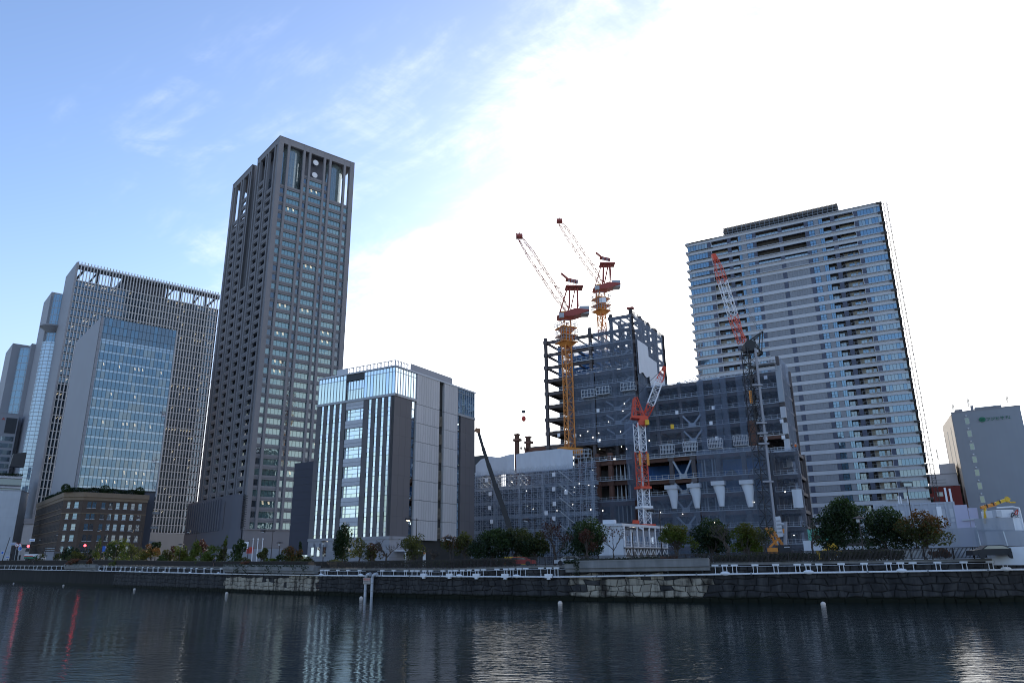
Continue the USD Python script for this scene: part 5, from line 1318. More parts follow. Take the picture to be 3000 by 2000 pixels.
# --- the front block
zF = [hz(FF, 2137, y) for y in (1326, 1393, 1442, 1495)]
sf = zF[1] - zF[2]; zF = [zF[0], zF[1], zF[2], zF[3], zF[3] - sf, zF[3] - 2 * sf]
uF = [hu(FF, x, 1342) for x in (1868, 1965, 2030, 2102, 2178, 2240)]
framework('F', FF, uF, zF, 17.0, 2, M['steel'], M['rust'], 0, 6, cw=1.0, col_tops=[zF[0] + .2] * 6)
uW = [hu(FF, 2250, 1400) + .5, hu(FF, 2330, 1400)]
framework('W', FF.shift(n=-6.0), uW, zF[:1] + zF[1:], 12.0, 1, M['steel'], M['steel'], 0, 6, col_tops=[zF[0] + .5] * 2)
for k in range(0, 6):
    part(site, 'guard_rail', rails(FF, uF[0], uF[-1], .4, zF[k]), M['galv'])
    part(site, 'guard_rail', rails(FF.shift(n=-6), uW[0], uW[-1], .4, zF[k]), M['galv'])
for k in range(0, 4): vbrace(FF, uF[1], uF[2], zF[k + 1], zF[k], -.1, M['steel_grey'])
for u in (uF[2] + 1.6, uF[2] + 2.3, uF[2] + 4.2, uF[2] + 4.9): part(site, 'riser', MB().box(FF, u - .14, u + .14, -2.2, -1.9, 3.4, zF[0] - 1), M['steel_grey'])
part(site, 'net', sheet(FF, uF[2] + 1.2, uF[5] + .6, 5.0, zF[0] + 1.0, .9, .4, 40, 26, 17), M['net'])
part(site, 'net', sheet(FF, uF[0] - .5, uF[2] + 1.0, 5.0, zF[2] + .3, .9, .4, 30, 18, 18), M['net'])
part(site, 'net', sheet(FF.shift(n=-6), uW[0] - .8, uW[1] + .8, 4.0, zF[0] + .8, .9, .35, 24, 26, 19), M['net_thin'])
part(site, 'blue_sheet', sheet(FF, uF[0], uF[2], zF[0] - 5.0, zF[0] - .9, -8.0, .5, 30, 10, 20, .8), M['tarp_blue'])
part(site, 'blue_sheet', sheet(FF, uF[3], uF[5], zF[0] - 4.6, zF[0] - .9, -5.0, .5, 30, 10, 21, 1.2), M['tarp_blue'])
part(site, 'blue_sheet', sheet(FF, uF[1], uF[2], zF[1] - 3.0, zF[1] - .9, -5.0, .4, 20, 8, 22, .6), M['tarp_blue'])
part(site, 'blue_sheet', sheet(FF, uF[3], uF[5], zF[1] - 3.2, zF[1] - .9, -4.0, .4, 20, 8, 23, .9), M['tarp_blue'])
for x, y0, y1 in ((1968, 1432, 1490), (2034, 1427, 1488), (2105, 1420, 1483), (2188, 1417, 1485)):
    u = hu(FF, x, y0, 1.3); zt, zb = hz(FF, x, y0, 1.3), hz(FF, x, y1, 1.3); b = MB()
    K = 12; rows = []
    for f_ in np.linspace(0, 1, 10):
        wv = 1.35 - .75 * f_ ** 1.2; an = np.arange(K) * 2 * np.pi / K
        rows.append(FF.T(np.stack([u + f_ * .35 + wv * np.cos(an) * (1 + .12 * np.sin(3 * an + f_ * 5)), 1.0 + wv * .8 * np.sin(an), zt + (zb - zt) * f_ + 0 * an], 1)))
    v = np.vstack(rows); f = [[i * K + j, i * K + (j + 1) % K, (i + 1) * K + (j + 1) % K, (i + 1) * K + j] for i in range(9) for j in range(K)]
    b.add(v, np.array(f)); w = part(site, 'white_hood', b, M['tarp_white'], smooth=60); part(w, 'hood_rim', MB().box(FF, u - 1.6, u + 1.6, 0, 2.3, zt - .1, zt + .9), M['white_dull'])
part(site, 'white_sheet', sheet(FF.shift(n=-6), hu(FF.shift(n=-6), 2324, 1450), hu(FF.shift(n=-6), 2353, 1450), hz(FF, 2335, 1483), hz(FF, 2325, 1428), 1.6, .4, 10, 14, 25), M['tarp_white'])
for x, y in ((1957, 1330), (2024, 1322), (2097, 1313), (2172, 1305)):
    part(site, 'cage', cage(FF, hu(FF, x, y), .2, hz(FF, x, y), 3.2, 2.4), M['white_dull'] if x > 2050 else M['yellow'] if False else M['galv'])
for x, y in ((1560 + 170, 1166), (1773, 1157), (1845, 1146)): part(site, 'cage', cage(FT, hu(FT, x, y), 1.0, hz(FT, x, y), 4.0, 2.2), M['galv'])
# --- rust brown bays in the recess between the two wings
FR = FF.shift(n=-8.0)
uR = [hu(FR, x, 1400) for x in (1700, 1752, 1790, 1858)]
zR = [hz(FR, 1800, y) for y in (1348, 1408)]; zR += [2 * zR[1] - zR[0] - 0.0, 3 * zR[1] - 2 * zR[0]]
framework('R', FR, uR, zR, 10.0, 1, M['rust'], M['rust'], 0, 4, cw=1.2, bh=1.2, col_tops=[zR[0] + 2.2] * 4)
for k in range(3): part(site, 'guard_rail', rails(FR, uR[0], uR[-1], .7, zR[k]), M['galv'])
for u in np.linspace(uR[2] + .9, uR[3] - .9, 5): part(site, 'riser', MB().box(FR, u - .12, u + .12, -2.4, -2.1, 3.4, zR[0] - 1), M['galv'])
part(site, 'net', sheet(FR, uR[1], uR[3] + .5, 4.0, zR[2] + .5, 2.0, .5, 24, 14, 27), M['net'])
part(site, 'net', sheet(FR, uR[3] - 1.5, uR[3] + 1.0, zR[2], hz(FR, 1850, 1235), 1.4, .5, 8, 30, 28), M['net'])
part(site, 'rear_sheet', MB().box(FR, uR[0] - 30, uR[3], -10.6, -10.4, 3.4, zR[0] + 1), M['deck'])
part(site, 'platform_deck', MB().box(FR, uR[0] - 3, uR[1] + 1, -6, .8, zR[0] + .8, zR[0] + 1.1), M['deck'])
part(site, 'cage', cage(FR, uR[0] + 1.2, 1.0, zR[0] + 1.2, 5.0, 2.4), M['galv'])
# --- the left wing behind its tube scaffold
uLb = [hu(FF, x, 1450) for x in (1400, 1462, 1523, 1585, 1640, 1690, 1735)]
FL = FF.shift(n=-3.0)
zL = [hz(FF, 1600, y) for y in (1385, 1412, 1456, 1500, 1545)]
framework('L', FL, [hu(FL, x, 1450) for x in (1330, 1450, 1520, 1590, 1660, 1735)], zL[1:], 14.0, 1, M['steel_grey'], M['steel_grey'], 0, 5, col_tops=[zL[0]] * 6)
part(site, 'rear_sheet', MB().box(FL, hu(FL, 1330, 1450), hu(FL, 1735, 1450), -14.6, -14.4, 3.4, zL[0] - 1), M['deck'])
sca = thing('scaffold', 'tube scaffold with walk boards across the low left wing of the site', 'scaffold')
nS = 1.2
u0, u1 = hu(FF, 1330, 1450, nS), hu(FF, 1748, 1450, nS)
ztop = lambda u: zL[0] + .6
lifts = np.arange(3.6, ztop(0) + 1.2, 1.78)
for n in (nS, nS - 1.1):
    for u in np.arange(u0, u1 + .1, 1.83):
        tall = u > u1 - 7
        part(sca, 'standard', MB().box(FF, u - .055, u + .055, n - .05, n + .05, 3.4, (ztop(u) + (2.6 if tall else .9))), M['galv'])
for z in lifts:
    part(sca, 'walk_board', MB().box(FF, u0, u1, nS - 1.05, nS - .1, z, z + .09), M['galv'])
    for h in (.55, 1.05): part(sca, 'ledger', MB().box(FF, u0, u1, nS + .05, nS + .11, z + h - .03, z + h + .03), M['galv'])
    cb = MB()
    for i, u in enumerate(np.arange(u0, u1 - 1.9, 1.83)):
        cb.bar(FF.p(u, nS - 1.1, z + .1), FF.p(u + 1.83, nS - 1.1, z + 1.7), .05); cb.bar(FF.p(u + 1.83, nS - 1.1, z + .1), FF.p(u, nS - 1.1, z + 1.7), .05)
    part(sca, 'cross_braces', cb, M['galv'], kind='stuff')
us = hu(FF, 1640, 1450, nS)
for i, z in enumerate(lifts[:-1]):
    if i % 2 == 0: part(sca, 'stair', MB().bar(FF.p(us, nS + .3, z + 3.3), FF.p(us + 4.2, nS + .3, z), .5, .12).bar(FF.p(us, nS + .3, z + 4.3), FF.p(us + 4.2, nS + .3, z + 1.0), .06), M['galv'])
part(sca, 'net', sheet(FF, u0, hu(FF, 1700, 1450, nS), 3.6, ztop(0), nS + .35, .12, 50, 16, 33), M['net_thin'])
part(sca, 'net', sheet(FF, hu(FF, 1700, 1450, nS), u1 + .4, 3.6, ztop(0) + 1.5, nS + .35, .12, 12, 16, 34), M['net_thin'])
for x, y in ((1425, 1406), (1436, 1446), (1434, 1487), (1440, 1527), (1622, 1389), (1622, 1432), (1624, 1475), (1622, 1518), (1600, 1502), (1658, 1441)):
    u, z = FF.hit(x, y, nS + .6); part(sca, 'notice', MB().box(FF, u - .5, u + .5, nS + .55, nS + .6, z - .55, z + .55), M['white_paint'])
hang = thing('white_sheet', 'long white sheet draped along the top of the tube scaffold', 'sheet')
FS2 = FF.shift(n=-.6)
def top_of(pts):
    uu, zz = zip(*[FS2.hit(x, y) for x, y in pts]); return lambda u: np.interp(u, uu, zz)
for k, (tp, bot) in enumerate((([(1396, 1362), (1412, 1346), (1440, 1337), (1463, 1340), (1490, 1333), (1509, 1329)], 1392), ([(1514, 1331), (1545, 1325), (1575, 1321), (1610, 1318), (1640, 1314), (1676, 1318)], 1381))):
    f = top_of(tp); ua, ub = hu(FS2, tp[0][0], 1360), hu(FS2, tp[-1][0] + (6 if k else 0), 1360)
    part(hang, 'cloth', sheet(FS2, ua, ub, hz(FS2, (tp[0][0] + tp[-1][0]) / 2, bot), 0, .5, .7, 70, 16, 40 + k, .25, ztop=f), M['tarp_white'])
part(hang, 'support_rail', MB().box(FS2, hu(FS2, 1396, 1370), hu(FS2, 1680, 1370), -.3, -.1, zL[0] - .2, zL[0] + .1), M['galv'])
part(site, 'wall', MB().box(FF, hu(FF, 1310, 1400, -8), hu(FF, 1412, 1400, -8), -20, -9, 3.4, hz(FF, 1400, 1333, -8)), M['frame_dark'])
# lamps burning inside
r = random.Random(17); lm = []
for x, y in ((1500, 1411), (1542, 1437), (1545, 1482), (1562, 1490), (1657, 1435), (1683, 1426), (1681, 1440), (1697, 1416), (1725, 1421), (1741, 1423), (1678, 1477), (1731, 1492), (1632, 1495), (1766, 1495)):
    lm.append((FF, x, y, 0.0))
for x, y in ((1722, 1263), (1737, 1280), (1754, 1268), (1757, 1288), (1757, 1315), (1737, 1281), (1818, 1264), (1821, 1308), (1836, 1314), (1829, 1182), (1783, 1235), (1870, 1283), (1825, 1203), (1700, 1275), (1737, 1376), (1860, 1376), (1902, 1290)): lm.append((FT, x, y, 1.2))
for x, y in ((2000, 1505), (2092, 1530), (1912, 1498), (2270, 1545), (2326, 1567), (2300, 1440), (1935, 1500), (2210, 1470)): lm.append((FF, x, y, 1.2))
for F, x, y, n in lm:
    u, z = F.hit(x, y, n); part(site, 'work_lamp', trimesh.creation.icosphere(1, .11).apply_translation(F.p(u, n, z)), M['lamp_white'])
for x0, x1, y in ((1946, 1972, 1304), (1983, 2001, 1301), (2012, 2030, 1298), (2042, 2061, 1295), (1930, 1938, 1307)):
    ua, z = FM.hit(x0, y, -2); ub, _ = FM.hit(x1, y, -2); part(site, 'tube_lamp', MB().box(FM, ua, ub, -2.1, -1.9, z - .12, z + .12), M['lamp_white'])
for F, x, y in ((FM, 2090, 1194), (FM, 2083, 1239), (FM, 2100, 1283), (FM, 1983, 1208), (FM, 2290, 1233), (FM, 2295, 1280), (FM, 2243, 1285), (FM, 2243, 1105), (FT, 1752, 1202), (FT, 1755, 1290), (FT, 1684, 1275), (FT, 1637, 1274)):
    u, z = F.hit(x, y, 1.0); part(site, 'notice', MB().box(F, u - .45, u + .45, 1.0, 1.05, z - .5, z + .5), M['white_paint'])

# ---------------------------------------------------------------- cranes
def lattice(t, name, p0, p1, w, bay, mat, side=None, taper0=1.0, taper1=1.0, chord=.16, lace=.09, bands=None):
    """A four-chord lattice boom or mast from p0 to p1; bands: (fraction, material) changes of paint."""
    p0, p1 = np.asarray(p0, float), np.asarray(p1, float); d = p1 - p0; L = np.linalg.norm(d); d = d / L
    s_ = np.cross(d, [0, 0, 1.]) if side is None else np.asarray(side, float)
    if np.linalg.norm(s_) < .1: s_ = np.array([1., 0, 0])
    s_ = s_ / np.linalg.norm(s_); q = np.cross(s_, d)
    n = max(2, int(round(L / bay)))
    def corner(i, k):
        f = i / n; ww = w * min(1.0, taper0 + (1 - taper0) * min(1, f * 5)) * min(1.0, taper1 + (1 - taper1) * min(1, (1 - f) * 5)) / 2
        a, b = ((-1, -1), (1, -1), (1, 1), (-1, 1))[k]; return p0 + d * L * f + s_ * a * ww + q * b * ww
    bands = bands or [(1.01, mat)]
    lo = 0
    for fr, m in bands:
        hi = min(n, int(round(n * fr)));
        if hi <= lo: continue
        for k in range(4):
            part(t, 'chord', MB().bar(corner(lo, k), corner(hi, k), chord), m) if abs(taper0 - 1) + abs(taper1 - 1) < .01 else part(t, 'chord', MB().tube([corner(i, k) for i in range(lo, hi + 1)], chord / 2, 4), m)
        for k in range(4):
            b = MB()
            for i in range(lo, hi):
                b.bar(corner(i, k), corner(i + 1, (k + 1) % 4), lace) if i % 2 else b.bar(corner(i, (k + 1) % 4), corner(i + 1, k), lace)
                b.bar(corner(i, k), corner(i, (k + 1) % 4), lace)
            part(t, 'lacing', b, m)
        lo = hi
def tower_crane(q, zdeck, zbase, k, label, glow):
    """A luffing tower crane; measured from the nearer one, K scales its pixels' place to this one."""
    t = thing('tower_crane', label, 'crane', None)
    Fc = Frame(q, 0.0, 1)
    ref = Frame(at_range(1663, 1100, 212.0)[:2], 0.0, 1); zr = ref.hit(1663, 940)[1]
    def P(x, y, n=0.0):
        u, z = ref.hit(x, y); return Fc.p(u, n, zdeck + (z - zr))
    O, Rd = M['crane_orange'], M['crane_red']
    th = rad(28); sd = np.array([math.cos(th), math.sin(th), 0])
    base, top = np.array([q[0], q[1], zbase]), np.array([q[0], q[1], P(1663, 940)[2]])
    lattice(t, 'mast', base, top, 2.1, 2.3, O, side=sd, chord=.34, lace=.17)
    fr = Frame(q, th, 1)
    for y in (1003, 984, 962):
        z = P(1663, y)[2]; w = 2.55
        part(t, 'collar', MB().box(fr, -w, w, -w, w, z - .25, z), O)
        part(t, 'collar_taper', MB().tube([[q[0], q[1], z - 1.4], [q[0], q[1], z - .25]], [1.6, 2.9], 4), O)
        rb = MB()
        for s_ in (-w, w):
            for v in np.linspace(-w, w, 6): rb.box(fr, s_ - .06, s_ + .06, v - .06, v + .06, z, z + 1.7); rb.box(fr, v - .06, v + .06, s_ - .06, s_ + .06, z, z + 1.7)
            for h in (.9, 1.7): rb.box(fr, s_ - .05, s_ + .05, -w, w, z + h - .05, z + h + .05); rb.box(fr, -w, w, s_ - .05, s_ + .05, z + h - .05, z + h + .05)
        part(t, 'collar_rail', rb, M['frame_grey'])
    part(t, 'slewing_ring', MB().cyl(q, 2.1, P(0, 950)[2], P(0, 936)[2], 20), O)
    dk = [P(x, y) for x, y in ((1631, 931), (1637, 934), (1680, 931), (1725, 916), (1724, 913), (1684, 909), (1660, 917))]
    part(t, 'machine_deck', MB().prism(Fc, [(p[0] - Fc.o[0], p[2]) for p in dk], -2.2, 2.2), Rd)
    hs = MB(); a_, b_ = P(1697, 913), P(1724, 902); hs.box(Fc, a_[0] - Fc.o[0], b_[0] - Fc.o[0], -1.8, 1.8, a_[2] - 1.2, b_[2] + .1); part(t, 'winch_house', hs, M['frame_grey'])
    a_, b_ = P(1637, 940), P(1650, 927); part(t, 'cabin', MB().box(Fc, a_[0] - Fc.o[0], b_[0] - Fc.o[0], 2.2, 3.6, a_[2], b_[2]), M['frame_grey'])
    for (x0, y0, x1, y1) in ((1637, 926, 1664, 838), (1667, 909, 1669, 841), (1672, 906, 1686, 841), (1693, 903, 1691, 847)):
        for n in (-1.5, 1.5): part(t, 'mast_leg', MB().tube([P(x0, y0, n), P(x1, y1, n * .7)], .2, 6), Rd)
    a_, b_ = P(1656, 845), P(1707, 838); part(t, 'head_deck', MB().box(Fc, a_[0] - Fc.o[0], b_[0] - Fc.o[0], -1.9, 1.9, a_[2], a_[2] + .4), Rd)
    hr = MB(); a_, b_ = P(1664, 838), P(1691, 824)
    for n in (-1.6, 1.6):
        for u in np.linspace(a_[0] - Fc.o[0], b_[0] - Fc.o[0], 7): hr.box(Fc, u - .06, u + .06, n - .06, n + .06, a_[2], b_[2])
    part(t, 'head_frame', hr, M['frame_grey'])
    a_, b_ = P(1657, 821), P(1693, 824); part(t, 'head_beam', MB().bar(P(1657, 818), P(1693, 826), 2.0, .5), Rd)
    part(t, 'luffing_link', MB().bar(P(1662, 816), P(1644, 801), .9, .45), Rd)
    # boom
    lattice(t, 'boom', P(1662, 908), P(1523, 697), 2.2, 2.5, Rd, side=(0, 1, 0), taper0=.5, taper1=.55, chord=.2, lace=.1)
    for n in (-.6, .6): part(t, 'pendant', MB().tube([P(1644, 801, n), P(1600, 775, n), P(1530, 692, n)], .035, 4), M['frame_dark'])
    a_, b_ = P(1512, 697), P(1531, 688); part(t, 'boom_head', MB().box(Fc, a_[0] - Fc.o[0], b_[0] - Fc.o[0], -1.0, 1.0, a_[2], b_[2]).bar(P(1514, 694), P(1513, 683), .3).bar(P(1522, 690), P(1521, 681), .35).bar(P(1529, 690), P(1529, 686), .3), Rd)
    part(t, 'boom_lamp', MB().bar(P(1625, 836), P(1640, 845), .12).bar(P(1640, 845), P(1634, 830), .12).bar(P(1632, 858), P(1648, 858), .12), Rd)
    return t, P
qc = at_range(1663, 1100, 212.0)[:2]; Frc = Frame(qc, 0.0, 1)
zd1 = Frc.hit(1663, 940)[1]
t1, P1 = tower_crane(qc, zd1, Frc.hit(1670, 1318)[1], 1, 'orange lattice tower crane standing in front of the steel frame', 0)
part(t1, 'base_frame', MB().box(Frame(qc, rad(28), 1), -3.4, 3.4, -1.6, 1.6, Frc.hit(1670, 1325)[1] - .6, Frc.hit(1670, 1312)[1]), M['orange'])
q2 = at_range(1764, 960, 246.0)[:2]; Fr2 = Frame(q2, 0.0, 1)
zd2 = Fr2.hit(1764, 858)[1]
t2, P2 = tower_crane(q2, zd2, Fr2.hit(1764, 1140)[1], 1, 'orange tower crane rising behind the steel frame, further back and right', 0)
_a = P2(1650, 984); part(t2, 'notice', MB().box(Fr2, _a[0] - Fr2.o[0], _a[0] - Fr2.o[0] + 2.4, 2.9, 3.0, _a[2] + .1, _a[2] + 1.9), M['white_paint'])
# the hook of the nearer crane
a_ = P1(1526, 697)
hk = part(t1, 'hoist_rope', MB().tube([a_, [a_[0], a_[1], Frc.hit(1526, 1206)[1]]], .022, 4), M['frame_dark'])
part(t1, 'hook_block', MB().cyl(a_, .55, Frc.hit(1526, 1209)[1], Frc.hit(1526, 1202)[1], 10), M['frame_dark'])
part(t1, 'hook_ball', trimesh.creation.icosphere(2, .62).apply_transform(np.diag([1, 1, 1.35, 1])).apply_translation([a_[0], a_[1], Frc.hit(1526, 1226)[1]]), M['red'], smooth=True)
part(t1, 'sling', MB().tube([[a_[0], a_[1], Frc.hit(1526, 1220)[1]], [a_[0], a_[1], Frc.hit(1526, 1247)[1]]], .05, 4).bar([a_[0] - .6, a_[1], Frc.hit(1526, 1247)[1]], [a_[0] + .6, a_[1], Frc.hit(1526, 1247)[1]], .12), M['frame_dark'])

def site_crane(label, R, mast, wid, paints, boom, bands, cat='crane'):
    pass
# red and white crane
t = thing('lattice_crane', 'red and white lattice crane before the nets, its jib raised to the right', 'crane')
qr = at_range(1882, 1400, 180.0)[:2]; Fr = Frame(qr, 0.0, 1)
PR = lambda x, y, n=0.0: Fr.p(*(lambda h: (h[0], n, h[1]))(Fr.hit(x, y)))
W_, RD = M['white_paint'], paint('signal_red_paint', (0.62, 0.07, 0.03), 0.45, 0.12, .8)
zb, zt = Fr.hit(1886, 1535)[1], Fr.hit(1880, 1240)[1]
sd = np.array([math.cos(rad(24)), math.sin(rad(24)), 0])
lattice(t, 'mast', [qr[0], qr[1], zb], [qr[0], qr[1], zt], 2.05, 1.7, W_, side=sd, chord=.2, lace=.1, bands=[(.36, W_), (.73, RD), (1.01, W_)])
part(t, 'mast_core', MB().cyl(qr, .28, zb, zt, 8), M['white_dull'])
part(t, 'base', MB().box(Frame(qr, rad(24), 1), -1.9, 1.9, -1.6, 1.6, zb - .9, zb), RD)
part(t, 'side_strut', MB().bar(PR(1853, 1528), PR(1872, 1528), .7, .8), RD)
for y0, y1 in ((1482, 1489), (1425, 1432)): part(t, 'climbing_collar', MB().box(Frame(qr, rad(24), 1), -1.5, 1.5, -1.5, 1.5, Fr.hit(1886, y1)[1], Fr.hit(1886, y0)[1]), W_ if y0 > 1450 else RD)
part(t, 'slewing_deck', MB().prism(Fr, [(p[0] - Fr.o[0], p[2]) for p in (PR(1865, 1247), PR(1868, 1238), PR(1872, 1228), PR(1848, 1226), PR(1848, 1220), PR(1886, 1219), PR(1896, 1222), PR(1896, 1248))], -1.4, 1.4), RD)
part(t, 'cab', MB().box(Fr, PR(1886, 1240)[0] - Fr.o[0], PR(1897, 1240)[0] - Fr.o[0], 1.3, 2.2, Fr.hit(1890, 1248)[1], Fr.hit(1890, 1234)[1]), M['yellow'])
for n in (-1.0, 1.0):
    for a, b in (((1851, 1222), (1856, 1166)), ((1862, 1222), (1858, 1166)), ((1858, 1168), (1865, 1166)), ((1865, 1166), (1886, 1222)), ((1860, 1206), (1880, 1208)), ((1860, 1188), (1873, 1189))): part(t, 'gantry_bar', MB().bar(PR(*a, n), PR(*b, n), .2), RD)
lattice(t, 'boom', PR(1893, 1220), PR(1945, 1080), 1.7, 1.6, W_, side=(0, 1, 0), taper0=.6, taper1=.35, chord=.16, lace=.08, bands=[(.26, RD), (.76, W_), (1.01, RD)])
part(t, 'boom_stay', MB().bar(PR(1880, 1214), PR(1896, 1192), .25).bar(PR(1884, 1218), PR(1905, 1190), .2), RD)
part(t, 'boom_head', MB().bar(PR(1943, 1085), PR(1947, 1074), .9, .9), RD)
for n in (-.5, .5): part(t, 'luffing_rope', MB().tube([PR(1861, 1166, n), PR(1900, 1120, n), PR(1944, 1078, n)], .03, 4), M['frame_dark'])
a = PR(1946, 1080); part(t, 'hoist_rope', MB().tube([a, [a[0] + .9, a[1], Fr.hit(1960, 1244)[1]]], .025, 4), M['frame_dark'])
part(t, 'hook_block', MB().box(Frame((a[0] + .9, a[1]), 0, 1), -.38, .38, -.25, .25, Fr.hit(1960, 1256)[1], Fr.hit(1960, 1243)[1]), M['yellow'])
bn = MB(); [bn.box(Fr, PR(x, 1348)[0] - Fr.o[0] - .3, PR(x, 1348)[0] - Fr.o[0] + .3, 1.6, 1.65, Fr.hit(x, 1365)[1], Fr.hit(x, 1330)[1]) for x in (1872, 1895)]; part(t, 'banner', bn, M['orange'])

# black mast with the red and white jib
t = thing('lattice_crane', 'black mast crane with a red and white jib leaning left across the apartment tower', 'crane')
qb = at_range(2222, 1300, 186.0)[:2]; Fb = Frame(qb, 0.0, 1)
PB = lambda x, y, n=0.0: Fb.p(*(lambda h: (h[0], n, h[1]))(Fb.hit(x, y)))
zt = Fb.hit(2196, 1020)[1]; K = M['black']
lattice(t, 'mast', [qb[0], qb[1], 3.4], [qb[0], qb[1], zt], 2.4, 2.2, K, side=np.array([math.cos(rad(20)), math.sin(rad(20)), 0]), chord=.2, lace=.11)
part(t, 'lift_guide', MB().box(Fb, 1.0, 1.5, 1.4, 1.8, 3.4, zt - .5), M['slab_grey'])
for y in (1130, 1240, 1270, 1300, 1410): part(t, 'guide_tie', MB().box(Fb, -.6, 1.9, 1.2, 2.1, Fb.hit(2220, y + 5)[1], Fb.hit(2220, y)[1]), M['slab_grey'])
part(t, 'slewing_frame', MB().prism(Fb, [(p[0] - Fb.o[0], p[2]) for p in (PB(2180, 1032), PB(2176, 1012), PB(2186, 998), PB(2208, 1005), PB(2212, 1030))], -1.3, 1.3), K)
for n in (-1.1, 1.1):
    for a, b in (((2185, 1005), (2230, 974)), ((2192, 1010), (2232, 976)), ((2200, 1010), (2228, 1036)), ((2212, 1012), (2226, 1038)), ((2230, 975), (2227, 1037)), ((2186, 1004), (2208, 1010)), ((2204, 992), (2210, 1010))): part(t, 'gantry_bar', MB().bar(PB(*a, n), PB(*b, n), .22), K)
part(t, 'winch', MB().cyl(PB(2196, 1008)[:2], 1.0, PB(2196, 1018)[2], PB(2196, 1004)[2], 12), K)
part(t, 'counterweight', MB().box(Fb, PB(2222, 1036)[0] - Fb.o[0], PB(2231, 1036)[0] - Fb.o[0], -1.2, 1.2, PB(2226, 1040)[2], PB(2226, 1033)[2]), K)
lattice(t, 'boom', PB(2172, 1005), PB(2093, 748), 1.9, 1.9, W_, side=(0, 1, 0), taper0=.7, taper1=.35, chord=.17, lace=.085, bands=[(.30, RD), (.70, W_), (1.01, RD)])
part(t, 'boom_head', MB().bar(PB(2095, 762), PB(2089, 745), 1.0, 1.0), RD)
for n in (-.5, .5): part(t, 'luffing_rope', MB().tube([PB(2230, 974, n), PB(2170, 880, n), PB(2098, 755, n)], .03, 4), K); part(t, 'back_stay', MB().tube([PB(2187, 1000, n), PB(2150, 930, n)], .1, 4), RD)
part(t, 'hoist_rope', MB().tube([PB(2090, 750), PB(2107, 1010)], .025, 4), K)
bn = MB().box(Fb, PB(2190, 1166)[0] - Fb.o[0], PB(2199, 1166)[0] - Fb.o[0], 1.5, 1.55, Fb.hit(2195, 1184)[1], Fb.hit(2195, 1148)[1])
bn = part(t, 'banner', bn, M['orange']); cm = MB()
for i in range(6):
    z = Fb.hit(2195, 1152 + i * 5.6)[1]; uc = PB(2194.5, 1166)[0] - Fb.o[0]
    cm.box(Fb, uc - .2, uc + .2, 1.55, 1.57, z - .06, z + .04); cm.box(Fb, uc - .05, uc + .05, 1.551, 1.571, z - .2, z + .14); cm.box(Fb, uc - .17, uc + .12, 1.552, 1.572, z - .2, z - .13)
part(bn, 'characters', cm, K)

# black telescopic jib of the mobile crane at the left
t = thing('mobile_crane_jib', 'black telescopic crane jib leaning up beside the end wall of the mid-rise', 'crane')
qj = at_range(1450, 1400, 168.0)[:2]; Fj = Frame(qj, 0.0, 1)
PJ = lambda x, y, n=0.0: Fj.p(*(lambda h: (h[0], n, h[1]))(Fj.hit(x, y)))
jb = [(1497, 1555), (1450, 1418), (1430, 1358), (1415, 1311), (1402, 1266)]
for i, w in enumerate((1.15, .95, .8, .65)): part(t, 'jib_section', MB().bar(PJ(*jb[i]), PJ(*jb[i + 1]), w, w), M['black'])
part(t, 'jib_head', MB().bar(PJ(1404, 1262), PJ(1392, 1258), .8, .9).bar(PJ(1403, 1268), PJ(1402, 1256), .7), paint('worn_brown', (0.25, 0.12, 0.06), .6))
part(t, 'carrier', MB().box(Fj, PJ(1470, 1560)[0] - Fj.o[0], PJ(1540, 1560)[0] - Fj.o[0], -1.3, 1.3, 3.9, 5.6), M['yellow'])
for u in (3, 5, 8): part(t, 'wheel', MB().tube([Fj.p(u, 1.0, 4.1), Fj.p(u, 1.5, 4.1)], .65, 14), M['black'])
# ---------------------------------------------------------------- trees and planting
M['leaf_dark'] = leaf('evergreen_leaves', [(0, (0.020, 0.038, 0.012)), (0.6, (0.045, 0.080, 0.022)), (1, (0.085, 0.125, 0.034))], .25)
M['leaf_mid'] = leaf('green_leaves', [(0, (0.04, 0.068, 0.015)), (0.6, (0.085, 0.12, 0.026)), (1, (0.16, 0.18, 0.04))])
M['leaf_yellow'] = leaf('yellowing_leaves', [(0, (0.11, 0.11, 0.018)), (0.5, (0.22, 0.17, 0.026)), (0.85, (0.32, 0.21, 0.032)), (1, (0.34, 0.14, 0.026))])
M['leaf_olive'] = leaf('olive_leaves', [(0, (0.075, 0.082, 0.022)), (0.6, (0.15, 0.135, 0.034)), (1, (0.25, 0.17, 0.038))])
M['leaf_lime'] = leaf('lime_leaves', [(0, (0.09, 0.12, 0.015)), (0.6, (0.19, 0.21, 0.026)), (1, (0.30, 0.27, 0.036))])
M['leaf_rust'] = leaf('rust_leaves', [(0, (0.07, 0.028, 0.018)), (0.6, (0.13, 0.055, 0.026)), (1, (0.20, 0.09, 0.035))])
M['leaf_orange'] = leaf('orange_leaves', [(0, (0.15, 0.07, 0.018)), (0.5, (0.24, 0.11, 0.022)), (1, (0.30, 0.16, 0.03))])
M['grass_dry'] = leaf('dry_grass', [(0, (0.16, 0.07, 0.04)), (1, (0.30, 0.14, 0.08))])


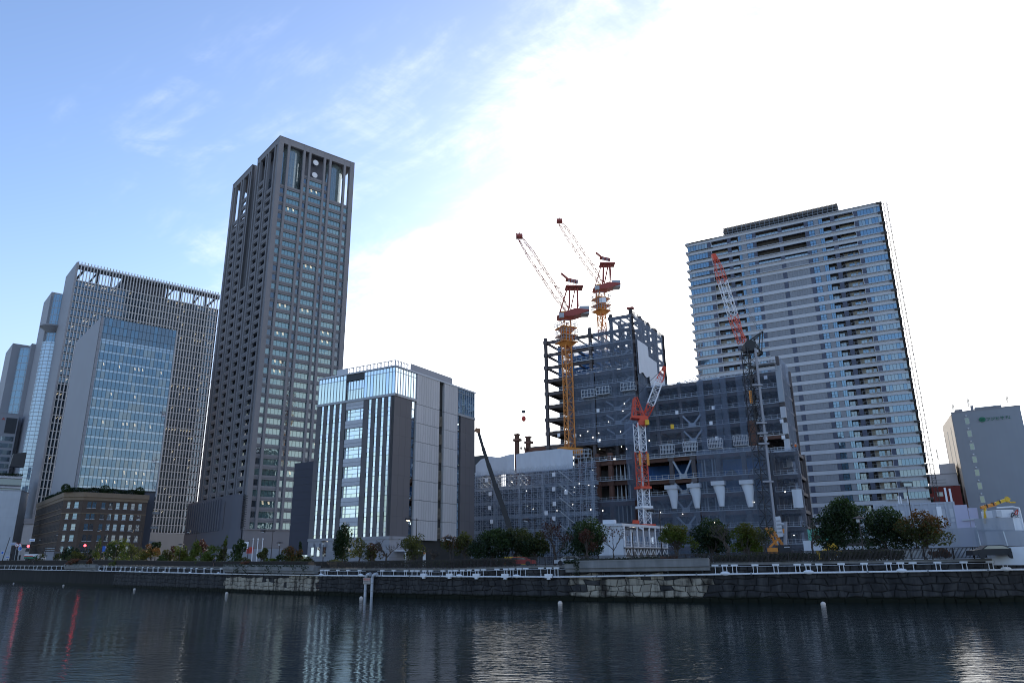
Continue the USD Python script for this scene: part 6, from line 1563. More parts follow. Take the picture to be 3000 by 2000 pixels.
def leaves(pts, size, rs):
    """A folded leaf-sized face at each point."""
    n = len(pts); a = rs.normal(size=(n, 3)); a /= np.linalg.norm(a, axis=1, keepdims=True)
    b = np.cross(a, rs.normal(size=(n, 3))); b /= np.linalg.norm(b, axis=1, keepdims=True)
    L = size * rs.uniform(.6, 1.3, (n, 1)); W = L * rs.uniform(.45, .8, (n, 1))
    v = np.stack([pts - a * L * .5, pts + b * W * .5, pts + a * L * .5, pts - b * W * .5], 1).reshape(-1, 3)
    i = np.arange(n)[:, None] * 4
    return v, np.hstack([i, i + 1, i + 2, i + 3])
def crown_points(c, rx, ry, rz, n, rs, clumps=16, spread=.62, shape='round'):
    cs, rr = [], []
    for _ in range(clumps):
        while True:
            p = rs.uniform(-1, 1, 3)
            if np.linalg.norm(p) < 1: break
        if shape == 'round' and p[2] < .2: p[:2] *= 1 / max(.42, math.sqrt(max(0.0, 1 - min(p[2] - .2, 0) ** 2))) ** .9
        if shape == 'cone': p[:2] *= max(.12, (1 - (p[2] + 1) / 2) ** .8)
        cs.append(p * [rx * (1 - .38 * spread), ry * (1 - .38 * spread), rz * (1 - .3 * spread)] * .92); rr.append(rs.uniform(.26, .46))
    cs, rr = np.array(cs), np.array(rr)
    if shape == 'cone': rr = rr * (1.15 - .75 * (cs[:, 2] / rz * .5 + .5))
    w = rr ** 2 / (rr ** 2).sum(); k = rs.choice(clumps, n, p=w)
    d = rs.normal(size=(n, 3)); d /= np.linalg.norm(d, axis=1, keepdims=True)
    d *= rs.uniform(.45, 1.05, (n, 1)) ** .6
    p = cs[k] + d * rr[k][:, None] * np.array([rx, ry, rz]) * .95
    return p + c, cs + c, rr * min(rx, rz)
def limb(b, p, q, r0, r1, rs, wob=.12):
    L = np.linalg.norm(q - p); t = np.linspace(0, 1, 5)[:, None]; m = p + (q - p) * t
    m[1:-1] += rs.normal(size=(3, 3)) * L * wob * .5; b.tube(m, np.linspace(r0, r1, 5), 5, caps=False)
def tree(label, x, ytop, wpx, dist, mat, n=3800, shape='round', crown_low=.22, lsize=.30, depth=1.0, trunk=.14, cat='tree', name='tree', group=None, mat2=None, frac2=.3, clumps=18, stems=1, spread=.62):
    s = s_of(x); q = wall_xy(s, 0.0); r0 = np.hypot(*q); k = (r0 + dist) / r0; q = at_range(x, 1640, r0 + dist)[:2]
    zg = float(Z_TOP(s)) - .05; zt = at_range(x, ytop, r0 + dist)[2]; H = zt - zg
    rs = np.random.default_rng(int(x * 13 + ytop)); w = wpx / 2 / FPX * (r0 + dist) * 1.03
    t = thing(name, label, cat, group, (q[0], q[1], zg))
    zc0 = H * crown_low; rz = (H - zc0) / 2; c = np.array([0, 0, zc0 + rz])
    p, cs, rr = crown_points(c, w, w * depth, rz, n, rs, clumps, spread, shape)
    wood = MB()
    for i in range(stems):
        o = np.array([rs.uniform(-.2, .2), rs.uniform(-.2, .2), 0]) * (stems > 1); fork = np.array([rs.uniform(-.3, .3) * w * .4, rs.uniform(-.3, .3) * w * .4, zc0 + rz * .5]) + o
        limb(wood, o, fork, trunk, trunk * .6, rs, .06)
        for j in rs.choice(len(cs), min(len(cs), 9), replace=False): limb(wood, fork * [1, 1, rs.uniform(.65, 1)], cs[j], trunk * .42, trunk * .12, rs, .14)
    part(t, 'trunk', wood, M['wood'])
    if mat2 is None: part(t, 'crown', MB().add(*leaves(p, lsize, rs)), mat)
    else:
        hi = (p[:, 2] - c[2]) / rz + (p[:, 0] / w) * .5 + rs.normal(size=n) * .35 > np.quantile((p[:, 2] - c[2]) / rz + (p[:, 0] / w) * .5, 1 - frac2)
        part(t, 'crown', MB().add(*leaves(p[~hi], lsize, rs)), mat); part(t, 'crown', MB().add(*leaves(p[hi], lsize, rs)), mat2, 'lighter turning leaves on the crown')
    return t
def bare_tree(label, x, ytop, wpx, dist, nleaf=150, mat=None, trunk=.11, group=None):
    s = s_of(x); r0 = np.hypot(*wall_xy(s)); q = at_range(x, 1640, r0 + dist)[:2]; zg = float(Z_TOP(s)) - .05; H = at_range(x, ytop, r0 + dist)[2] - zg
    rs = np.random.default_rng(int(x * 7 + 1)); w = wpx / 2 / FPX * (r0 + dist); b = MB(); tips = []
    def grow(p, d, L, r, lev):
        e = p + d * L; limb(b, p, e, r, r * .62, rs, .10)
        tips.append(e)
        if lev == 0: return
        for _ in range(3 if lev > 1 else 4):
            nd = d + rs.normal(size=3) * [.55, .55, .28]; nd[2] = abs(nd[2]) + .25; nd /= np.linalg.norm(nd); grow(p + d * L * rs.uniform(.55, 1), nd, L * rs.uniform(.55, .8), r * .55, lev - 1)
    grow(np.zeros(3), np.array([0, 0, 1.]), H * .34, trunk, 4)
    v = np.vstack(b.v); sx = w / max(np.quantile(np.abs(v[:, 0]), .97), .1); sz = H / v[:, 2].max(); b.v = [x_ * [sx, sx, sz] for x_ in b.v]; tp = np.array(tips) * [sx, sx, sz]
    t = thing('tree', label, 'tree', group, (q[0], q[1], zg)); part(t, 'branches', b, M['wood'])
    if nleaf: part(t, 'last_leaves', MB().add(*leaves(tp[rs.integers(0, len(tp), nleaf)] + rs.normal(size=(nleaf, 3)) * .22, .24, rs)), mat or M['leaf_olive'])
    return t

G = M
tree('largest dark round evergreen tree at the right, behind the barred fence', 2488, 1447, 150, 9, G['leaf_dark'], 9000, crown_low=.05, lsize=.27, mat2=G['leaf_mid'], frac2=.18, clumps=30)
tree('dark evergreen tree just right of the largest round evergreen', 2606, 1470, 135, 12, G['leaf_dark'], 7000, crown_low=.05, lsize=.27, mat2=G['leaf_mid'], frac2=.2, clumps=26)
tree('olive tree with orange leaves on its right side, before the white site panels', 2718, 1488, 135, 8, G['leaf_olive'], 4200, crown_low=.22, lsize=.26, mat2=G['leaf_orange'], frac2=.35, stems=3, clumps=22)
bare_tree('thin bare tree left of the largest round evergreen', 2384, 1520, 60, 8, 60)
tree('small pale yellow tree half hidden by the largest evergreen', 2424, 1533, 62, 10, G['leaf_lime'], 420, crown_low=.3, lsize=.26, mat2=G['leaf_yellow'], frac2=.4, clumps=9)
bare_tree('bare tree with upright branches before the dark green one at centre right', 2132, 1527, 74, 7, 120, trunk=.16)
tree('yellow green tree before the right end of the site office', 1986, 1534, 108, 8, G['leaf_lime'], 3000, crown_low=.3, lsize=.26, mat2=G['leaf_yellow'], frac2=.25, stems=3, clumps=18)
tree('broad dark green tree between two yellowing ones at centre right', 2086, 1510, 108, 12, G['leaf_dark'], 6500, crown_low=.02, lsize=.27, mat2=G['leaf_mid'], frac2=.15, clumps=24)
tree('yellowing tree right of the broad dark green one, before the net', 2196, 1532, 100, 9, G['leaf_lime'], 3600, crown_low=.12, lsize=.26, mat2=G['leaf_yellow'], frac2=.4, stems=2, clumps=18)
bare_tree('slim half bare tree near the orange site machine', 2243, 1545, 54, 7, 350, G['leaf_olive'])
bare_tree('bare tree before the plain wall of the site office', 1799, 1540, 60, 8, 90, G['leaf_rust'])
tree('round dark green tree left of the site office', 1715, 1512, 145, 11, G['leaf_dark'], 8000, crown_low=.03, lsize=.27, mat2=G['leaf_mid'], frac2=.3, clumps=28)
tree('small rust red tree standing before the round dark green tree', 1722, 1543, 62, 6, G['leaf_rust'], 700, crown_low=.28, lsize=.24, stems=2, clumps=10)
bare_tree('brownish half bare tree left of the round dark green tree', 1625, 1528, 78, 9, 420, G['leaf_rust'])
tree('dark green tree with pale top at the left of the dark clump', 1440, 1545, 125, 9, G['leaf_dark'], 6000, crown_low=.02, lsize=.28, mat2=G['leaf_mid'], frac2=.35, clumps=24)
tree('tallest tree of the dark clump, with yellow leaves at its top', 1508, 1530, 105, 12, G['leaf_dark'], 5000, crown_low=.02, lsize=.28, mat2=G['leaf_olive'], frac2=.3, clumps=22)
tree('brown tinged dark tree at the right of the dark clump', 1570, 1548, 85, 10, G['leaf_dark'], 3600, crown_low=.02, lsize=.28, mat2=G['leaf_olive'], frac2=.3, clumps=18)
tree('orange brown tree before the pale end wall', 1318, 1558, 70, 7, G['leaf_olive'], 900, crown_low=.35, lsize=.26, mat2=G['leaf_orange'], frac2=.45, clumps=10)
tree('olive tree between the orange brown one and the dark clump', 1363, 1549, 66, 9, G['leaf_olive'], 1500, crown_low=.2, lsize=.26, mat2=G['leaf_yellow'], frac2=.25, stems=2, clumps=14)
tree('yellow and green tree before the corner of the mid-rise', 1207, 1550, 84, 8, G['leaf_olive'], 2000, crown_low=.16, lsize=.26, mat2=G['leaf_yellow'], frac2=.3, clumps=18)
bare_tree('small bare tree before the pale end wall', 1263, 1602, 52, 7, 0)
bare_tree('bare tree with steep branches before the stone base of the mid-rise', 1132, 1578, 64, 8, 10)
tree('dark pointed conifer before the strip windows', 1002, 1507, 96, 10, G['leaf_dark'], 4200, 'cone', .04, .30, clumps=26, trunk=.2)
tree('golden brown tree right of the pointed conifer', 1052, 1575, 52, 8, G['leaf_yellow'], 900, crown_low=.3, lsize=.26, mat2=G['leaf_olive'], frac2=.5, clumps=10)
tree('olive brown tree left of the bare steep one', 1094, 1578, 66, 9, G['leaf_olive'], 1700, crown_low=.12, lsize=.26, mat2=G['leaf_rust'], frac2=.3, stems=2, clumps=14)
tree('golden olive tree before the dark navy block', 858, 1592, 62, 9, G['leaf_olive'], 1500, crown_low=.08, lsize=.30, mat2=G['leaf_orange'], frac2=.35, clumps=12)
tree('small dark conifer behind the golden olive tree', 876, 1580, 34, 13, G['leaf_dark'], 900, 'cone', .06, .32, clumps=10)
tree('thin olive tree under the right wall lamp of the tower entrance', 766, 1602, 46, 9, G['leaf_olive'], 700, crown_low=.2, lsize=.32, clumps=9)
tree('dark slim tree left of the flag poles', 700, 1572, 42, 11, G['leaf_mid'], 1300, crown_low=.15, lsize=.32, clumps=10)
tree('tall pale sapling before the curved stone wing', 657, 1556, 40, 11, G['leaf_olive'], 700, 'cone', .1, .32, clumps=10, mat2=G['leaf_lime'])
tree('bright yellow green bush at left centre behind the fence', 620, 1597, 76, 8, G['leaf_lime'], 2600, crown_low=.0, lsize=.32, clumps=18, cat='bush', name='bush')
tree('weeping green tree at the left end of the stone wing', 567, 1573, 40, 14, G['leaf_lime'], 1100, crown_low=.08, lsize=.32, clumps=10)
tree('red leafed tree behind the weeping green one', 590, 1572, 44, 22, G['leaf_rust'], 800, crown_low=.2, lsize=.34, clumps=10)
tree('yellow tree before the pale base of the fin screen', 528, 1590, 58, 10, G['leaf_yellow'], 1600, crown_low=.05, lsize=.34, mat2=G['leaf_lime'], clumps=14)
tree('olive tree in the middle of the left row', 492, 1590, 50, 13, G['leaf_olive'], 1300, crown_low=.05, lsize=.36, mat2=G['leaf_rust'], frac2=.2, clumps=12)
tree('flat topped golden tree before the gap right of the brick building', 445, 1584, 56, 12, G['leaf_yellow'], 1300, crown_low=.2, lsize=.36, mat2=G['leaf_orange'], frac2=.3, clumps=11)
tree('dark palm like tree against the pale base wall', 452, 1570, 30, 24, G['leaf_dark'], 700, crown_low=.35, lsize=.45, clumps=7)
tree('lime green tree before the brick front, right of the round green one', 383, 1583, 58, 12, G['leaf_lime'], 1500, crown_low=.1, lsize=.36, mat2=G['leaf_olive'], frac2=.4, clumps=12)
tree('round mid green tree before the middle of the brick front', 336, 1571, 68, 14, G['leaf_mid'], 2400, crown_low=.03, lsize=.38, mat2=G['leaf_lime'], frac2=.3, clumps=16)
tree('tall pale sapling before the brick front', 284, 1561, 36, 10, G['leaf_lime'], 650, 'cone', .1, .34, clumps=10, mat2=G['leaf_mid'])
tree('dark shrubby tree under the left brick corner', 207, 1592, 60, 18, G['leaf_dark'], 1500, crown_low=.0, lsize=.42, clumps=12)
tree('yellow flecked shrub left of the tall pale sapling', 226, 1611, 56, 10, G['leaf_olive'], 1100, crown_low=.0, lsize=.36, mat2=G['leaf_yellow'], frac2=.35, clumps=10, cat='bush', name='bush')
tree('dark green shrub right of the second signal', 252, 1600, 34, 22, G['leaf_dark'], 800, crown_low=.0, lsize=.4, clumps=8, cat='bush', name='bush')
tree('sparse small tree by the white lorry', 115, 1614, 34, 10, G['leaf_olive'], 380, crown_low=.2, lsize=.36, clumps=7)
tree('leafy shrub at the left of the flyover wall', 165, 1616, 30, 12, G['leaf_olive'], 420, crown_low=.05, lsize=.36, clumps=6, mat2=G['leaf_yellow'], cat='bush', name='bush')
for x, y, w, lab in ((222, 1633, 44, 'dry reddish grass clump behind the left fence'), (266, 1634, 24, 'small dry reddish grass clump above the small left platform'), (1960, 1628, 66, 'dry red brown hedge behind the fence on the long platform'), (745, 1639, 70, 'low red brown plants behind the fence left of the navy block'), (980, 1636, 60, 'dry brown twiggy shrub under the pointed conifer'), (2755, 1600, 50, 'bushy dry grass clump behind the fence under the orange tree')):
    tree(lab, x, y, w, 4, G['grass_dry'] if x != 980 else G['leaf_olive'], 700, crown_low=.0, lsize=.3, clumps=9, trunk=.05, cat='bush', name='shrub')
# hedges of small shrubs that fill in along the foot of the row
for i, x in enumerate((690, 715, 800, 830, 905, 560, 470, 410, 355)):
    tree(['low green shrub below the flag poles', 'low shrub at the flag poles foot', 'low green shrub right of the slim wall lamp', 'low shrub left of the golden olive tree', 'low shrub before the grey stone base', 'low yellow shrub left of the bright bush', 'low shrub under the flat topped tree', 'low shrub between the lime tree and golden tree', 'low shrub under the round mid green tree'][i], x, 1622 + (i % 3) * 4, 44, 7, (G['leaf_mid'], G['leaf_olive'], G['leaf_lime'])[i % 3], 600, crown_low=.0, lsize=.3, clumps=8, trunk=.05, cat='bush', name='shrub')

# clipped hedges and ground plants right behind the fence
def hedge(label, xa, xb, off, h, mat, n, mat2=None):
    t = thing('hedge', label, 'hedge', 'low hedges behind the promenade fence'); rs = np.random.default_rng(int(xa) + 5)
    s = rs.uniform(s_of(xa), s_of(xb), n); o = -off - rs.uniform(0, 1.4, n); hh = h * (.72 + .35 * meshkit.fbm(np.c_[s * .22, s * 0, s * 0], 3, int(xa)))
    z = Z_TOP(s) + hh * rs.uniform(0, 1, n) ** .75
    base = wall_xy(s); q = base + (wall_xy(s, 1.0) - base) * o[:, None]
    k = rs.random(n) < .35 if mat2 else np.zeros(n, bool)
    part(t, 'foliage', MB().add(*leaves(np.c_[q, z][~k], .24, rs)), mat)
    if mat2: part(t, 'foliage', MB().add(*leaves(np.c_[q, z][k], .24, rs)), mat2)
hedge('low brownish hedge behind the fence left of the standpipes', 640, 1290, 1.2, 1.0, G['leaf_dark'], 9000, G['leaf_olive'])
hedge('low dark hedge behind the fence below the dark clump of trees', 1290, 1480, 1.2, 1.0, G['leaf_dark'], 3000, G['leaf_rust'])
hedge('dark low planting behind the railing of the long platform', 1668, 1925, 1.2, .75, G['leaf_dark'], 2600)
hedge('low grassy planting behind the fence before the orange machine', 2098, 2420, 1.2, .85, G['leaf_dark'], 3800, G['leaf_olive'])
hedge('dark low planting under the two large evergreens', 2430, 2690, 1.2, .95, G['leaf_dark'], 3600, G['leaf_olive'])
hedge('low dark hedge along the left promenade', 290, 640, 1.2, 1.1, G['leaf_dark'], 4500, G['leaf_lime'])

# roof planting of the brick building
def roof_hedge():
    p = [at_z(x, y, 32.8) for x, y in ((120, 1469), (190.5, 1442), (247.7, 1441))]; q = Frame(p[2], rad(41.18), 1)
    t = thing('roof_hedge', 'dense green hedge with rounded shrubs along the roof of the brick building', 'hedge', None)
    rs = np.random.default_rng(4); pts = []
    line = [p[0] + [1.2, 1.6], p[1] + [1.6, 1.8], p[2] + [.6, 2.0], q.xy(22.0, -2.0)]
    for a, b in zip(line[:-1], line[1:]):
        L = np.linalg.norm(b - a); n = int(L * 130); f = rs.uniform(0, 1, n)
        pts.append(np.c_[a + (b - a) * f[:, None] + rs.normal(size=(n, 2)) * .5, 32.9 + rs.uniform(0, 1, n) ** .7 * (1.6 + .5 * np.sin(f * L * .9)) * np.clip(L, 0, 1)])
    part(t, 'foliage', MB().add(*leaves(np.vstack(pts), .42, rs)), G['leaf_dark'])
    for u, nn, r in ((-6.2, -2.2, 1.7), (7.5, -2.3, 2.1), (20.5, -2.2, 2.0)):
        c = q.p(u, nn, 34.2); d = rs.normal(size=(900, 3)); d /= np.linalg.norm(d, axis=1, keepdims=True); part(t, 'round_shrub', MB().add(*leaves(c + d * r * rs.uniform(.7, 1, (900, 1)), .4, rs)), G['leaf_mid'])
roof_hedge()
# plants that hang over the platforms
def hanging(label, xa, xb, top, n, drop):
    t = thing('hanging_plant', label, 'plant', 'plants on the river platforms'); rs = np.random.default_rng(int(xa))
    s = rs.uniform(s_of(xa), s_of(xb), n); o = rs.uniform(.3, 1.15, n); z = Z_TOP(s) + top + rs.uniform(0, .3, n); h = rs.random(n) < .4
    clump = (np.sin(s * 1.7) + np.sin(s * .63 + 1)) > .3
    o = np.where(h & clump, 1.0 + rs.uniform(0, .18, n), o); z = np.where(h & clump, Z_TOP(s) + top - rs.uniform(0, 1, n) ** 1.5 * drop, z)
    part(t, 'foliage', MB().add(*leaves(np.c_[wall_p(s, 0, z)[:, :2] + (wall_xy(s + .0, 1.0) - wall_xy(s, 0.0)) * o[:, None], z], .2, rs)), G['leaf_dark'])
hanging('green creeper trailing over the streaked platform at left centre', 662, 915, .14, 1900, 1.0)
hanging('green creeper at the left end of the long grey platform', 1666, 1712, .2, 700, 1.3)
hanging('small green plants on the little left platform', 195, 268, .12, 420, .5)

# ---------------------------------------------------------------- street furniture
def lamp_kinds():
    """Two kinds, built once at the origin's height of 1: a tall one with an arm, a low one with a broad hood."""
    out = []
    for k in (0, 1):
        out.append(k)
    return out
IRON = M['iron'] = paint('dark_iron', (0.03, 0.022, 0.02), 0.5, .2, 2.0)
def street_lamp(label, x, ytop, dist, arm, lit=False, kind='arm'):
    s = s_of(x); r0 = np.hypot(*wall_xy(s)) + dist; q = at_range(x, 1640, r0); zg = float(Z_TOP(s)); zt = at_range(x, ytop, r0)[2]; H = zt - zg
    t = thing('street_lamp', label, 'street lamp', 'lamps along the promenade', (q[0], q[1], zg))
    part(t, 'pole', MB().tube([[0, 0, 0], [0, 0, H * .3], [0, 0, H]], [.085, .07, .05], 8), IRON)
    if kind == 'arm':
        a = arm; part(t, 'arm', MB().tube([[-a * .25, 0, H * .965], [a, 0, H * .965 + .05]], .045, 6), IRON)
        part(t, 'head', MB().tube([[a - .1 * np.sign(a), 0, H * .965 + .1], [a + .75 * np.sign(a), 0, H * .965 + .16]], [.26, .12], 8), IRON)
        part(t, 'bulb', MB().tube([[a + .05 * np.sign(a), 0, H * .965 - .06], [a + .55 * np.sign(a), 0, H * .965 - .02]], [.17, .1], 8), M['lamp_office'] if lit else M['white_dull'])
    elif kind == 'hood':
        part(t, 'hood', MB().tube([[0, 0, H - .12], [0, 0, H], [0, 0, H + .1]], [.62, .5, .08], 12), IRON); part(t, 'lantern', MB().tube([[-.1, 0, H - .5], [-.1, 0, H - .12]], [.16, .2], 8), M['white_dull'])
    else:
        part(t, 'flood_box', MB().box(WORLD, -.55, .55, -.3, .3, H - .45, H + .1), IRON); part(t, 'lens', MB().box(WORLD, -.45, .45, -.32, -.3, H - .4, H - .05), M['glass_flat'])
    return t
for a in (('tall black lamp with box head before the right end of the apartment tower', 2692, 1412, 10, 0, False, 'box'),
          ('hooded lamp before the largest dark evergreen', 2533, 1514, 4, 0, False, 'hood'),
          ('tall black lamp before the front net, left of the white hoods', 1941, 1492, 11, -.8, False, 'arm'),
          ('hooded brown lamp before the site office gallery', 1857, 1545, 5, 0, False, 'hood'),
          ('black lamp standing out against the tube scaffold', 1569, 1519, 10, -.9, False, 'arm'),
          ('tall lamp with a glowing head before the pale end wall', 1218, 1517, 9, -.95, True, 'arm'),
          ('shorter arm lamp before the end wall, in the orange brown tree', 1327, 1574, 6, -.4, False, 'arm'),
          ('rusty low lamp before the stone base, left of the conifer', 946, 1584, 5, -.5, False, 'hood'),
          ('tall lamp before the entrance of the tallest tower', 793, 1552, 12, -1.5, False, 'arm'),
          ('low hooded lamp right of the tower entrance lamp', 816, 1588, 6, 0, False, 'hood'),
          ('tall lamp at the left end of the curved stone wing', 567, 1553, 14, -1.4, False, 'arm'),
          ('low hooded lamp before the yellow trees at left', 525, 1593, 7, 0, False, 'hood'),
          ('tall lamp before the right part of the brick front', 403, 1551, 16, -2.0, False, 'arm'),
          ('tall lamp before the middle of the brick front', 302, 1550, 18, -2.0, False, 'arm'),
          ('lamp before the brick corner at left', 180, 1562, 20, -2.2, False, 'arm'),
          ('lamp left of the brick building, by the lorry', 130, 1577, 16, -2.2, False, 'arm'),
          ('low twin headed lamp before the round mid green tree', 336, 1595, 8, 0, False, 'hood'),
          ('low twin headed lamp before the left brick corner', 172, 1603, 9, 0, False, 'hood')): street_lamp(*a)
def pole_at(x, y0, dist):
    s = s_of(x); r0 = np.hypot(*wall_xy(s)) + dist; q = at_range(x, 1640, r0); zg = float(Z_TOP(s)); return q, zg, at_range(x, y0, r0)[2], r0
def px_m(r): return r / FPX * 1.05
# traffic signals and road signs at the bridge end
for x, y, lab in ((72, 1599, 'red traffic signal at the far left beside round road signs'), (239, 1597, 'red traffic signal before the brick front')):
    q, zg, z, r = pole_at(x, y, 16); t = thing('traffic_signal', lab, 'traffic light', 'red signals by the bridge', (q[0], q[1], 0)); w = 9 * px_m(r)
    part(t, 'housing', MB().box(WORLD, -w * 1.3, w * .9, -.05, .3, z - w * .45, z + w * .45), M['black'])
    part(t, 'red_lens', MB().tube([[w * .35, -.12, z], [w * .35, -.04, z]], w * .33, 12), M['lamp_red']); part(t, 'visor', MB().box(WORLD, 0, w * .7, -.35, -.05, z + w * .35, z + w * .42), M['black'])
    part(t, 'pole', MB().tube([[w * 1.1, .1, zg], [w * 1.1, .1, z + w * .6]], .12, 8), IRON); part(t, 'arm', MB().bar([-w, .15, z], [w * 1.2, .15, z], .1), IRON)
    part(t, 'second_head', MB().box(WORLD, -w * .2, w * .6, -.05, .25, z - w * 1.3, z - w * .6), M['black'])
def round_sign(x, y, rpx, rim, face, lab, mark=None):
    q, zg, z, r = pole_at(x, y, 12); k = rpx * px_m(r); t = thing('road_sign', lab, 'sign', None, (q[0], q[1], 0))
    part(t, 'rim', MB().tube([[0, .02, z], [0, .06, z]], k, 20), rim); part(t, 'face', MB().tube([[0, 0, z], [0, .03, z]], k * .78, 20), face)
    if mark: part(t, 'mark', MB().bar([-k * .35, -.02, z - k * .3], [k * .35, -.02, z + k * .3], k * .22, .04).bar([0, -.021, z - k * .5], [0, -.021, z + k * .5], k * .2, .04), mark)
    part(t, 'post', MB().tube([[0, .1, zg], [0, .1, z]], .06, 6), M['galv'])
SB = M['sign_blue'] = paint('sign_blue', (0.02, 0.12, 0.5), .4, .05)
round_sign(41, 1596, 4, M['red'], M['white_paint'], 'left one of two small red rimmed road signs', M['black'])
round_sign(50, 1596, 4, M['red'], M['white_paint'], 'right one of two small red rimmed road signs', SB)
round_sign(52.5, 1606, 5, M['white_paint'], SB, 'blue round road sign with white arrows', M['white_paint'])
round_sign(3, 1618, 3.5, M['white_paint'], SB, 'blue rimmed round sign at the left picture edge')
for x0, x1, y0, y1, m, lab in ((22, 37, 1588, 1596, M['white_dull'], 'white street name plate on the left pole'), (78, 90, 1577, 1585, M['white_paint'], 'white street name plate on the pole by the bridge'), (296, 303, 1599, 1614, SB, 'blue sign board among the trees before the brick front'), (16, 25, 1626, 1636, M['white_dull'], 'white notice board near the left fence end')):
    q, zg, z1, r = pole_at((x0 + x1) / 2, y0, 11); z0 = at_range((x0 + x1) / 2, y1, r)[2]; w = (x1 - x0) / 2 * px_m(r); t = thing('name_plate', lab, 'sign', None, (q[0], q[1], 0))
    part(t, 'plate', MB().box(WORLD, -w, w, 0, .06, z0, z1), m); b = MB()
    for k in range(5): b.box(WORLD, -w * .7 + k * w * .3, -w * .7 + k * w * .3 + w * .2, -.02, -.001, z0 + (z1 - z0) * .35, z0 + (z1 - z0) * .65)
    if m is not SB: part(t, 'lettering', b, SB)
    part(t, 'post', MB().tube([[0, .1, zg], [0, .1, z1 + (1.2 if y0 < 1595 else 0)]], .1, 6), IRON)
q, zg, z1, r = pole_at(17, 1573, 13); t = thing('utility_pole', 'plain dark pole at the far left', 'pole', None, (q[0], q[1], 0)); part(t, 'shaft', MB().tube([[-1.6, 0, zg], [0, 0, z1]], [.16, .1], 8), IRON); part(t, 'cap', MB().cyl((0, 0), .14, z1, z1 + .1, 8), IRON)
# flyover and what stands on it
q0, zg, za, r = pole_at(-30, 1612, 30); q1 = at_range(64, 1612, r)
t = thing('flyover', 'low dark flyover with green glass parapet at the left edge', 'bridge'); Fy = Frame(q0, math.atan2(q1[1] - q0[1], q1[0] - q0[0]), 1); Ly = np.linalg.norm(q1[:2] - q0[:2])
zz = [at_range(30, y, r)[2] for y in (1640, 1631, 1625, 1613)]
part(t, 'girder', MB().box(Fy, 0, Ly, -8, 0, zz[1] - 1.1, zz[2]), M['frame_dark']); part(t, 'edge', MB().box(Fy, 0, Ly, -.2, .2, zz[2], zz[2] + .3), M['white_dull'])
pg = MB(); [pg.box(Fy, u, u + 2.3, -.05, .0, zz[2] + .35, zz[3] - .5) for u in np.arange(0, Ly - 2.3, 2.4)]; part(t, 'parapet_glass', pg, pane('teal_parapet', (.05, .12, .12), (.8, .95, .95), .2))
for h in (0, .45): part(t, 'handrail', MB().box(Fy, 0, Ly, -.06, .06, zz[3] - h - .1, zz[3] - h), M['galv'])
for u in np.arange(.5, Ly, 6): part(t, 'pier', MB().box(Fy, u, u + .8, -5, -3, 3, zz[1] - 1.1), M['concrete_dark'])
t2_, F2_, u2_, z2_ = block('ramp', 'grey ramp wall with steel railing right of the lorry', ((131, 1618), (158, 1617), rad(10)), 330, 6, M['slab_grey'])
part(t2_, 'handrail', MB().box(F2_, 0, u2_, -.1, 0, z2_ + .8, z2_ + .95).box(F2_, 0, u2_, -.1, 0, z2_ + 1.5, z2_ + 1.65), M['galv'])
# lorry
q, zg, z1, r = pole_at(91, 1622, 7); k = px_m(r); L = 17 * k; z0 = at_range(91, 1641, r)[2]
t = thing('lorry', 'white box lorry with green and red stripes near the left end of the fence', 'lorry', None, (q[0], q[1], 0))
part(t, 'box', MB().box(WORLD, -L, L * .75, 0, 2.3, z0 + .6, z1), M['white_paint']); part(t, 'stripe', MB().box(WORLD, -L, L * .75, -.02, 0, z0 + .6, z0 + 1.2), M['green_sign']); part(t, 'stripe', MB().box(WORLD, -L, L * .2, -.021, -.001, z0 + 1.25, z0 + 1.55), M['red'])
part(t, 'cab', MB().box(WORLD, L * .8, L * 1.35, 0, 2.2, z0 + .4, z0 + (z1 - z0) * .6), M['white_paint']); part(t, 'window', MB().box(WORLD, L * .88, L * 1.3, -.02, .0, z0 + 1.2, z0 + (z1 - z0) * .55), M['glass_dark'])
for u in (-L * .6, L * .5, L * 1.1): part(t, 'wheel', MB().tube([[u, -.05, z0 + .35], [u, .3, z0 + .35]], .5, 12), M['black'])
# far left buildings
t, F, u1, z = block('grey', 'pale grey office with dark window columns at the far left edge', ((-14, 1207), (57, 1214), rad(41.18)), 470, 20, M['slab_grey'])
for k in range(3):
    for j in range(7):
        part(t, 'window', MB().box(F, u1 * (.42 + .17 * k), u1 * (.42 + .17 * k) + 1.9, 0, .1, z - 14.5 - 3.6 * j, z - 12.2 - 3.6 * j), M['glass_grid'] if (j + k) % 3 else M['glass_flat'])
for g_ in range(3): part(t, 'louvre_slot', MB().box(F, u1 * (.50 + .15 * g_), u1 * (.50 + .15 * g_) + 1.7, 0, .1, z - 10.5, z - 2.2), M['frame_dark'])
em = MB()
for a_ in (90, 210, 330):
    c_ = (u1 * .385 + .45 * math.cos(rad(a_)), z - 3.1 + .45 * math.sin(rad(a_))); em.prism(F, [(c_[0] + .5 * math.cos(rad(a_)), c_[1] + .5 * math.sin(rad(a_))), (c_[0] - .28 * math.sin(rad(a_)), c_[1] + .28 * math.cos(rad(a_))), (c_[0] - .5 * math.cos(rad(a_)), c_[1] - .5 * math.sin(rad(a_))), (c_[0] + .28 * math.sin(rad(a_)), c_[1] - .28 * math.cos(rad(a_)))], .0, .15)
part(t, 'emblem', em, M['red'])
for du in (0, 1.1): part(t, 'mast', MB().tube([F.p(u1 * .72 + du, -2, z), F.p(u1 * .72 + du, -2, z + 8 - 4 * du)], .07, 5), M['frame_grey'])
t, F, u1, z = block('low', 'low building with curved planted terraces at the far left edge', ((-20, 1393), (66, 1397), rad(38)), 420, 16, M['concrete_dark'])
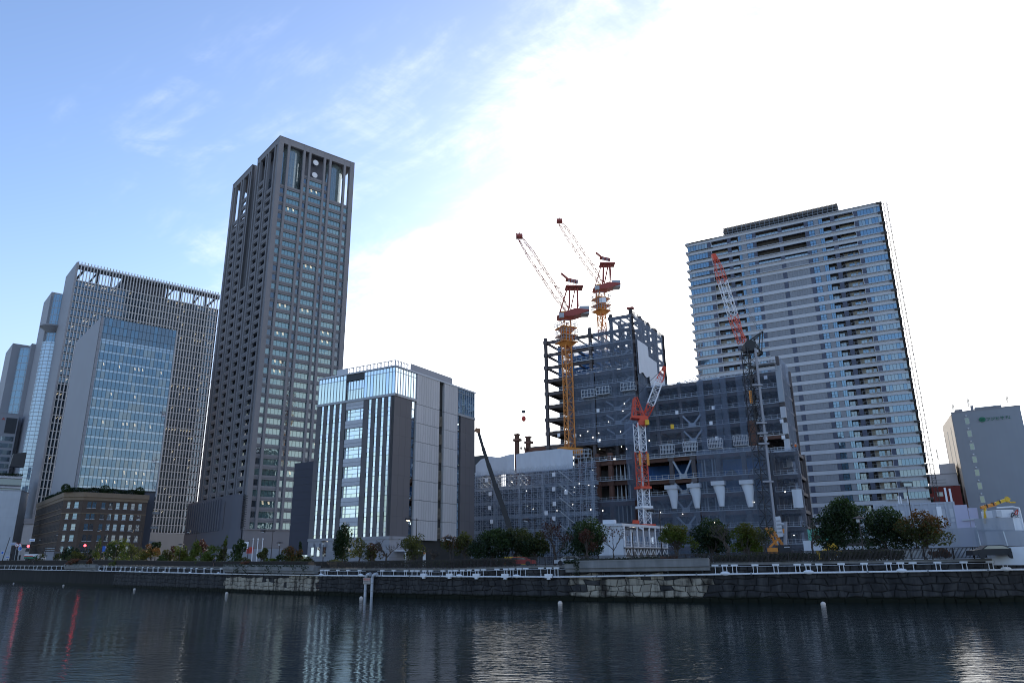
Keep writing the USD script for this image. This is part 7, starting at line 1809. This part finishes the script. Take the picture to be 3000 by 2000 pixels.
for k, m in enumerate((M['leaf_dark'], None, None)):
    if m: rs = np.random.default_rng(2); pp = np.c_[rs.uniform(0, u1, 700), rs.uniform(-2, .3, 700), z + rs.uniform(0, 1.6, 700)]; part(t, 'terrace_plants', MB().add(*leaves(F.T(pp), .6, rs)), m)
    part(t, 'terrace_edge', MB().box(F, 0, u1, 0, 1.0, z - 4.6 * k - .8, z - 4.6 * k), M['white_dull']); part(t, 'terrace_glass', MB().box(F, 0, u1, 0, .15, z - 4.6 * k - 3.8, z - 4.6 * k - 1.0), M['glass_dark'])
part(t, 'dark_canopy', MB().prism(F, [(u1 * .5, z + 5), (u1 * .55, z + 11), (u1, z + 12), (u1, z + 5)], -6, -1), M['frame_dark'])
t, F, u1, z = block('white', 'white tiled low block below the terraces at the far left edge', ((-12, 1436), (64, 1432), rad(20)), 380, 12, M['white_dull'])
for k in range(9): part(t, 'tile_course', MB().box(F, 0, u1, 0, .05, z - 3.6 * (k + 1) + .08, z - 3.6 * k), M['white_dull'])
# flag poles and flags before the tower
for x, lab in ((737, 'left white flagpole before the tower entrance'), (751, 'middle white flagpole before the tower entrance'), (765, 'right white flagpole before the tower entrance')):
    q, zg, z1, r = pole_at(x, 1578, 20); t = thing('flagpole', lab, 'flagpole', 'flagpoles before the tower', (q[0], q[1], 0)); part(t, 'shaft', MB().tube([[0, 0, zg], [0, 0, z1]], [.1, .06], 8), M['white_paint']); part(t, 'finial', trimesh.creation.icosphere(1, .14).apply_translation([0, 0, z1]), M['white_paint'])
q, zg, z1, r = pole_at(718, 1586, 20); t = thing('flag', 'limp white and red flags left of the flagpoles', 'flag', None, (q[0], q[1], 0)); F = Frame((0, 0), 0, 1)
part(t, 'cloth', sheet(F, -1.6, .4, z1 - 1.3, z1, 0, .3, 10, 6, 50), M['white_paint']); part(t, 'cloth', sheet(F, .1, 1.4, z1 - 2.2, z1 - 1.0, -.1, .3, 10, 6, 51), M['red']); part(t, 'pole', MB().tube([[.4, .1, zg], [.4, .1, z1 + .3]], .07, 6), IRON)
part(None, 'terrace_wall', MB().box(Frame(at_range(600, 1640, 250), rad(12), 1), 0, 52, -.6, 0, 3.4, 9.5), M['slab_grey']); tag(stage.GetPrimAtPath('/World/terrace_wall'), 'low grey terrace wall below the tower entrance', 'wall')

# ---------------------------------------------------------------- people
def person(label, p, top, legs, height=1.7, pose='stand', hat=None, face=-90):
    """One continuous body from hulls of spheres at the joints, with clothes and hair as parts."""
    import manifold3d as m3
    k = height / 1.75; sph = lambda c, r: m3.Manifold.sphere(r * k, 10).translate([v * k for v in c])
    J = dict(pel=((0, 0, .95), .14), ch=((0, .02, 1.28), .165), nk=((0, .02, 1.47), .06), hd=((0, -.02, 1.62), .105), sl=((-.19, 0, 1.41), .07), sr=((.19, 0, 1.41), .07))
    lean = dict(stand=0, bend=.35)[pose]
    for n in ('ch', 'nk', 'hd', 'sl', 'sr'): c, r_ = J[n]; J[n] = ((c[0], c[1] - lean * (c[2] - .95), c[2] - lean * .3 * (c[2] - .95)), r_)
    arms = {-1: [(-.19, 0, 1.41), (-.27, -.05, 1.14), (-.22, -.22, .95)], 1: [(.19, 0, 1.41), (.27, -.03, 1.14), (.24, -.18, .93)]}
    bones = [[J['pel'], J['ch']], [J['ch'], J['nk']], [J['nk'], J['hd']], [J['sl'], J['ch']], [J['sr'], J['ch']]]
    B = [m3.Manifold.batch_hull([sph(*a), sph(*b)]) for a, b in bones]; parts_ = {'body': B}
    L, A = [], []
    for s_ in (-1, 1):
        hip, kn, an, toe = (s_ * .1, 0, .92), (s_ * .11, -.04 * (s_ + 1), .5), (s_ * .11, .04 * s_, .09), (s_ * .12, -.14, .04)
        for (a, ra), (b, rb) in (((hip, .1), (kn, .065)), ((kn, .065), (an, .045)), ((an, .05), (toe, .035))): L.append(m3.Manifold.batch_hull([sph(a, ra), sph(b, rb)]))
        a = arms[s_]; a = [(x, y - lean * max(0, z - .9) * .8, z - lean * .2) for x, y, z in a]
        for i, (ra, rb) in enumerate(((.06, .045), (.045, .032))): A.append(m3.Manifold.batch_hull([sph(a[i], ra), sph(a[i + 1], rb)]))
        A.append(m3.Manifold.batch_hull([sph(a[2], .04), sph((a[2][0], a[2][1] - .05, a[2][2] - .08), .028)]))
    whole = m3.Manifold.batch_boolean(B + L + A, m3.OpType.Add)
    t = thing('person', label, 'person', None, p); t_ = whole.rotate([0, 0, face + 90]); part(t, 'body', t_, M['skin'], smooth=50)
    grow = lambda ms, e: m3.Manifold.batch_boolean(ms, m3.OpType.Add).scale([1.0 + e, 1.0 + e, 1.0]).rotate([0, 0, face + 90])
    coat = [m3.Manifold.batch_hull([sph(J['pel'][0], .165), sph(J['ch'][0], .185)]), m3.Manifold.batch_hull([sph(J['sl'][0], .082), sph(J['sr'][0], .082)])] + [m3.Manifold.batch_hull([sph((arms[s_][i][0], arms[s_][i][1] - lean * max(0, arms[s_][i][2] - .9) * .8, arms[s_][i][2] - lean * .2), .07 - .012 * i), sph((arms[s_][i + 1][0], arms[s_][i + 1][1] - lean * max(0, arms[s_][i + 1][2] - .9) * .8, arms[s_][i + 1][2] - lean * .2), .056 - .01 * i)]) for s_ in (-1, 1) for i in (0, 1)]
    part(t, 'jacket', grow(coat, .02), top, smooth=50); part(t, 'trousers', grow(L[:], .06), legs, smooth=50)
    h = m3.Manifold.sphere(.118 * k, 12).translate([0, J['hd'][0][1] * k + .012, (J['hd'][0][2] + .022) * k]).rotate([0, 0, face + 90]); part(t, 'hair' if hat is None else 'helmet', h, hat or M['black'], smooth=50)
    return t
hv = M['orange_vest'] = paint('orange_vest', (0.75, 0.16, 0.03), .6, .05); dk = M['dark_cloth'] = paint('dark_cloth', (0.02, 0.022, 0.03), .8, .1)
FW = FF.shift(n=-6)
u, z = FW.hit(2331, 1315); person('site worker in orange vest and white helmet bending on the upper slab', FW.p(u, .0, zF[0] + .17), hv, dk, 1.75, 'bend', M['white_paint'])
u, z = FW.hit(2322, 1317); person('site worker in dark clothes and white helmet beside the orange vest', FW.p(u, .2, zF[0] + .17), dk, dk, 1.75, 'stand', M['white_paint'])
for x, lab in ((1522, 'worker in dark clothes standing by the rusty column heads'), (1533, 'worker in dark clothes right of the other on the rusty deck')):
    u, _ = FT.hit(x, 1310); person(lab, FT.p(u, -1.0, hz(FT, x, 1322)), dk, dk, 1.75, 'stand' if x < 1530 else 'bend', M['black'])
q, zg, _, r = pole_at(628, 1640, 1.6); pr = person('person in dark clothes under a black umbrella behind the left fence', (q[0], q[1], zg), dk, dk, 1.68)
um = thing('umbrella', 'black umbrella held up behind the left fence, before the bright bush', 'umbrella', None, (q[0], q[1], zg)); rr = np.array([.02, .3, .55, .72])
part(um, 'canopy', MB().tube([[0, 0, 2.42], [0, 0, 2.36], [0, 0, 2.22], [0, 0, 2.05]], rr, 10, caps=False), M['black'], smooth=40); part(um, 'stick', MB().tube([[.2, -.15, 1.0], [0, 0, 2.75]], .015, 5), M['galv'])
q, zg, _, r = pole_at(273, 1640, 1.2); person('person with dark hair behind the fence at the small left platform', (q[0], q[1], zg + .3), dk, dk, 1.75)
q, zg, _, r = pole_at(100, 1640, 2.5); person('person in dark clothes passing before the white lorry', (q[0], q[1], zg + .2), dk, dk, 1.75)

# ---------------------------------------------------------------- the site yard
def site_office():
    c = at_range(1823, 1532, 150.0); zt = c[2]; FA, FB = Frame(c, rad(-19), 1), Frame(c, rad(55), 1)
    t = thing('site_office', 'white two storey site cabin with an open railed gallery on its long side', 'cabin'); ul = FA.hit(1752, 1536)[0]; ur = FB.hit(1950, 1543)[0]
    part(t, 'end_wall', MB().box(FA, ul, 0, -.3, 0, 3.6, zt - .5), M['white_dull'])
    for k in range(5): part(t, 'wall_panel', MB().box(FA, ul + (0 - ul) * k / 5 + .03, ul + (0 - ul) * (k + 1) / 5 - .03, 0, .04, 3.7, zt - .6), M['white_dull'])
    part(t, 'roof', MB().slab([FA.xy(ul - .3, .3), FA.xy(.0, .4), FB.xy(ur, .5), FB.xy(ur, -7), FA.xy(ul - .3, -14)], zt - .5, zt), M['white_dull'])
    part(t, 'back_wall', MB().box(FB, 1.8, ur, -2.6, -2.4, 3.6, zt - .5), M['slab_grey'])
    mid = (zt + 3.6) / 2 - .6
    part(t, 'gallery_floor', MB().box(FB, 0, ur, -2.4, .3, mid - .25, mid), M['frame_dark'])
    for i, u in enumerate(np.linspace(.3, ur - .2, 8)):
        part(t, 'post', MB().box(FB, u - .12, u + .12, 0, .25, mid, zt - .5), M['white_paint']); part(t, 'post', MB().box(FB, u - .1, u + .1, 0, .2, 3.5, mid - .25), M['white_dull'])
        part(t, 'window', MB().box(FB, u + .5, u + 1.7, -2.4, -2.34, mid + 1.0, mid + 2.4), M['glass_dark'])
    br = MB(); U = np.linspace(.3, ur - .2, 8)
    for a, b in zip(U[:-1], U[1:]): br.bar(FB.p(a, .1, mid - 1.9), FB.p((a + b) / 2, .1, mid - .3), .1).bar(FB.p((a + b) / 2, .1, mid - .3), FB.p(b, .1, mid - 1.9), .1)
    br.box(FB, 0, ur, .05, .15, mid - 2.0, mid - 1.85); part(t, 'lower_truss', br, M['white_paint'])
    part(t, 'gallery_rail', rails(FB, .2, ur, .25, mid, 1.3), M['white_dull'])
    nt = sheet(FB, .3, ur, mid, zt - 1.2, .1, .05, 10, 4, 60); part(t, 'gallery_net', nt, M['net_thin'])
    sc = MB().box(FA, ul + .8, ul + 3.2, -2.5, -.8, zt + .004, zt + .8); part(t, 'roof_bundle', sc, M['tarp_white'])
    part(t, 'floodlight', MB().bar(FB.p(7, .3, zt - .6), FB.p(7, 1.0, zt - .9), .35, .3), M['white_paint'])
site_office()
def hoarding(label, xa, xb, ya, yb, R, mat, base=3.4, ribs=0, Rb=None, name='site_panel', thick=.25):
    p, q = at_range(xa, ya, R), at_range(xb, yb, Rb or R); F = Frame(p, math.atan2(q[1] - p[1], q[0] - p[0]), 1); L = np.linalg.norm(q[:2] - p[:2]); zt = (p[2] + q[2]) / 2
    t = thing(name, label, 'hoarding'); part(t, 'panel_wall', MB().box(F, 0, L, -thick, 0, base, zt), mat)
    if ribs:
        for u in np.linspace(0, L, ribs + 1): part(t, 'rib', MB().box(F, u - .14, u + .14, 0, .2, base, zt), mat)
        n = 4
        for j in range(n + 1): part(t, 'ledge', MB().box(F, 0, L, 0, .14, base + (zt - base) * j / n - .3, base + (zt - base) * j / n - .06), mat)
    return t, F, L, zt
t, F, L, zt = hoarding('tall white ribbed sound wall behind the olive and orange tree', 2560, 2792, 1480, 1466, 150, paint('grey_white_panel', (0.40, 0.42, 0.47), 0.5, 0.08, 0.3, 0.06), ribs=10, name='sound_wall')
for i in range(10):
    for zz in (zt - 2.2, zt - 6.0): part(t, 'hatch', MB().box(F, L * (i + .35) / 10, L * (i + .85) / 10, 0, .07, zz - 1.2, zz + 1.0), M['white_dull'])
part(t, 'vent_box', MB().box(F, L * .78, L * .84, 0, .9, zt - 4.2, zt - .8), M['white_paint'])
for du, h in ((L - .9, 2.4), (L - .2, 2.2)): part(t, 'top_post', MB().box(F, du - .15, du + .15, -.2, .1, zt, zt + h), M['white_paint'])
for u in (L * .33, L * .36, L * .45): part(t, 'top_post', MB().box(F, u - .1, u + .1, -.2, .1, zt, zt + 1.3), M['white_paint'])
lil = paint('pale_lilac_sheet', (0.46, 0.44, 0.56), .6, .05, .4)
t, F, L, zt = hoarding('plain pale lilac panels stepping down right of the white sound wall', 2793, 2832, 1479, 1477, 140, lil, name='hoarding'); u2 = F.hit(2862, 1487)[0]
part(t, 'panel', MB().box(F, L + .05, u2, -.25, 0.02, 3.4, F.hit(2845, 1487)[1]), lil); part(t, 'beam', MB().bar(F.p(L * .45, .25, zt - 2.4), F.p(L * 1.5, .25, zt - 2.3), .22), M['white_dull'])
gn = net('grey_site_sheet', (0.33, 0.36, 0.40), .80, .12)
nt = thing('site_net', 'grey site netting hung before the sign block at the lower right', 'net')
Fn = Frame(at_range(2720, 1600, 128), rad(-24), 1); hu_ = lambda x, y: Fn.hit(x, y)
for k, (xa, xb, y0, y1, ym) in enumerate(((2700, 2868, 1598, 1552, 1543), (2860, 3060, 1602, 1549, 1553), (2868, 2985, 1556, 1517, 1512))):
    ua, ub = hu_(xa, 1580)[0], hu_(xb, 1580)[0]; za, zb = hu_(xa, y1)[1], hu_(xb, ym)[1]
    part(nt, 'cloth', sheet(Fn, ua, ub, 3.5 if k < 2 else hu_(xa, y0)[1], 0, -.6 * k, .5, 40, 14, 70 + k, 0, ztop=lambda u: np.interp(u, [ua, ub], [za, zb])), gn)
for x, y in ((2868, 1540), (2720, 1553), (2950, 1555)):
    u, z = hu_(x, y); part(nt, 'stay', MB().bar(Fn.p(u, -.3, 3.4), Fn.p(u - .4, -.3, z), .14), M['galv'])
t, F, L, zt = hoarding('low white hoarding seen through the bars at the right end', 2530, 3080, 1607, 1604, 100, M['white_paint'], name='hoarding', Rb=84)
# white silo with lettering
cs = at_range(2962, 1555, 137.0); Fs = Frame(cs, 0.0, 1); ps = lambda x, y: Fs.hit(x, y)
t = thing('silo', 'white cement silo with black letters and a red and black loop emblem', 'silo')
ua, ub, zt, zb = ps(2922, 1500)[0], ps(2990, 1500)[0], ps(2960, 1486)[1], 4.0
part(t, 'tank', MB().box(Fs, ua, ps(2970, 1500)[0], -4, 0, zb, zt - .3), M['white_paint']); part(t, 'tank_front', MB().tube([Fs.p(ps(2978, 1500)[0], -1.0, zb), Fs.p(ps(2978, 1500)[0], -1.0, zt - .6)], 1.15, 16), M['white_paint'], smooth=40)
part(t, 'top_rail', MB().tube([Fs.p(ua, .1, zt), Fs.p(ps(2966, 1486)[0], .1, zt + .1), Fs.p(ps(2984, 1486)[0], .1, zt - .1), Fs.p(ps(2986, 1495)[0], .1, zt - 1.0), Fs.p(ub, .1, zb)], .12, 6), M['white_paint'])
part(t, 'valve', MB().box(Fs, ua - .5, ua + .3, -.5, .5, zt - 1.4, zt - .4), M['white_dull'])
uu, zz = ps(2966, 1534); lm, w = lettering(Fs, UBE, 0, 0, .62, 0, .05, vertical=True); lm.v = [v + np.array([uu, .3, zz]) for v in lm.v]; part(t, 'lettering', lm, M['black'])
uu, zz = ps(2970, 1515); lm, w = lettering(Fs, CCL, uu, zz, .42, .26, .30); part(t, 'lettering', lm, M['black'])
uu, zz = ps(2968, 1504); an = np.linspace(0, 2 * np.pi, 25)
lp = lambda a0, a1: [Fs.p(uu + .62 * np.cos(a) * .9 + .1 * np.sin(2 * a), .34, zz + .42 * np.sin(2 * a) * .8 + .3 * np.cos(a)) for a in np.linspace(a0, a1, 14)]
part(t, 'emblem', MB().tube(lp(-np.pi / 2, np.pi / 2), .075, 5), M['red']); part(t, 'emblem', MB().tube(lp(np.pi / 2, 3 * np.pi / 2), .075, 5), M['black'])
# yellow pump boom
t = thing('concrete_pump_boom', 'yellow and black folding pump boom above the white silo', 'boom'); Y = M['yellow']
PS = lambda x, y, n=-3.0: Fs.p(*(lambda h: (h[0], n, h[1]))(ps(x, y)))
part(t, 'lower_section', MB().bar(PS(2908, 1482), PS(2952, 1470), .34, .4).bar(PS(2912, 1485), PS(2956, 1474), .2), M['orange']); part(t, 'upper_section', MB().bar(PS(2952, 1470), PS(2985, 1458), .38, .45), Y); part(t, 'elbow', MB().bar(PS(2984, 1462), PS(2990, 1452), .5, .6), Y); part(t, 'hose', MB().tube([PS(2988, 1460), PS(2996, 1466), PS(3012, 1466)], .12, 6), Y)
part(t, 'mast', MB().bar(PS(2921, 1482), PS(2921, 1530), .25), Y)
for f_ in (.2, .45, .7): part(t, 'black_band', MB().bar(PS(2908 + 77 * f_, 1482 - 24 * f_), PS(2911 + 77 * f_, 1481 - 24 * f_), .5, .5), M['black'])
# orange drilling machine
cm = at_range(2270, 1610, 118.0); Fm = Frame(cm, rad(-10), 1); pm = lambda x, y, n=0.0: Fm.p(*(lambda h: (h[0], n, h[1]))(Fm.hit(x, y)))
t = thing('crawler_machine', 'orange crawler machine with crossed lattice legs before the right wing of the site', 'machine'); O = M['orange']
for n in (-.7, .7):
    for a, b in (((2244, 1545), (2282, 1606)), ((2258, 1545), (2296, 1600)), ((2255, 1602), (2282, 1575)), ((2250, 1552), (2262, 1552)), ((2262, 1570), (2274, 1568))): part(t, 'lattice_leg', MB().bar(pm(*a, n), pm(*b, n), .16), O)
part(t, 'body', MB().box(Fm, Fm.hit(2252, 1615)[0], Fm.hit(2276, 1615)[0], -1.2, 1.2, 3.5, Fm.hit(2260, 1604)[1]), O); part(t, 'counterweight', MB().box(Fm, Fm.hit(2277, 1615)[0], Fm.hit(2312, 1615)[0], -1.3, 1.3, 4.2, Fm.hit(2290, 1596)[1]), M['black'])
part(t, 'cab', MB().box(Fm, Fm.hit(2290, 1550)[0], Fm.hit(2298, 1550)[0], 0, 1, Fm.hit(2294, 1562)[1], Fm.hit(2294, 1549)[1]), O); part(t, 'track', MB().box(Fm, Fm.hit(2245, 1640)[0], Fm.hit(2312, 1640)[0], 1.2, 1.9, 3.3, 4.2), M['black'])
lt = MB(); [lt.box(Fm, Fm.hit(2293 + 3.2 * i, 1600)[0], Fm.hit(2295 + 3.2 * i, 1600)[0], 1.3, 1.33, Fm.hit(2300, 1604)[1], Fm.hit(2300, 1601)[1]) for i in range(5)]; part(t, 'plate_marks', lt, M['white_paint'])
t = thing('formwork_rack', 'white ribbed formwork panel held on a grey post beside the orange machine', 'formwork'); g_ = M['white_dull']
for k in range(5):
    a = pm(2267 + 3.6 * k, 1521 + 11 * k * .9); part(t, 'panel', MB().bar(pm(2268 + 1.5 * k, 1522 + 11 * k, 1.2), pm(2283 + 1.5 * k, 1520 + 11 * k, 1.2), .12, .75), g_)
for x0, y0, x1, y1 in ((2276, 1532, 2300, 1538), (2278, 1563, 2302, 1566)): part(t, 'arm', MB().tube([pm(x0, y0, .8), pm(x1, y1, .8)], .2, 8), g_)
part(t, 'post', MB().tube([pm(2298, 1640, .8), pm(2298, 1530, .8)], .28, 8), M['slab_grey'])
# yellow excavator
ce = at_range(2430, 1610, 112.0); Fe = Frame(ce, 0.0, 1); pe = lambda x, y: (Fe.hit(x, y)[0], Fe.hit(x, y)[1])
t = thing('excavator', 'yellow excavator arm half hidden left of the largest evergreen', 'excavator')
part(t, 'boom', MB().prism(Fe, [pe(*p) for p in ((2404, 1614), (2422, 1604), (2428, 1588), (2438, 1582), (2448, 1588), (2452, 1612), (2440, 1610), (2434, 1600), (2428, 1614))], -.4, .4), M['yellow'])
part(t, 'body', MB().box(Fe, pe(2400, 1612)[0], pe(2456, 1612)[0], -1.2, 1.2, 4.0, pe(2430, 1612)[1]), M['yellow']); part(t, 'track', MB().box(Fe, pe(2400, 1612)[0], pe(2460, 1612)[0], -1.5, 1.5, 3.3, 4.1), M['black']); part(t, 'bumper', MB().box(Fe, pe(2404, 1612)[0], pe(2450, 1612)[0], 1.2, 1.25, 4.1, 4.6), M['white_paint'])
# barrier behind the yellow excavator and a dark car behind the right fence
t, F, L, zt = hoarding('pale green and white barrier under the right net', 2352, 2420, 1581, 1583, 150, M['white_dull'], name='barrier'); part(t, 'green_screen', MB().box(F, 1.0, 5.0, .05, .1, zt, zt + 2.0), paint('pale_green', (.12, .4, .3), .6))
qk = at_range(2925, 1640, 86.0); Fk = Frame(qk, rad(-10), 1); zk = float(Z_TOP(s_of(2925)))
t = thing('parked_car', 'dark car roof showing behind the right end of the fence', 'car')
part(t, 'body', MB().prism(Fk, [(-2.1, zk + .3), (-2.1, zk + .75), (-1.3, zk + .85), (-.75, zk + 1.22), (.7, zk + 1.22), (1.4, zk + .85), (2.1, zk + .75), (2.1, zk + .3)], -1.6, 0), M['black']); part(t, 'window', MB().prism(Fk, [(-1.1, zk + .88), (-.7, zk + 1.15), (.65, zk + 1.15), (1.2, zk + .88)], -.02, .02), M['glass_dark'])
for u in (-1.3, 1.3): part(t, 'wheel', MB().tube([Fk.p(u, -.2, zk + .3), Fk.p(u, .03, zk + .3)], .32, 14), M['black'])
q, zg, _, r = pole_at(1519, 1658, 5); Fq = Frame(q[:2], rad(-12), 1)
for du, m, lab in ((0, M['red'], 'red car behind the fence below the dark clump'), (6.5, M['white_paint'], 'white car behind the fence right of the red car')):
    t = thing('parked_car', lab, 'car'); z = zg
    part(t, 'body', MB().prism(Fq, [(du - 2.0, z + .25), (du - 2.0, z + .65), (du - 1.2, z + .75), (du - .7, z + 1.1), (du + .7, z + 1.1), (du + 1.3, z + .75), (du + 2.0, z + .65), (du + 2.0, z + .25)], -1.6, 0), m); part(t, 'window', MB().prism(Fq, [(du - 1.0, z + .78), (du - .65, z + 1.04), (du + .62, z + 1.04), (du + 1.1, z + .78)], -.02, .02), M['glass_dark'])
    for u in (-1.2, 1.2): part(t, 'wheel', MB().tube([Fq.p(du + u, -.2, z + .3), Fq.p(du + u, .03, z + .3)], .3, 12), M['black'])
q, zg, zt, r = pole_at(1243, 1617, 9); t = thing('warning_beacon', 'white post with orange beacon right of the yellow and green tree', 'beacon', None, (q[0], q[1], 0)); part(t, 'post', MB().box(WORLD, -.2, .2, -.1, .1, zg, zt - .25), M['white_paint']); part(t, 'beacon', MB().cyl((0, 0), .16, zt - .24, zt, 10), M['orange'])
